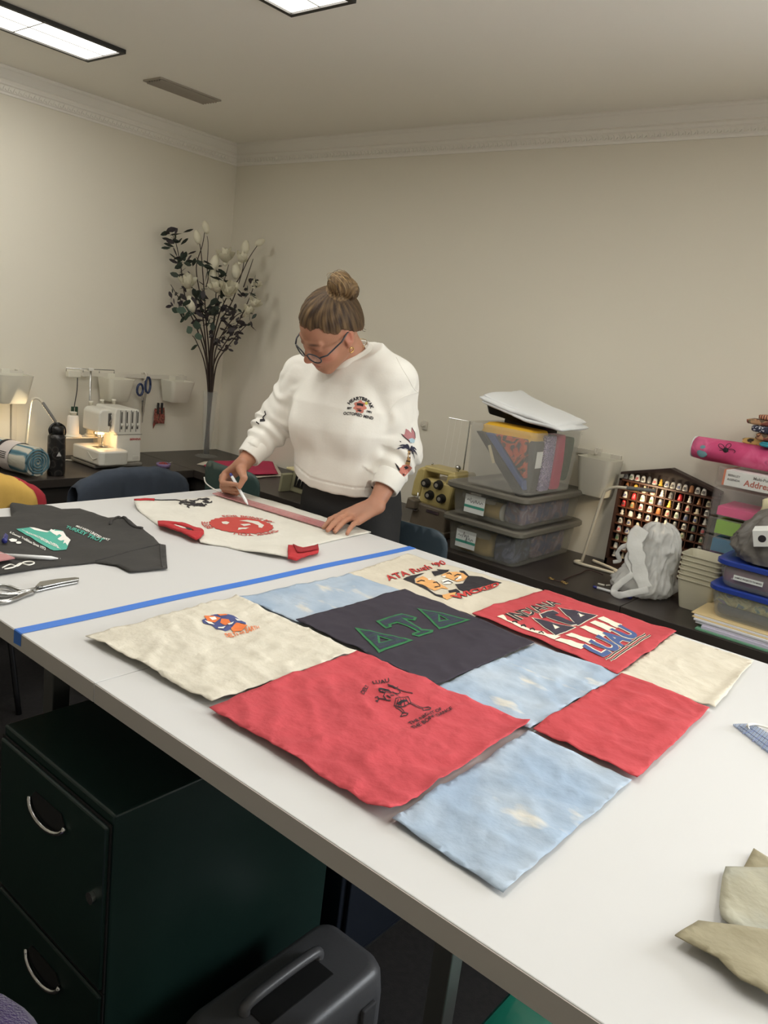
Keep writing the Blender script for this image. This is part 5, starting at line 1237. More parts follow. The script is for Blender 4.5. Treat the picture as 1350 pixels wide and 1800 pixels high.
# ---------------------------------------------------------------- second machine half hidden behind the woman
M_olive = mat('pale_olive_enamel', (150,146,118), .4); M_crm = mat('cream_cover', (220,208,160), .4)
m3 = thing('overlock_machine', 'pale olive sewing machine with an open front, half hidden behind the woman', 'sewing machine', (-2.52,2.62,TC))
MB().prism([(-.10,0),(.14,0),(.14,.10),(-.085,.10)], -.05, .14, XZ).build('lower_body', M_olive, m3, bevel=.006)
MB().prism([(-.07,.03),(.02,.03),(.03,.09),(-.06,.09)], -.054, -.049, XZ).build('looper_opening', M_knob, m3)
for k in range(3): MB().tube([(-.05+k*.025,-.056,.035),(-.035+k*.025,-.058,.08)], .004, 6).build('looper', M_chrome, m3, smooth=True)
MB().prism([(-.115,.002),(-.10,.0),(-.088,.085),(-.104,.09)], -.11, -.02, XZ).build('open_cover', M_olive, m3, bevel=.003)
MB().box((-.13,-.055,.1005),(.14,.14,.112)).build('work_plate', M_crm, m3, bevel=.004)
MB().box((.03,-.02,.112),(.14,.13,.27)).build('machine_head', M_olive, m3, bevel=.012)

# ---------------------------------------------------------------- pink and cream fabric on the desk near the corner
M_pinkf = mat('raspberry_cotton', (192,52,88), .9, bump=.4, bscale=50, var=.1)
def deskcloth(name, label, pxs, m, base, seed, amp=.004):
    def hf(x,y): return TC+base+amp*(1+nz(x*9,y*9,seed)+.5*nz(x*25,y*25,seed))
    v,f = flat_mesh([tuple(onz(*p,TC)[:2]) for p in pxs], (), .02); o = cloth_from(name, v, f, hf, m, None, .002); return tag(o, label, 'fabric', 'fabric pieces on the corner desk')
deskcloth('fabric_piece', 'cream fabric piece under the raspberry one on the corner desk', [(346,817),(360,813),(385,812),(440,811),(484,816),(497,838),(470,839),(445,843),(425,842),(400,832),(370,822)], M_cream, .001, 51)
deskcloth('fabric_piece', 'raspberry pink fabric piece on the corner desk behind the raised arm', [(358,822),(376,815),(420,813),(478,815),(489,838),(440,838),(415,837),(372,835)], M_pinkf, .010, 53)

# ---------------------------------------------------------------- brackets on the right wall
for lab, x, z in (('small white wall hook beside the sleeve of the woman', -2.165, 1.135), ('white bucket bracket on the wall behind the tote stack', -1.30, 1.165)):
    t = thing('wall_hook', lab, 'hook', (x, YB, z), 0, 'hooks on the right wall')
    MB().box((-.014,-.010,-.02),(.014,0,.02)).build('plate', M_railw, t, bevel=.002); MB().tube(smooth_path([(0,-.01,0),(0,-.03,-.004),(0,-.036,.008),(0,-.034,.018)],4), .004, 8).build('peg', M_railw, t, smooth=True)
wb = bucket('white wall bucket on the right wall, partly hidden by the tote stack', 0, 0, .15, .15, .11); wb.location = (-1.262, YB-.001, 1.155); wb.rotation_euler.z = -PI/2; wb['group'] = 'buckets on the right wall'
wr_ = MB().box((-1.55,YB-.012,1.150),(-1.20,YB,1.172)).build('wall_rail', M_railw, None, bevel=.001); tag(wr_, 'short white rail on the right wall behind the totes', 'rail', 'rails on the right wall'); wb.location.y -= .012

# ---------------------------------------------------------------- right LED lamp
led_lamp('cream bent tube lamp shining on the thimble rack', [(-1.222,2.815,TC+.0065),(-1.215,2.81,.79),(-1.180,2.80,1.02),(-1.165,2.80,1.056),(-1.135,2.80,1.072),(-1.092,2.80,1.078)],
   [(-1.222,2.815,TC+.006),(-1.235,2.79,TC+.0065),(-1.222,2.772,TC+.0065),(-1.15,2.775,TC+.0065),(-1.075,2.78,TC+.0065),(-1.06,2.80,TC+.0065),(-1.075,2.82,TC+.0065),(-1.14,2.85,TC+.0065),(-1.2,2.87,TC+.0065)],
   ((-1.092,2.80,1.078),(-.985,2.80,1.090)), (-.97,2.92,.97), .5)
sw = thing('cord_switch', 'cream inline cord switch beside the base of the bent lamp', 'switch', (-1.045,2.775,TC+.009), -.5); MB().box((-.032,-.011,-.008),(.032,.011,.009)).build('housing', M_cream_en, sw, bevel=.003); MB().box((-.008,-.005,.009),(.008,.005,.012)).build('rocker', M_plast, sw, bevel=.001)
MB().tube(smooth_path([(-.03,0,0),(-.05,.012,-.004),(-.07,.03,-.005),(-.075,.05,-.006)],5), .0022, 6).build('cord', M_cream_en, sw, smooth=True)

# ---------------------------------------------------------------- thimble rack
M_rack = mat('dark_walnut', (56,36,28), .5, var=.25, vscale=20); M_rack2 = mat('walnut_shelf', (78,46,31), .5, var=.2, vscale=25)
RX0, RX1, RYf, RYb = -1.165, -.800, 2.895, 2.952
rk = thing('thimble_rack', 'house shaped dark wooden display rack full of thimbles against the right wall', 'display rack', (0,0,0))
MB().prism([(RX0,TC),(RX1,TC),(RX1,1.112),(-.985,1.158),(RX0,1.112)], RYb-.008, RYb, XZ).build('back_panel', M_rack, rk)
for x in (RX0, RX1-.010): MB().box((x,RYf,TC),(x+.010,RYb-.008,1.095)).build('side_frame', M_rack, rk)
MB().box((RX0,RYf,TC),(RX1,RYb-.008,TC+.026)).build('bottom_frame', M_rack, rk)
NROW, NCOL = 9, 10; zrow = [.786+.0338*k for k in range(NROW)]           # shelf tops, lowest first
for k in range(1,NROW): MB().box((RX0+.010,RYf+.006,zrow[k]-.0045),(RX1-.010,RYb-.008,zrow[k])).build('shelf', M_rack2, rk)
MB().box((RX0+.0,RYf,1.088),(RX1,RYb-.008,1.0945)).build('top_shelf', M_rack2, rk)
cw_ = (RX1-RX0-.02)/NCOL
for c in range(1,NCOL): MB().box((RX0+.010+c*cw_-.0012,RYf+.006,TC+.026),(RX0+.010+c*cw_+.0012,RYb-.008,1.088)).build('divider', M_rack2, rk)
for s, xa, za, xb, zb in ((0,RX0-.004,1.108,-.985,1.158),(1,-.985,1.158,RX1+.004,1.108)):
    MB().prism([(xa,za),(xb,zb),(xb,zb+.010),(xa,za+.010)], RYf+.01, RYb, XZ).build('roof_board', M_rack, rk)
TH = {}
kinds_ = {'bell': [(.0098,0),(.0102,.0015),(.0088,.010),(.0076,.018),(.0060,.0225),(.002,.0245)], 'tall': [(.0085,0),(.0088,.001),(.0074,.014),(.0062,.022),(.0035,.026)], 'figure': [(.0085,0),(.0088,.003),(.0050,.009),(.0066,.014),(.0035,.018),(.0052,.022),(.0020,.026)], 'hat': [(.0120,0),(.0122,.002),(.0070,.004),(.0062,.014),(.0050,.018),(.0015,.019)]}
tcol = {'white': (206,200,188), 'ivory': (190,176,148), 'brown': (150,98,58), 'red': (178,44,46), 'silver': (160,160,156), 'gold': (206,166,66), 'grey': (110,108,106), 'green': (90,104,80)}
def thimble(x, z, kind, colr, lab, motif):
    key = (kind, colr)
    M_ = mat('thimble_'+colr, tcol[colr], .3, .7 if colr == 'silver' else 0)
    if key not in TH:
        o = MB().lathe(kinds_[kind], (0,0,0), 14).build('thimble', M_, None, smooth=True); TH[key] = o.data
    else:
        o = bpy.data.objects.new('thimble', TH[key]); COL.objects.link(o)
    o.location = (x, RYf+.020, z+.0004); tag(o, lab, 'thimble', 'thimbles in the display rack')
    if motif and kind in ('bell','tall'):
        mk = 'motif_'+motif
        if mk not in TH:
            vs=[]; fs=[]; n=5
            for i in range(n+1):
                for j in range(4):
                    a=-PI/2+(i/n-.5)*1.3; zz=.005+j*.0035; r=.0100-.0001*0-zz*.155+.0004; jit=.0016*nz(i*1.7,j*2.3,len(motif)); vs.append((r*math.cos(a),r*math.sin(a),zz+jit))
            for i in range(n):
                for j in range(3):
                    if nz(i*1.3+len(motif),j*1.9) > -.25: a=i*4+j; fs.append((a,a+4,a+5,a+1))
            me = bpy.data.meshes.new('painted_motif'); me.from_pydata(vs,[],fs); me.materials.append(mat('motif_'+motif, {'black':(44,42,44),'blue':(70,80,120),'rose':(176,80,84),'green':(84,110,80)}[motif], .5)); TH[mk]=me
        mo = bpy.data.objects.new('painted_motif', TH[mk]); COL.objects.link(mo); mo.parent = o
    return o
ORD = ['first','second','third','fourth','fifth','sixth','seventh','eighth','ninth','tenth','eleventh','twelfth','thirteenth','fourteenth']
rnd = random.Random(23)
top_cols = ['grey','white','white','white','grey','white','gold','white','white','white','white','brown','white','white']
for i in range(14):
    thimble(-1.149+i*(.297/13), 1.0945, 'figure' if i == 6 else ('tall' if i in (4,11) else 'bell'), top_cols[i], '%s thimble, %s from the left on the top ledge of the rack' % (top_cols[i], ORD[i]), ['black','green','rose','black',None,'rose',None,'blue','black','blue','black',None,'black','black'][i])
for r in range(NROW):                       # r counted from the top
    z = zrow[NROW-1-r]
    for c in range(NCOL):
        x = RX0+.010+(c+.5)*cw_
        if r >= 5 and 3 <= c <= 8: continue      # hidden behind the plastic bag
        k = rnd.choice(['bell','bell','tall','figure','bell','hat' if r%3==1 else 'figure']); col_ = rnd.choice(['white','white','white','ivory','brown','white','silver','grey','ivory','white'])
        if (r,c) in ((0,6),(1,1),(2,0)): col_ = 'red'
        if (r,c) == (1,5): col_, k = 'gold','figure'
        if (r,c) in ((0,8),(0,0),(0,1)): col_ = 'brown' if c != 1 else 'gold'
        thimble(x, z, k, col_, '%s thimble in the %s compartment of the %s row of the rack' % (col_, ORD[c], ORD[r]), rnd.choice(['black','blue','rose',None,'green']))

# ---------------------------------------------------------------- plastic shopping bag
def bag_mat(name, col, alpha, tr):
    m = mat(name, col, .35, alpha=alpha, bump=.8, bscale=26, bdist=.006); b = m.node_tree.nodes['Principled BSDF']; b.inputs['Subsurface Weight'].default_value = tr; b.inputs['Subsurface Radius'].default_value = (.02,.02,.02); return m
M_bag = bag_mat('thin_white_plastic', (236,236,232), .64, .2)
bg = thing('plastic_bag', 'crumpled translucent white shopping bag in front of the thimble rack', 'bag', (-.915,2.665,TC))
nA = 110
def bag_rings(prof, seed, amp, jit):
    P = np.array(prof); rings = []; zs = np.concatenate([np.linspace(P[0,0],P[1,0],3),np.linspace(P[1,0],P[-1,0],44)[1:]])
    for z in zs:
        ax, ay, cx, cy = [float(np.interp(z,P[:,0],P[:,i])) for i in range(1,5)]; R = []
        for j in range(nA):
            a = 2*PI*j/nA; c_, s_ = math.cos(a), math.sin(a); wz = z+.03*nz(c_*2,s_*2,seed+z*6)
            f1_ = 1-2.2*abs(nz(c_*2.4+seed,s_*2.4,wz*12)); f2_ = 1-2.4*abs(nz(c_*5.5,s_*5.5+seed,wz*22)); f3_ = 1-2.4*abs(nz(c_*11,s_*11,wz*34+seed))
            k = 1+amp*(.9*nz(c_*1.5,s_*1.5,z*7+seed)+.75*f1_+.45*f2_+.22*f3_-.7)
            R.append(V(cx+ax*k*c_, cy+ay*k*s_, max(.0006,z+jit*nz(c_*3,s_*3,z*20+seed)*min(1,z/.03))))
        rings.append(R)
    return rings
MB().loft(bag_rings([(0.001,.07,.065,-.01,0),(.006,.10,.088,-.008,0),(.03,.112,.098,-.004,0),(.06,.10,.09,.004,0),(.09,.082,.075,.010,.004),(.13,.076,.064,.012,.008),(.17,.074,.056,.014,.012),(.205,.070,.048,.016,.014),(.23,.062,.038,.014,.016),(.246,.046,.024,.012,.018),(.252,.02,.01,.012,.018)], 3, .20, .012)).build('bag_body', M_bag, bg, smooth=True)
def strap(pts, w0, name):
    P = smooth_path(pts,6); rings=[]
    for i,p in enumerate(P):
        t=(P[min(i+1,len(P)-1)]-P[max(i-1,0)]).normalized(); s=t.cross(V(.3,-.9,.2)).normalized(); n=t.cross(s); w_=w0*(1+.35*nz(i*.4,w0*90))
        rings.append([p+s*w_*math.cos(a)+n*.0025*math.sin(a)*(1+.5*math.sin(i)) for a in [2*PI*k/10 for k in range(10)]])
    return MB().loft(rings).build(name, M_bag, bg, smooth=True)
strap([(-.02,-.07,.20),(-.035,-.10,.13),(-.005,-.115,.09),(-.03,-.135,.05),(-.045,-.15,.02),(-.02,-.165,.014),(.01,-.15,.026),(.06,-.12,.05)], .012, 'bag_handle')
strap([(-.06,-.03,.17),(-.085,-.045,.15),(-.095,-.05,.125),(-.085,-.045,.10),(-.105,-.05,.09)], .007, 'bag_handle')
strap([(-.02,-.06,.235),(-.03,-.085,.19),(-.005,-.10,.14),(.02,-.11,.09),(.05,-.12,.05)], .026, 'folded_flap')
# objects on the desk in front
p0, p1_ = onz(1043,1031,TC+.006), onz(1109,1050,TC+.006)
pen('white pen with a blue cap lying on the dark desk by the plastic bag', p1_, p0, True)
lz_ = thing('clothes_peg', 'tiny pale plastic clip on the dark desk behind the pen', 'clip', onz(1057,1027,TC+.004), .2)
MB().box((-.012,-.0025,-.003),(.012,.0025,.002)).build('arm', M_plast, lz_, bevel=.001); MB().box((-.002,-.0025,-.003),(.016,.0025,.002), Matrix.Translation((.018,.004,0)) @ Matrix.Rotation(.9,4,'Z')).build('arm', M_plast, lz_, bevel=.001)
gl = thing('earphones', 'dark earphones with brass coloured rings near the front edge of the dark desk', 'earphones', (0,0,0))
for (x,y,w_) in ((969,1017,.010),(992,1024,.012)):
    c = onz(x,y,TC+.006); MB().tube([(c.x+w_*math.cos(a),c.y+w_*.8*math.sin(a),c.z+.001*math.sin(3*a)) for a in [2*PI*k/18 for k in range(19)]], .0016, 6).build('ring', mat('brass',(190,160,100),.25,1.0), gl, smooth=True)
MB().tube(smooth_path([onz(*p,TC+.004) for p in ((972,1018),(985,1022),(1000,1015),(1020,1008),(1035,1002),(1060,1010))],5), .0022, 6).build('cord', mat('dark_red_cord',(58,36,34),.6), gl, smooth=True)

# ---------------------------------------------------------------- nested bins
M_bin = mat('ivory_plastic', (208,202,178), .45)
for k in range(6):
    t = thing('nesting_bin', '%s of the nested ivory bins behind the plastic bag' % ['lowest','second lowest','third lowest','third highest','second highest','topmost'][k], 'bin', (-.728,2.668,TC+.001+k*.0165), 0, 'nested ivory bins')
    rr = []
    for z, s, th in ((0,.70,0),(.004,.72,0),(.098,.98,0),(.10,1.04,0),(.104,1.04,0),(.104,.99,0),(.098,.95,0),(.006,.69,0)): rr.append([V(x*s,y*s,z) for x,y in rounded(.066,.062,.02)])
    MB().loft(rr).build('bin_shell', M_bin, t, smooth=True, auto=.5)

# ---------------------------------------------------------------- paper stack, blue lidded boxes
M_man = mat('manila_card', (224,200,150), .8); M_pap = mat('white_paper', (226,226,232), .8); M_grn = mat('sage_folder', (110,160,130), .8); M_lav = mat('lavender_paper', (206,200,220), .8)
zz = TC+.0005
for k, (m, th, x0, y0, lab) in enumerate(((M_grn,.006,-.655,2.437,'sage green folder at the bottom of the paper stack'),(M_lav,.010,-.640,2.444,'lavender papers in the lower part of the stack'),(M_pap,.008,-.662,2.452,'white paper ream in the middle of the stack'),(M_pap,.006,-.668,2.448,'white papers just below the manila folder'),(M_man,.003,-.676,2.455,'manila folder underneath the top one'),(M_pap,.006,-.672,2.460,'white papers inside the manila folders'),(M_man,.003,-.682,2.462,'manila folder on top of the paper stack'))):
    o = MB().box((x0,y0,zz),(x0+.33+.01*(k%3),y0+.235-.005*(k%2),zz+th), Matrix.Rotation(0,4,'Z')).build('paper_sheaf', m, None, bevel=.0008); tag(o, lab, 'papers', 'papers stacked on the right desk'); zz += th+.0004
M_lidb = mat('royal_blue_lid', (40,64,150), .35); M_cl = mat('clear_food_plastic', (214,216,214), .15, alpha=.22)
def foodbox(label, x0, y0, z0, w_, d_, h):
    t = thing('lidded_box', label, 'container', (x0+w_/2,y0+d_/2,z0), 0, 'clear boxes with blue lids')
    rr = []
    for z, s in ((0,.84),(.006,.88),(h-.006,1.0),(h,1.01),(h,.985),(h-.008,.975),(.008,.87),(.004,.84)): rr.append([V(x*s,y*s,z) for x,y in rounded(w_/2,d_/2,.04)])
    MB().loft(rr).build('tub', M_cl, t, smooth=True, auto=.6)
    MB().loft([[V(x,y,z) for x,y in rounded(w_/2+e,d_/2+e,.044)] for z,e in ((h-.004,.004),(h-.002,.008),(h+.010,.008),(h+.012,.004),(h+.012,-.010),(h+.008,-.016),(h+.008,-.05))]).build('lid', M_lidb, t, smooth=True, auto=.6)
    return t
fbx = zz
f1 = foodbox('lower blue lidded clear box with yellow patterned fabric, on the papers', -.648, 2.475, zz+.0005, .28, .20, .088)
zt = zz+.0005+.088+.0125
f2 = foodbox('upper blue lidded clear box with magenta fabric and a white label', -.645, 2.485, zt, .28, .20, .070)
M_yel = ramp_mat('yellow_paisley', 'noise', 26, [(0,(96,84,110)),(.4,(170,160,86)),(.5,(206,200,130)),(.58,(96,140,130)),(.68,(140,110,140)),(1,(196,190,120))], .85, distortion=1.2)
M_mag = ramp_mat('magenta_dots', 'voronoi', 40, [(0,(226,206,214)),(.12,(220,196,206)),(.16,(128,28,80)),(1,(104,22,66))], .85)
M_slate = mat('slate_cloth', (66,72,84), .9, bump=.4)
bundle('folded_fabric', 'slate grey fabric at the bottom of the lower blue lidded box', 'fabric', (-.625,2.495,zz+.010),(-.39,2.655,zz+.040), M_slate, seed=21, group='fabrics in the blue lidded boxes')
bundle('folded_fabric', 'yellow and purple patterned fabric in the lower blue lidded box', 'fabric', (-.632,2.487,zz+.041),(-.385,2.660,zz+.083), M_yel, seed=22, crum=.010, group='fabrics in the blue lidded boxes')
bundle('folded_fabric', 'magenta dotted fabric in the upper blue lidded box', 'fabric', (-.627,2.497,zt+.010),(-.38,2.665,zt+.064), M_mag, seed=23, crum=.006, group='fabrics in the blue lidded boxes')
lb2 = MB().box((-.085,-.0995,.028),(.0,-.098,.043), Matrix.Rotation(0,4,'Z')).build('paper_label', M_label, f2)
vs_, fs_ = text2d('SAMPLE PROJECTS TO MAKE', .0075, .00015)
xs_ = [v[0] for v in vs_]; k_ = .078/(max(xs_)-min(xs_))
raw('lettering', [(-.0425+x*k_, -.0999, .0355+y*.95) for x,y in vs_], fs_, M_ink, lb2, False)

# ---------------------------------------------------------------- grey bag on top of the boxes
M_gbag = bag_mat('thin_grey_plastic', (112,108,102), .96, .1)
zg = zt+.070+.0125
gb = thing('plastic_bag', 'crumpled grey shopping bag on top of the blue lidded boxes', 'bag', (-.505,2.585,zg))
MB().loft(bag_rings([(0.001,.09,.06,0,0),(.006,.122,.082,0,0),(.04,.135,.09,0,0),(.08,.125,.083,0,0),(.11,.105,.07,0,0),(.13,.086,.056,0,0),(.15,.068,.044,0,0),(.162,.05,.03,0,0),(.166,.03,.02,0,0)], 27, .18, .012)).build('bag_body', M_gbag, gb, smooth=True)
bxs = thing('small_carton', 'small white carton poking out of the grey bag', 'box', (-.515,2.487,zg+.10), .15); bxs.rotation_euler = (.15,-.25,.1)
MB().box((-.045,-.02,-.025),(.07,.03,.025)).build('carton', M_label, bxs, bevel=.001)
MB().lathe([(.011,0),(.011,.0006),(.008,.0008)], (-.02,-.0202,0), 18, Matrix.Rotation(PI/2,4,'X')).build('round_logo', M_ink, bxs)
ybag = bundle('folded_fabric', 'pale yellow bag peeking out behind the grey shopping bag', 'bag', (-.60,2.64,zg+.09),(-.44,2.74,zg+.185), mat('pale_yellow_plastic',(206,196,160),.5,bump=.5), seed=31, crum=.012, group='soft things above the boxes')

# ---------------------------------------------------------------- clear drawer tower with paper, fabric roll and folded fabrics
M_acr = mat('clear_tower_plastic', (220,214,208), .12, alpha=.09)
tw = thing('drawer_tower', 'clear acrylic drawer tower with coloured paper at the right edge', 'drawer unit', (-.60,2.845,TC))
lv = [.0,.115,.182,.244,.307,.409,.478]
for i in range(6):
    z0, z1 = lv[i], lv[i+1]
    dr = MB().loft([[V(x,y,z) for x,y in rounded(.178-e,.105-e,.02)] for z,e in ((z0+.002,.006),(z0+.006,.0),(z1-.006,0),(z1-.002,.004),(z1-.002,.007),(z1-.006,.004),(z0+.008,.004),(z0+.006,.008))]).build('drawer', M_acr, tw, smooth=True, auto=.6)
def sheaf(label, z, h, m, cat='papers', x0=-.762, x1=-.44, y0=2.75):
    o = MB().box((x0,y0,TC+z),(x1,2.935,TC+z+h)).build('paper_block', m, None, bevel=.001); return tag(o, label, cat, 'things in the clear drawer tower')
sheaf('purple paper block in the second lowest clear drawer', .122,.052, mat('purple_paper',(104,54,130),.8))
sheaf('blue paper block in the middle clear drawer', .190,.044, mat('teal_blue_paper',(40,120,160),.8), x0=-.745)
sheaf('lime green paper block in the clear drawer above the blue one', .252,.046, mat('lime_paper',(140,190,50),.8), x0=-.745)
sheaf('hot pink paper block in the tall clear drawer', .315,.030, mat('pink_paper',(236,72,140),.8), x0=-.75)
lb3 = thing('label_carton', 'white carton of address labels in the top clear drawer', 'box', (-.60,2.845,TC+.417))
MB().box((-.150,-.094,0),(.15,.08,.052)).build('carton', M_label, lb3, bevel=.001); MB().box((-.1545,-.0945,0),(-.148,.08,.052)).build('orange_edge', mat('orange_card',(214,110,60),.7), lb3)
vs_, fs_ = text2d('Address Labels', .028, .0006, align='LEFT'); raw('lettering', [(-.085+x, -.0948, .019+y) for x,y in vs_], fs_, mat('rust_ink',(176,72,46),.7), lb3, False)
vs_, fs_ = text2d('Multi-Purpose', .013, .0003, align='LEFT'); raw('lettering', [(-.06+x, -.0948, .040+y) for x,y in vs_], fs_, M_slot, lb3, False)
for zz_, tx in ((.036,'BERKLEY'),(.022,'AGENDA')):
    vs_, fs_ = text2d(tx, .010, .0002, align='LEFT'); raw('lettering', [(-.140+x, -.0948, zz_+y) for x,y in vs_], fs_, M_slot, lb3, False)
# pink fabric roll on the tower
M_pinkr = ramp_mat('pink_batik', 'noise', 12, [(0,(168,44,90)),(.45,(206,74,122)),(.6,(220,104,146)),(.75,(150,50,90)),(1,(190,120,150))], .8, distortion=.8)
pr = thing('fabric_roll', 'rolled pink fabric with a black flower outline on top of the clear drawers', 'fabric', (-.66,2.835,TC+.478+.041), 0)
def rr_(x, k): return [V(x, .046*k*math.cos(a)+.003*nz(a*2,x*9), .040*k*math.sin(a)+.004*nz(a*2+4,x*9)) for a in [2*PI*j/36 for j in range(36)]]
MB().loft([rr_(-.232,.80),rr_(-.226,.93),rr_(-.19,1),rr_(-.1,1),rr_(0,.98),rr_(.1,1),rr_(.26,1)]).build('rolled_cloth', M_pinkr, pr, smooth=True, auto=1.0)
MB().lathe([(.025,-.002),(.036,0),(.037,.004)], (-.236,0,0), 24, Matrix.Rotation(PI/2,4,'Y')).build('selvedge', M_label, pr, smooth=True)
for k in range(5):
    a0 = 2*PI*k/5; pts=[]
    for j in range(13):
        t = j/12; rr__ = .024*math.sin(PI*t)**.6; aa = a0+(t-.5)*.95; u_, w_ = (.007+rr__)*math.cos(aa), (.007+rr__)*math.sin(aa)
        ang = -PI/2 - .35 + w_/.043; pts.append((-.115+u_, .0485*math.cos(ang), .0425*math.sin(ang)+.0) if False else (-.115+u_, -.0475*math.cos(w_/.045-.2), .0425*math.sin(w_/.045+.25)))
    MB().tube(pts, .0011, 5).build('flower_outline', M_ink, pr, smooth=True)
MB().sphere((-.115,-.046,.010), (.009,.004,.009), 10, 6).build('flower_heart', M_ink, pr, smooth=True)
MB().sphere((-.19,-.041,-.008), (.020,.006,.022), 12, 8).build('teal_patch', mat('dusty_teal',(110,150,158),.8), pr, smooth=True)
M_fl1 = ramp_mat('dark_floral', 'cells', 70, [(0,(44,48,44)),(.3,(150,74,60)),(.5,(66,84,66)),(.7,(196,150,110)),(1,(36,38,44))], .85)
M_fl2 = ramp_mat('tan_stripe', 'wave', 40, [(0,(206,150,110)),(.45,(216,160,120)),(.55,(110,60,60)),(1,(96,52,56))], .85); M_nav2 = ramp_mat('navy_sparkle', 'cells', 220, [(0,(44,46,62)),(.75,(52,54,74)),(.9,(190,190,200)),(1,(210,210,214))], .8)
M_tealc = mat('teal_satin', (44,142,160), .45); M_leop = ramp_mat('leopard', 'voronoi', 60, [(0,(40,36,34)),(.3,(60,52,44)),(.42,(206,170,100)),(1,(216,184,116))], .85)
def stackfab(label, m, x0, y0, z0, h, seed, x1=-.42, y1=2.92): return bundle('folded_fabric', label, 'fabric', (x0,y0,z0),(x1,y1,z0+h), m, seed=seed, crum=.006, group='folded fabrics on top of the clear drawers')
zf = TC+.478+.083
stackfab('teal satin strip lying on the pink roll', M_tealc, -.675,2.785,zf,.016,61, y1=2.83)
stackfab('leopard printed fabric on the pink roll', M_leop, -.745,2.835,zf-.004,.020,62)
stackfab('dark floral folded fabric in the fabric pile', M_fl1, -.70,2.80,zf+.018,.024,63)
stackfab('navy sparkle folded fabric in the fabric pile', M_nav2, -.715,2.795,zf+.043,.022,64)
stackfab('dark floral fabric above the navy sparkle one', M_fl1, -.735,2.80,zf+.066,.018,65)
stackfab('tan striped fabric on the very top of the fabric pile', M_fl2, -.705,2.81,zf+.085,.016,66)

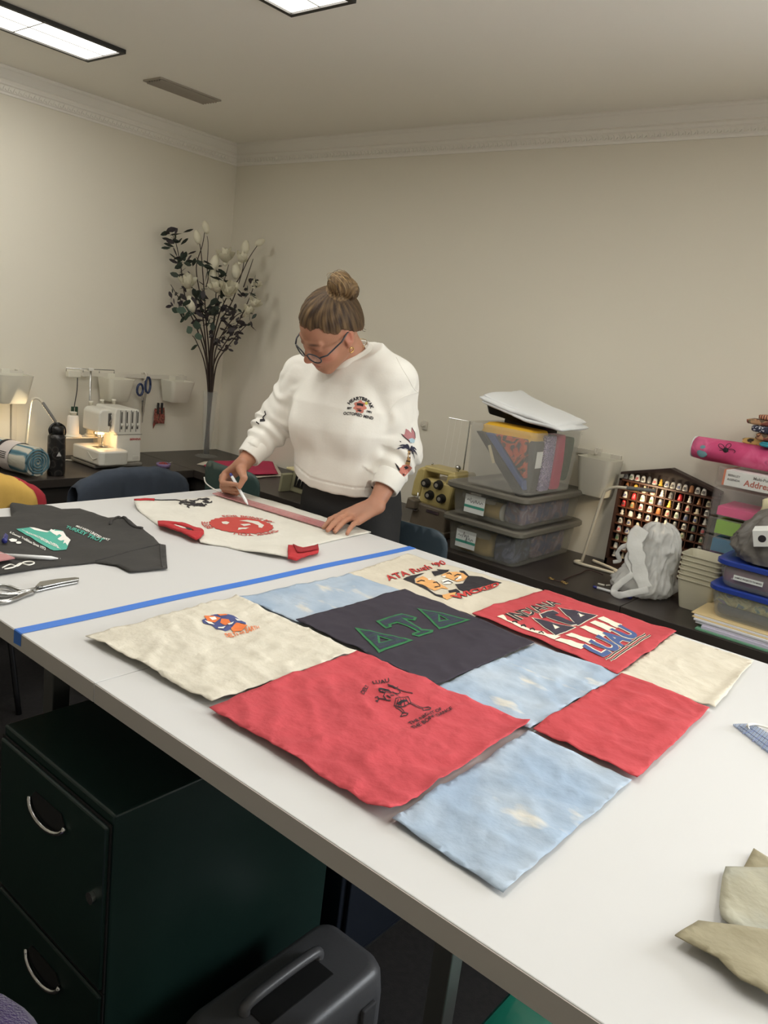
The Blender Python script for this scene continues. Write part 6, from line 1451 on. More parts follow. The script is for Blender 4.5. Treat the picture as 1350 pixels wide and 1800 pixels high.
# ---------------------------------------------------------------- the woman: signed distance fields meshed with surface nets
class Field:
    def __init__(s, lo, hi, h):
        s.lo = np.array(lo, np.float32); s.h = h; s.n = np.ceil((np.array(hi)-np.array(lo))/h).astype(int)+1
        s.a = np.full(tuple(s.n), 1.0, np.float32)
    def block(s, lo, hi):
        i0 = np.clip(np.floor((np.array(lo)-s.lo)/s.h).astype(int), 0, s.n-1); i1 = np.clip(np.ceil((np.array(hi)-s.lo)/s.h).astype(int)+1, 1, s.n)
        sl = tuple(slice(a,b) for a,b in zip(i0,i1))
        g = [ (np.arange(a,b)*s.h+l).astype(np.float32) for a,b,l in zip(i0,i1,s.lo)]
        return sl, np.meshgrid(*g, indexing='ij', sparse=True)
    def put(s, fn, lo, hi, k=.01, mode='add', mg=.03):
        lo = np.array(lo)-mg-k; hi = np.array(hi)+mg+k; sl, (X,Y,Z) = s.block(lo, hi)
        if 0 in s.a[sl].shape: return
        d = fn(X,Y,Z).astype(np.float32); a = s.a[sl]
        if mode == 'sub': d = -d; hh = np.maximum(k-np.abs(a-d),0)/k; s.a[sl] = np.maximum(a,d)+hh*hh*k*.25
        elif mode == 'cut': s.a[sl] = np.maximum(a,d)
        else: hh = np.maximum(k-np.abs(a-d),0)/k; s.a[sl] = np.minimum(a,d)-hh*hh*k*.25
    def capsule(s, a, b, ra, rb, k=.01, mode='add'):
        a = np.array(a,float); b = np.array(b,float); ba = b-a; L = ba@ba+1e-12
        def fn(X,Y,Z):
            px,py,pz = X-a[0],Y-a[1],Z-a[2]; t = np.clip((px*ba[0]+py*ba[1]+pz*ba[2])/L,0,1)
            return np.sqrt((px-t*ba[0])**2+(py-t*ba[1])**2+(pz-t*ba[2])**2)-(ra+(rb-ra)*t)
        r = max(ra,rb); s.put(fn, np.minimum(a,b)-r, np.maximum(a,b)+r, k, mode)
    def ellip(s, c, r, ax=None, k=.01, mode='add'):
        c = np.array(c,float); r = np.array(r,float); A = np.eye(3) if ax is None else np.array(ax,float)
        def fn(X,Y,Z):
            p = [X-c[0],Y-c[1],Z-c[2]]; q = [p[0]*A[i][0]+p[1]*A[i][1]+p[2]*A[i][2] for i in range(3)]
            k0 = np.sqrt((q[0]/r[0])**2+(q[1]/r[1])**2+(q[2]/r[2])**2); k1 = np.sqrt((q[0]/r[0]**2)**2+(q[1]/r[1]**2)**2+(q[2]/r[2]**2)**2)+1e-9
            return k0*(k0-1)/k1
        m = max(r); s.put(fn, c-m, c+m, k, mode)
    def trunk(s, prof, k=.02, p=2.4):
        """prof: rows (z, cx, cy, a, b, angle)"""
        P = np.array(prof); 
        def fn(X,Y,Z):
            z = Z.ravel(); zc = np.clip(z,P[0,0],P[-1,0]); I = [np.interp(zc,P[:,0],P[:,i])[None,None,:] for i in range(1,6)]
            c,s_ = np.cos(I[4]),np.sin(I[4]); dx,dy = X-I[0],Y-I[1]; u = dx*c+dy*s_; v = -dx*s_+dy*c
            q = (np.abs(u/I[2])**p+np.abs(v/I[3])**p)**(1/p); d = (q-1)*np.minimum(I[2],I[3])
            return np.maximum(d, np.abs(Z-(P[0,0]+P[-1,0])/2)-(P[-1,0]-P[0,0])/2)
        m = P[:,3:5].max(); s.put(fn, (P[:,1].min()-m,P[:,2].min()-m,P[0,0]), (P[:,1].max()+m,P[:,2].max()+m,P[-1,0]), k)
    def mesh(s):
        A = s.a; S = A < 0; nx,ny,nz_ = A.shape
        c = S[:-1,:-1,:-1].astype(np.int8)
        cnt = np.zeros((nx-1,ny-1,nz_-1), np.int8)
        for dx in (0,1):
            for dy in (0,1):
                for dz in (0,1): cnt += S[dx:nx-1+dx,dy:ny-1+dy,dz:nz_-1+dz]
        act = (cnt > 0) & (cnt < 8); idx = np.argwhere(act); del cnt
        ids = np.full(act.shape, -1, np.int32); ids[act] = np.arange(len(idx))
        cor = [(dx,dy,dz) for dx in (0,1) for dy in (0,1) for dz in (0,1)]
        vals = np.stack([A[idx[:,0]+d[0],idx[:,1]+d[1],idx[:,2]+d[2]] for d in cor],1)
        acc = np.zeros((len(idx),3)); num = np.zeros(len(idx))
        for i in range(8):
            for j in range(i+1,8):
                if sum(abs(cor[i][q]-cor[j][q]) for q in range(3)) != 1: continue
                m = (vals[:,i] < 0) != (vals[:,j] < 0); t = vals[:,i]/(vals[:,i]-vals[:,j]+1e-20); t = np.where(m,t,0)
                pt = np.array(cor[i])[None,:]+(np.array(cor[j])-np.array(cor[i]))[None,:]*t[:,None]; acc += pt*m[:,None]; num += m
        V_ = (idx+acc/num[:,None])*s.h+s.lo; F_ = []
        for ax in range(3):
            o = [0,0,0]; o[ax] = 1; a = S[:nx-o[0],:ny-o[1],:nz_-o[2]]; b = S[o[0]:,o[1]:,o[2]:]
            e = np.argwhere(a != b); u,v = [(1,2),(2,0),(0,1)][ax]
            ok = (e[:,u] > 0)&(e[:,v] > 0)&(e[:,u] < S.shape[u]-1)&(e[:,v] < S.shape[v]-1); e = e[ok]; fl = a[e[:,0],e[:,1],e[:,2]]
            q = []
            for du,dv in ((1,1),(0,1),(0,0),(1,0)):
                t = e.copy(); t[:,u] -= du; t[:,v] -= dv; q.append(ids[t[:,0],t[:,1],t[:,2]])
            q = np.stack(q,1); q[~fl] = q[~fl][:,::-1]; F_.append(q)
        return V_.astype(float), np.concatenate(F_)
def normals(V_, F_):
    n = np.cross(V_[F_[:,2]]-V_[F_[:,0]], V_[F_[:,3]]-V_[F_[:,1]]); N = np.zeros_like(V_)
    for i in range(4): np.add.at(N, F_[:,i], n)
    return N/(np.linalg.norm(N,axis=1,keepdims=True)+1e-12)
def relax(V_, F_, it=2, lam=.5):
    for _ in range(it):
        A = np.zeros_like(V_); c = np.zeros(len(V_))
        for i in range(4):
            j = F_[:,(i+1)%4]; np.add.at(A, F_[:,i], V_[j]); np.add.at(A, j, V_[F_[:,i]]); np.add.at(c, F_[:,i], 1); np.add.at(c, j, 1)
        V_ = V_*(1-lam)+lam*A/c[:,None]
    return V_
def np_obj(name, V_, F_, m, parent=None, color=None):
    me = bpy.data.meshes.new(name); me.vertices.add(len(V_)); me.vertices.foreach_set('co', V_.astype(np.float32).ravel())
    me.loops.add(F_.size); me.loops.foreach_set('vertex_index', F_.astype(np.int32).ravel()); me.polygons.add(len(F_))
    me.polygons.foreach_set('loop_start', np.arange(len(F_),dtype=np.int32)*4); me.polygons.foreach_set('loop_total', np.full(len(F_),4,np.int32))
    me.update(calc_edges=True); me.validate(); me.polygons.foreach_set('use_smooth', [True]*len(me.polygons)); me.materials.append(m)
    if color is not None:
        at = me.color_attributes.new('tint','FLOAT_COLOR','POINT'); at.data.foreach_set('color', np.c_[color,np.ones(len(color))].astype(np.float32).ravel())
    o = bpy.data.objects.new(name, me); COL.objects.link(o)
    if parent is not None: o.parent = parent
    return o
def vnoise(P, sc, seed=0):
    """cheap smooth noise for arrays of points"""
    r = np.random.RandomState(seed); out = np.zeros(len(P))
    for k in range(6):
        w_ = r.normal(size=3)*sc; out += np.sin(P@w_+r.uniform(0,6.28))
    return out/6**.5
def tint_mat(name, rough, bump=0.0, bscale=80, sss=0.0, sheen=0):
    m = mat(name, (200,200,200), rough, bump=bump, bscale=bscale, sheen=sheen); nt = m.node_tree; a = nt.nodes.new('ShaderNodeAttribute'); a.attribute_name = 'tint'
    b = nt.nodes['Principled BSDF']; nt.links.new(a.outputs['Color'], b.inputs['Base Color']); b.inputs['Subsurface Weight'].default_value = sss; b.inputs['Subsurface Radius'].default_value = (.012,.005,.003); b.inputs['Subsurface Scale'].default_value = .5
    return m
A3 = lambda v: np.array([v[0],v[1],v[2]], float)
# joints
HC = np.array([-1.752,1.828,1.5136]); HS = 0.997
hs_ = np.array([.965,-.0088,-.2622]); hf_ = np.array([-.189,-.7166,-.6714]); hu_ = np.array([.182,-.6975,.6931])
hs_ /= np.linalg.norm(hs_); hf_ -= hs_*(hf_@hs_); hf_ /= np.linalg.norm(hf_); hu_ = np.cross(hf_,hs_)
HAX = [hs_,hf_,hu_]
def hl(s,f,u): return HC+HS*(s*hs_+f*hf_+u*hu_)
SHL, SHR = np.array([-1.612,2.01,1.378]), np.array([-1.975,1.955,1.345])
ELL, ELR = np.array([-1.560,2.03,1.150]), np.array([-2.045,1.905,1.165])
WRL = A3(ony(660,888,1.905)); WRR = A3(ony(427,816,1.765))
def lhp(x,y,z): return A3(onz(x,y,z))
def rhp(x,y,Y): return A3(ony(x,y,Y))
B = Field((-2.22,1.60,0.0),(-1.38,2.25,1.72),.0036)
# legs, pelvis, torso
for sx in (-1,1):
    hip = np.array([-1.755+sx*.085,2.03,.90]); kn = np.array([-1.755+sx*.10,2.015,.50]); an = np.array([-1.755+sx*.11,2.05,.09])
    B.capsule(hip,kn,.078,.052,.02); B.capsule(kn,an,.050,.034,.02); B.capsule(an-[0,0,.05],an+[0,-.13,-.055],.034,.026,.02)
B.trunk([(.84,-1.755,2.03,.155,.10,0),(.95,-1.755,2.025,.165,.105,0),(1.08,-1.755,2.01,.14,.09,.03),(1.22,-1.765,1.985,.155,.10,.08),(1.33,-1.780,1.98,.165,.085,.12),(1.42,-1.77,1.985,.09,.06,.12)], .03)
for sh,el,wr in ((SHL,ELL,WRL),(SHR,ELR,WRR)):
    B.capsule(sh,el,.052,.040,.03); B.capsule(el,el*.65+wr*.35,.040,.041,.02); B.capsule(el*.65+wr*.35,wr,.041,.026,.02)
# neck and head
B.capsule(np.array([-1.762,1.985,1.40]), hl(0,-.030,-.070), .060,.055,.03)
def sk(s,f,u,r,k=.012,mode='add'): B.ellip(hl(s,f,u), np.array(r)*HS, HAX, k, mode)
sk(0,-.012,.040,(.075,.101,.088),.01); sk(0,-.020,.015,(.074,.092,.085),.02); sk(0,.022,-.035,(.060,.074,.082),.02); sk(0,.062,-.100,(.026,.024,.018),.022)
def hcap(a,b,ra,rb,k=.012,mode='add'): B.capsule(hl(*a),hl(*b),ra*HS,rb*HS,k,mode)
for s in (-1,1):
    sk(s*.040,.056,-.028,(.026,.024,.022),.022); hcap((s*.056,.004,-.050),(s*.022,.062,-.100),.018,.016,.022)
    sk(s*.031,.096,.006,(.014,.012,.010),.012,'sub'); sk(s*.031,.076,.005,(.0135,.0135,.0125),.004)
    hcap((s*.014,.086,.022),(s*.044,.074,.024),.009,.007,.012); hcap((s*.020,.0885,.0065),(s*.042,.0835,.004),.0035,.003,.004)
    sk(s*.0105,.100,-.038,(.0085,.011,.0075),.006); sk(s*.006,.110,-.044,(.0035,.005,.0028),.003,'sub')
    sk(s*.078,-.014,-.002,(.0075,.019,.031),.006); sk(s*.083,-.010,.004,(.005,.010,.018),.004,'sub'); sk(s*.077,-.004,-.028,(.006,.008,.009),.006)
hcap((0,.090,.016),(0,.110,-.030),.0075,.0105,.010); sk(0,.112,-.034,(.0105,.010,.009),.008)
sk(0,.088,-.056,(.014,.008,.010),.012); sk(0,.0885,-.0665,(.020,.0085,.0048),.006); sk(0,.0865,-.0765,(.017,.0085,.0058),.006); hcap((-.021,.089,-.0718),(.021,.089,-.0718),.0018,.0018,.004,'sub')
# left hand, flat on the shirt and ruler
MZ = .948
mcpL = [lhp(604,903,MZ+.002), lhp(611,904,MZ+.004), lhp(620,909,MZ), lhp(629,917,MZ-.006)]
tipL = [lhp(569,927,.9275), lhp(576,932,.9275), lhp(589,934,.924), lhp(610,938,.922)]
for i,(m_,t_) in enumerate(zip(mcpL,tipL)):
    B.capsule(WRL+(mcpL[1]-mcpL[2])*(.55-.45*i), m_, .0185 if i<3 else .016, .0125, .014)
    L_ = t_-m_; p1 = m_+L_*.44+np.array([0,0,.0085]); p2 = m_+L_*.75+np.array([0,0,.0065]); r = [.0092,.0096,.0090,.0080][i]
    B.capsule(m_,p1,r*1.15,r,.006); B.capsule(p1,p2,r,r*.92,.003); B.capsule(p2,t_,r*.92,r*.78,.003)
tb0 = WRL*.6+mcpL[0]*.4+np.array([-.014,0,-.008]); tb1 = mcpL[0]+np.array([-.022,.012,-.012]); tb2 = mcpL[0]*.6+tipL[0]*.4+np.array([-.026,0,-.008])
B.capsule(WRL,tb0,.018,.017,.012); B.capsule(tb0,tb1,.0165,.0125,.008); B.capsule(tb1,tb2,.0115,.009,.004)
# right hand holding the pen
PT = A3(onz(437,889,TT+.0115)); PE = A3(ony(404,831,PT[1]+.012)); PE = PT+(PE-PT)/np.linalg.norm(PE-PT)*.145
pin = PT+(PE-PT)*.40
mcpR = [rhp(396,833,1.735), rhp(392,838,1.75), rhp(391,843,1.768), rhp(393,848,1.785)]
pipR = [rhp(391,849,1.695), rhp(391,856,1.705), rhp(394,861,1.722), rhp(399,864,1.745)]
tipR = [rhp(417,852,1.700), rhp(419,860,1.712), rhp(419,866,1.722), rhp(416,869,1.735)]
for i,(m_,p_,t_) in enumerate(zip(mcpR,pipR,tipR)):
    B.capsule(WRR+(mcpR[0]-mcpR[3])*(.25-.16*i), m_, .0185, .0125, .014); r = [.0092,.0095,.0090,.0080][i]
    B.capsule(m_,p_,r*1.2,r*1.05,.006); B.capsule(p_,p_*.4+t_*.6,r,r*.92,.003); B.capsule(p_*.4+t_*.6,t_,r*.92,r*.8,.003)
t0 = rhp(424,826,1.735); t1 = rhp(429,840,1.712); t2 = rhp(421,856,1.700)
B.capsule(WRR,t0,.019,.0165,.012); B.capsule(t0,t1,.0165,.0115,.006); B.capsule(t1,t2,.0112,.0085,.004)
Vb, Fb = B.mesh(); del B.a
Vb = relax(Vb,Fb,1,.35)
Lc = (Vb-HC)/HS; hs3 = np.c_[Lc@hs_,Lc@hf_,Lc@hu_]
def gau(c, r): return np.exp(-(((hs3-np.array(c))/np.array(r))**2).sum(1))
base_ = np.array(lin((172,124,98))); tint = np.tile(base_,(len(Vb),1))
def blend(w_, col): 
    global tint
    w_ = np.clip(w_,0,1)[:,None]; tint = tint*(1-w_)+np.array(lin(col))[None,:]*w_
blend(.10+.10*vnoise(Vb,45,3), (178,112,86))
for s in (-1,1):
    blend(.55*gau((s*.045,.065,-.035),(.022,.03,.022)), (196,108,88)); blend(.95*gau((s*.030,.090,.0255),(.019,.025,.0045)), (70,48,38)); blend(.35*gau((s*.031,.085,.008),(.018,.02,.010)), (140,88,72)); blend(.75*gau((s*.031,.088,.0055),(.013,.010,.0022)), (60,42,38))
    blend(.45*gau((s*.080,-.012,.0),(.012,.02,.03)), (190,104,88))
blend(.45*gau((0,.112,-.034),(.016,.014,.014)), (192,106,88)); blend(.85*gau((0,.092,-.067),(.019,.02,.0050)), (164,84,78)); blend(.8*gau((0,.09,-.0770),(.016,.02,.0055)), (172,88,82))
M_skin = tint_mat('skin', .52, .12, 260, .12)
person = thing('person', 'woman in a white sweatshirt and black trousers marking a t-shirt with a pen', 'person', (-1.755,2.03,0))
inv = Matrix.Translation((1.755,-2.03,0))
def pchild(o, parent=person):
    o.parent = parent; o.matrix_parent_inverse = inv if parent is person else Matrix.Identity(4); return o
body = pchild(np_obj('body', Vb, Fb, M_skin, None, tint))
M_nail = mat('fingernail', (222,168,150), .35)
# nails on the fingers of the left hand
for i,(m_,t_) in enumerate(zip(mcpL,tipL)):
    d = (t_-m_); d[2] = 0; d /= np.linalg.norm(d); q = Vector(d).to_track_quat('Y','Z').to_matrix().to_4x4(); c = t_-d*.001+np.array([0,0,.0066])
    nl = MB().sphere((0,0,0),(.0042,.0062,.0016),10,6).build('fingernail', M_nail, None, smooth=True); nl.matrix_world = Matrix.Translation(c) @ q; nl.parent = body; nl.matrix_parent_inverse = inv
# ---- trousers and shoes
M_trous = mat('black_trousers', (38,37,37), .9, bump=.3, bscale=150)
T_ = Field((-2.05,1.78,.03),(-1.46,2.28,1.10),.006)
T_.trunk([(.62,-1.755,2.03,.185,.115,0),(.80,-1.755,2.03,.198,.130,0),(.93,-1.755,2.025,.192,.135,0),(1.06,-1.755,2.015,.168,.115,0)], .03)
for sx in (-1,1):
    T_.capsule((-1.755+sx*.095,2.03,.85),(-1.755+sx*.105,2.015,.50),.098,.085,.02); T_.capsule((-1.755+sx*.105,2.015,.50),(-1.755+sx*.11,2.04,.10),.085,.082,.02)
T_.put(lambda X,Y,Z: .045-Z+0*X+0*Y, (-2.1,1.7,0),(-1.4,2.3,.12),.001,'cut')
Vt, Ft = T_.mesh(); N_ = normals(Vt,Ft); Vt = Vt+N_*(.003*vnoise(Vt*np.array([1,1,.35]),38,5))[:,None]
pchild(np_obj('trousers', Vt, Ft, M_trous))
for sx in (-1,1):
    x = -1.755+sx*.11; rr = []
    for y, w_, h_ in ((2.105,.020,.04),(2.09,.036,.07),(2.03,.038,.075),(1.97,.042,.055),(1.92,.044,.045),(1.885,.030,.035),(1.877,.012,.022)): rr.append([V(x+w_*math.cos(a), y, .0015+h_*(.5+.5*math.sin(a))) for a in [2*PI*j/16 for j in range(16)]])
    pchild(MB().loft(rr).build('shoe', M_blkpl, None, smooth=True))
# ---- sweatshirt
W_ = Field((-2.24,1.68,.94),(-1.38,2.28,1.52),.0042)
W_.trunk([(.955,-1.770,2.012,.186,.140,0),(.99,-1.770,2.012,.192,.148,0),(1.03,-1.770,2.010,.198,.152,0),(1.12,-1.768,2.0,.204,.150,.03),(1.20,-1.762,1.985,.212,.150,.07),(1.28,-1.772,1.972,.205,.135,.10),(1.35,-1.778,1.975,.175,.108,.13),(1.41,-1.768,1.975,.115,.090,.13),(1.445,-1.762,1.972,.090,.080,.13),(1.49,-1.758,1.97,.080,.076,.13)], .03, 2.3)
for s in (-1,1): W_.ellip((-1.770+s*.085,1.90-.01*s*-1,1.20),(.075,.06,.07),None,.05)
CFL = ELL+(WRL-ELL)*.66; CFR = ELR+(WRR-ELR)*.80
W_.capsule((-1.735,1.99,1.425),SHL,.060,.068,.04); W_.ellip((-1.68,2.0,1.415),(.07,.06,.045),None,.05); W_.capsule(SHL,ELL,.070,.066,.03); W_.capsule(ELL,CFL,.064,.046,.02)
W_.capsule((-1.785,1.975,1.42),SHR,.055,.066,.04); W_.capsule(SHR,ELR,.074,.066,.03); W_.capsule(ELR,CFR,.064,.042,.02)
dL = (WRL-ELL)/np.linalg.norm(WRL-ELL); dR = (WRR-ELR)/np.linalg.norm(WRR-ELR)
for CF,dd in ((CFL,dL),(CFR,dR)):
    def cutfn(X,Y,Z):
        t = (X-CF[0])*dd[0]+(Y-CF[1])*dd[1]+(Z-CF[2])*dd[2]-.004; r2 = (X-CF[0])**2+(Y-CF[1])**2+(Z-CF[2])**2-(t+.004)**2
        return np.where(r2 < .054**2, t, -1.0)
    W_.put(cutfn, CF-.085, CF+.085, .001, 'cut', mg=.0)
nc = np.array([-1.772,1.950,1.444]); nn = np.array([-.10,-.50,.85]); nn /= np.linalg.norm(nn)
W_.put(lambda X,Y,Z: (X-nc[0])*nn[0]+(Y-nc[1])*nn[1]+(Z-nc[2])*nn[2]-.002, nc-.11, nc+.11, .001, 'cut', mg=.0)
W_.put(lambda X,Y,Z: (.995+.22*np.clip(-1.80-X,0,.15))-Z+0*Y, (-2.02,1.8,.93),(-1.5,2.2,1.02), .001, 'cut', mg=.02)
Vw, Fw = W_.mesh(); Vw = relax(Vw,Fw,2,.5); N_ = normals(Vw,Fw)
def seg_t(P, a, b):
    ba = b-a; t = np.clip(((P-a)@ba)/(ba@ba),0,1); d = np.linalg.norm(P-a-t[:,None]*ba,axis=1); return t, d
disp = np.zeros(len(Vw))
for sh,el,cf,seed in ((SHL,ELL,CFL,1),(SHR,ELR,CFR,2)):
    t1_,d1_ = seg_t(Vw,sh,el); t2_,d2_ = seg_t(Vw,el,cf); arm = np.minimum(d1_,d2_); T = np.where(d1_<d2_,t1_,1+t2_)
    wgt = np.clip((.105-arm)/.03,0,1); wob = vnoise(Vw,16,seed)
    disp += wgt*(np.exp(-((T-1.25)/.45)**2)*.0065*np.sin(T*21+2.6*wob)+.0035*np.exp(-((T-.45)/.4)**2)*np.sin(vnoise(Vw,24,seed+7)*4))
    disp += np.where(T>1.86,-.004,0)*wgt
trs = np.clip((1.36-Vw[:,2])/.1,0,1)*np.clip((Vw[:,2]-1.03)/.08,0,1)
disp += trs*.0070*np.sin(vnoise(Vw*np.array([1,1,.30]),15,11)*3.0)*.8 + .0015*vnoise(Vw,38,12)
disp += np.where(np.abs(Vw[:,2]-1.030-.22*np.clip(-1.80-Vw[:,0],0,.15))<.003,-.0028,0)*(np.abs(Vw[:,0]+1.755)<.22)
Vw = Vw+N_*disp[:,None]
M_sweat = mat('white_sweatshirt', (232,229,220), .95, bump=.35, bscale=160, sheen=.1, bdist=.001)
sweat = pchild(np_obj('sweatshirt', Vw, Fw, M_sweat))
# collar rib and cuffs as separate bands
e1 = np.array([1,0,0])-nn*nn[0]; e1 /= np.linalg.norm(e1); e2 = np.cross(nn,e1)
rings = []
for j in range(48):
    a = 2*PI*j/48; c = nc+nn*.002+(e1*.076*math.cos(a)+e2*.080*math.sin(a)); o_ = (e1*math.cos(a)+e2*math.sin(a))
    rings.append([Vector(c+o_*(.0062*math.cos(b)-.35*.011*math.sin(b))+nn*(.0125*math.sin(b))) for b in [2*PI*k/12 for k in range(12)]])
rings.append(rings[0]); cr = MB().loft(rings, False).build('collar_rib', M_sweat, None, smooth=True); cr.parent = sweat
for CF,dd,r0_ in ((CFL,dL,.0475),(CFR,dR,.0435)):
    d_ = Vector(dd); u_ = d_.orthogonal().normalized(); w_ = d_.cross(u_); rings = []
    for t_, r_ in ((-.052,r0_+.002),(-.048,r0_+.0045),(-.02,r0_+.002),(.004,r0_-.001),(.008,r0_-.003),(.004,r0_-.008),(-.02,r0_-.008),(-.05,r0_-.006)): rings.append([Vector(CF)+d_*t_+(u_*math.cos(a)+w_*math.sin(a))*r_ for a in [2*PI*k/32 for k in range(32)]])
    rings.append(rings[0]); MB().loft(rings, False).build('cuff_rib', M_sweat, sweat, smooth=True)
# ---- prints on the sweatshirt
bvh = BVHTree.FromPolygons([tuple(p) for p in Vw], [tuple(int(i) for i in f) for f in Fw])
class Surf:
    """a tangent frame on the sweatshirt; prints are dropped onto the cloth along its normal"""
    def __init__(s, px, py, tilt=0.0):
        o = Vector((0,0,CAM_H)); hit = bvh.ray_cast(o, ray(px,py)); s.P = hit[0]; n = Vector((0,0,0))
        for dx in (-8,0,8):
            for dy in (-8,0,8):
                h2 = bvh.ray_cast(o, ray(px+dx,py+dy))
                if h2[0]: n += h2[1] if h2[1].dot(ray(px,py)) < 0 else -h2[1]
        s.n = n.normalized(); up = V(0,0,1); up = (up-s.n*up.dot(s.n)).normalized(); rt = up.cross(s.n)
        s.r = rt*math.cos(tilt)+up*math.sin(tilt); s.u = up*math.cos(tilt)-rt*math.sin(tilt)
    def put(s, VS, FS, name, m, off=.0014):
        out = []
        for x, y in VS:
            q = s.P+s.r*x+s.u*y; h2 = bvh.ray_cast(q+s.n*.06, -s.n); p = h2[0] if h2[0] else q; out.append(p+s.n*off)
        FS = [f if ((VS[f[1]][0]-VS[f[0]][0])*(VS[f[2]][1]-VS[f[0]][1])-(VS[f[1]][1]-VS[f[0]][1])*(VS[f[2]][0]-VS[f[0]][0])) > 0 else tuple(reversed(f)) for f in FS]
        o = raw(name, out, FS, m, None, False); o.parent = sweat; return o
    def poly(s, polys, name, m, off=.0014, step=.008, k=1.0):
        VS=[]; FS=[]; polys = [[(p[0]*k,p[1]*k) for p in pl] for pl in polys]
        for pl in polys:
            v,f = flat_mesh(pl,(),step); o = len(VS); VS += [tuple(p) for p in v]; FS += [tuple(i+o for i in t) for t in f]
        return s.put(VS,FS,name,m,off)
    def text(s, body, size, x, y, m, bold=.0, arc=None, off=.0015):
        v,f = text2d(body,size,bold)
        if arc: v = arc_warp(v,arc)
        return s.put([(a+x,b+y) for a,b in v], f, 'lettering', m, off)
ch = Surf(633,713,-.06)
ch.text('HEARTBREAK', .0155, 0, .024, M_ink, .0006, .042)
ch.text('OCTOPIED MIND', .0125, 0, -.031, M_ink, .0004)
ch.text('EST', .0095, -.032, -.014, M_ink, .0005); ch.text('1991', .0095, .032, -.014, M_ink, .0005)
M_octo = mat('octopus_pink', (196,122,106), .85); M_lemon = mat('lemon_ink', (206,200,90), .85)
ch.poly([[(.019*(1+.18*math.cos(7*a))*math.cos(a), -.004+.020*(1+.12*math.cos(7*a+1))*math.sin(a)) for a in [2*PI*k/48 for k in range(48)]]], 'octopus_print', M_octo)
ch.poly([[(-.012,.006),(-.002,.008),(.010,.007),(.010,-.002),(.001,-.001),(-.010,-.002)],[(-.008,-.018),(.002,-.014),(.010,-.016),(.004,-.020)],[(-.012,-.010),(-.006,-.012),(.006,-.010),(.004,-.0125),(-.006,-.0145)]], 'octopus_shades', M_ink, .002)
ch.poly([[(.013,.013),(.018,.017),(.023,.012),(.019,.006),(.014,.008)]], 'lemon_print', M_lemon, .002)
pm = Surf(719,800,-.06)
fr_ = []
for a0, L_, dr in ((2.75,.036,1),(2.45,.036,1),(2.05,.030,1),(1.25,.024,-1),(.75,.026,-1),(.25,.024,-1),(-.25,.02,-1)):
    up_=[]; lo_=[]
    for k in range(8):
        t = k/7; x = math.cos(a0)*L_*t; y = math.sin(a0)*L_*t*1.0 - .022*t*t + .012; up_.append((x,y+.0022*math.sin(PI*min(1,t+.12)))); lo_.append((x,y-.0032*math.sin(PI*min(1,t+.12))*(1 if k%2 else .45)))
    fr_.append(up_+lo_[::-1])
pm.poly(fr_, 'palm_print', mat('navy_print_ink',(48,48,66),.85), .0016, .01, 1.55)
pm.poly([[(-.003,.012),(.003,.012),(.006,-.022),(-.004,-.022)]], 'palm_trunk_print', mat('trunk_ink',(176,140,90),.85), .0014, k=1.45)
pm.poly([[(-.004,.012-.008*k),(.0045,.012-.008*k),(.0045,.009-.008*k),(-.004,.009-.008*k)] for k in range(4)], 'palm_trunk_stripes', M_ink, .0018, k=1.45)
pm.poly([[(-.028,-.022),(-.018,-.030),(-.010,-.024),(.004,-.022),(.014,-.028),(.010,-.040),(-.004,-.048),(-.014,-.044),(-.020,-.034)]], 'beast_print', M_octo, .0015, k=1.45)
pm.poly([[(-.030,-.020),(-.022,-.026),(-.016,-.034),(-.019,-.036),(-.026,-.028)],[(-.008,-.028),(.0,-.025),(.006,-.029),(.0,-.034),(-.006,-.033)],[(-.010,-.040),(.0,-.043),(-.006,-.046)]], 'beast_lines', M_ink, .002, k=1.45)
bd_ = Surf(721,766,.1)
bd_.poly([[(-.022,.006),(-.014,.004),(-.010,.018),(-.002,.014),(.004,.006),(.008,.020),(.014,.008),(.016,-.006),(.010,-.018),(-.004,-.018),(-.010,-.008)]], 'bird_print', mat('dusty_rose_ink',(176,120,122),.85), k=1.3)
bd_.poly([[(-.006,-.008),(.004,-.006),(.014,-.010),(.010,-.018),(-.003,-.018)]], 'bird_body_print', mat('pale_blue_ink',(170,196,206),.85), .002, k=1.3)
bd_.poly([stroke([(-.022,.006),(-.014,-.004),(-.006,-.012),(.0,-.018)],.0018), stroke([(.008,.020),(.014,.008),(.016,-.006)],.0016), [(-.028,-.010),(-.025,-.0115),(-.024,-.014),(-.027,-.0135)]], 'bird_lines', M_ink, .0022, k=1.3)
rs_ = Surf(468,738,0)
rs_.poly([stroke([(-.010,.02),(-.004,.012),(-.012,.004),(-.002,-.004)],.004), [(-.018,-.002),(-.008,.002),(.0,-.004),(-.008,-.010)], stroke([(-.02,-.012),(-.008,-.016)],.003)], 'sleeve_print', M_ink, .002, k=1.4)
# drop shoulder seam and sleeve creases as thin raised lines
for q in ([(697,628),(706,646),(716,662),(728,684),(739,692)], [(738,690),(722,693),(705,700),(692,712),(684,727)]):
    P = []
    for p in smooth_path([V(x,y,0) for x,y in q],6):
        h2 = bvh.ray_cast(V(0,0,CAM_H), ray(p.x,p.y))
        if h2[0]: P.append(h2[0])
    if len(P) > 3: MB().tube(P, .0016, 6).build('sleeve_seam', M_sweat, sweat, smooth=True)
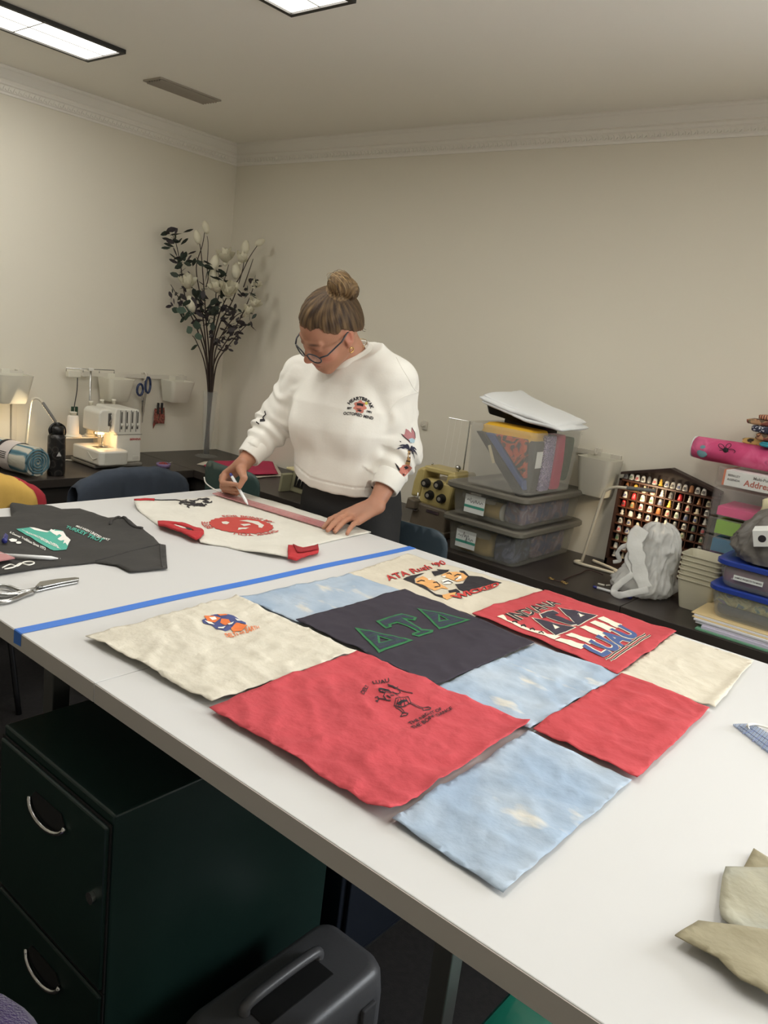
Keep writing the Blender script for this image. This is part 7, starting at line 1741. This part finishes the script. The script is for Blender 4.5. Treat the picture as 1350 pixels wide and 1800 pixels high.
# ---- hair
Hh = Field((-2.05,1.68,1.36),(-1.58,2.08,1.74),.003)
Hh.ellip(hl(0,-.016,.044), np.array((.0805,.104,.093))*HS, HAX, .01); Hh.ellip(hl(0,-.026,.02), np.array((.0795,.094,.09))*HS, HAX, .02)
Hh.ellip(hl(0,-.060,-.010), np.array((.066,.055,.066))*HS, HAX, .03)
def hplane(X,Y,Z):
    p = [(X-HC[0])/HS,(Y-HC[1])/HS,(Z-HC[2])/HS]; f = sum(p[i]*hf_[i] for i in range(3)); u = sum(p[i]*hu_[i] for i in range(3)); s = sum(p[i]*hs_[i] for i in range(3))
    return (.66*f+.022+.016*np.clip(np.abs(s)/.05-.6,0,1)*(f>.02)*0+.018*np.exp(-((f-.0)/.03)**2)*(np.abs(s)>.05) + .002*np.sin(s*190)+.0015*np.sin(s*330+f*200)+.015*np.exp(-((np.abs(s)-.046)/.016)**2)*np.exp(-((f-.062)/.022)**2)-.014*np.exp(-((np.abs(s)-.072)/.012)**2)*np.exp(-((f-.020)/.012)**2) - u)*.8
Hh.put(hplane, (-2.1,1.6,1.3),(-1.5,2.1,1.8), .001, 'cut', mg=.05)
BUN = hl(.034,-.072,.148)
Hh.ellip(BUN, np.array((.036,.036,.032))*HS, HAX, .012); Hh.ellip(hl(.018,-.058,.118), np.array((.028,.030,.022))*HS, HAX, .012); Hh.ellip(hl(.050,-.090,.118), np.array((.028,.026,.034))*HS, HAX, .012)
Vh, Fh = Hh.mesh(); Vh = relax(Vh,Fh,1,.4); N_ = normals(Vh,Fh)
Lh = (Vh-HC)/HS; q3 = np.c_[Lh@hs_,Lh@hf_,Lh@hu_]; bl = np.array([.02,-.06,.12]); rel = q3-bl; ang = np.arctan2(rel[:,0],rel[:,1]); rad_ = np.linalg.norm(rel,axis=1)
inbun = np.linalg.norm(q3-np.array([.036,-.075,.146]),axis=1) < .052
strand = np.where(inbun, np.sin(np.linalg.norm(q3[:,[0,2]]-np.array([.022,.150]),axis=1)*900+3*vnoise(Vh,30,4)), np.sin(ang*38+2.6*vnoise(Vh,22,2))*.7+.6*np.sin(ang*83+2.2*vnoise(Vh,30,8)))
Vh = Vh+N_*(.0011*strand)[:,None]
hl_ = np.clip(.20+.10*strand+.16*vnoise(Vh,60,9)*np.sin(ang*17+2*vnoise(Vh,20,6))+.30*inbun,0,1)[:,None]**1.2
edge_ = np.exp(-np.clip((q3[:,2]-.66*q3[:,1]-.022),0,1)/.006)[:,None]*.55
htint = np.array(lin((50,37,27)))*(1-hl_)+np.array(lin((160,130,90)))*hl_
htint = htint*(1-edge_)+np.array(lin((150,108,82)))*edge_
M_hair = tint_mat('brown_blonde_hair', .55, .3, 300); M_hair.node_tree.nodes['Principled BSDF'].inputs['Specular IOR Level'].default_value = .22
hair = pchild(np_obj('hair', Vh, Fh, M_hair, None, htint))
M_strand = mat('hair_strand', (96,76,56), .5); rnd = random.Random(9)
for k in range(9):
    c = hl(.02+rnd.uniform(-.01,.02), -.095+rnd.uniform(-.012,.008), .10-.022*k*.8); pts = []
    for j in range(16):
        a = j*.75+k; pts.append(Vector(c)+Vector(hs_)*(.006*math.cos(a)+.0008*j)+Vector(hf_)*(-.004*j*.25-.004*math.sin(a))+V(0,0,-.0022*j))
    o = MB().tube(smooth_path(pts,3), .0007, 4).build('curl', M_strand, None, smooth=True); o.parent = hair; o.matrix_parent_inverse = Matrix.Identity(4)
for k in range(26):                          # loose wisps over the bun
    th_ = rnd.uniform(0,2*PI); c = Vector(BUN); pts = []
    for j in range(9):
        a = th_+j*.42; r_ = .037*HS*(1+.05*rnd.random())+.0012*j*(k%3==0); pts.append(c+(Vector(hs_)*math.cos(a)+Vector(hu_)*math.sin(a))*r_*math.cos(.9*math.sin(k*1.7))+Vector(hf_)*(.030*math.sin(k*1.7)))
    o = MB().tube(smooth_path(pts,3), .0006, 4).build('wisp', mat('blonde_strand',(180,154,108),.5) if k%2 else M_strand, None, smooth=True); o.parent = hair
# ---- glasses, earring, necklace, pen
gls = MB(); M_frame_g = mat('dark_glasses_frame', (44,46,52), .3)
GU, GF = -.014, .110
def rim(s):
    c = np.array([s*.034,GF,GU]); pts = []
    for j in range(29):
        a = 2*PI*j/28; x = .0255*math.cos(a); z = .0180*math.sin(a); pts.append(Vector(hl(c[0]+x, c[1]-.012*abs((c[0]+x)/.06)**2+.05*z, c[2]+z)))
    return pts
glo = MB().tube(rim(1), .0022, 8).build('glasses', M_frame_g, None, smooth=True); pchild(glo)
def sub(o, p): o.parent = p; return o
sub(MB().tube(rim(-1), .0022, 8).build('glasses_rim', M_frame_g, None, smooth=True), glo)
sub(MB().tube(smooth_path([hl(-.010,GF+.002,GU+.004),hl(0,GF+.006,GU+.009),hl(.010,GF+.002,GU+.004)],5), .0014, 8).build('bridge', M_frame_g, None, smooth=True), glo)
for s in (-1,1):
    sub(MB().tube([hl(s*.059,GF-.012,GU+.010),hl(s*.074,GF-.030,GU+.012),hl(s*.083,.02,.010),hl(s*.081,-.012,.022),hl(s*.076,-.028,.008)], .0026, 8).build('temple_arm', M_frame_g, None, smooth=True), glo)
    P = rim(s)[:-1]; c = sum(P,V(0,0,0))/len(P); sub(raw('lens', [c]+P, [(0,1+i,1+(i+1)%len(P)) for i in range(len(P))], mat('lens_glass',(220,226,226),.03,alpha=.14), None), glo)
M_goldj = mat('gold_jewellery', (214,178,110), .2, 1.0)
ec = Vector(hl(.0815,-.004,-.046)); ea = Vector(hf_); eb = Vector(hu_)
pchild(MB().tube([ec+ea*.0085*math.cos(a)+eb*.0085*math.sin(a) for a in [2*PI*k/20 for k in range(19)]], [.0012+.0012*abs(math.sin(PI*k/36)) for k in range(19)], 8).build('hoop_earring', M_goldj, None, smooth=True))
nk = []
for j in range(41):
    a = 2*PI*j/40; c = nc+nn*.017+(e1*.0605*math.cos(a)+e2*.060*math.sin(a))+np.array([.004,.008,.010]); nk.append(Vector(c))
pchild(MB().tube(nk, .0009, 6).build('necklace', M_goldj, None, smooth=True))
pen('white pen with a blue end held in the right hand of the woman', PT, PE, False, .0050)
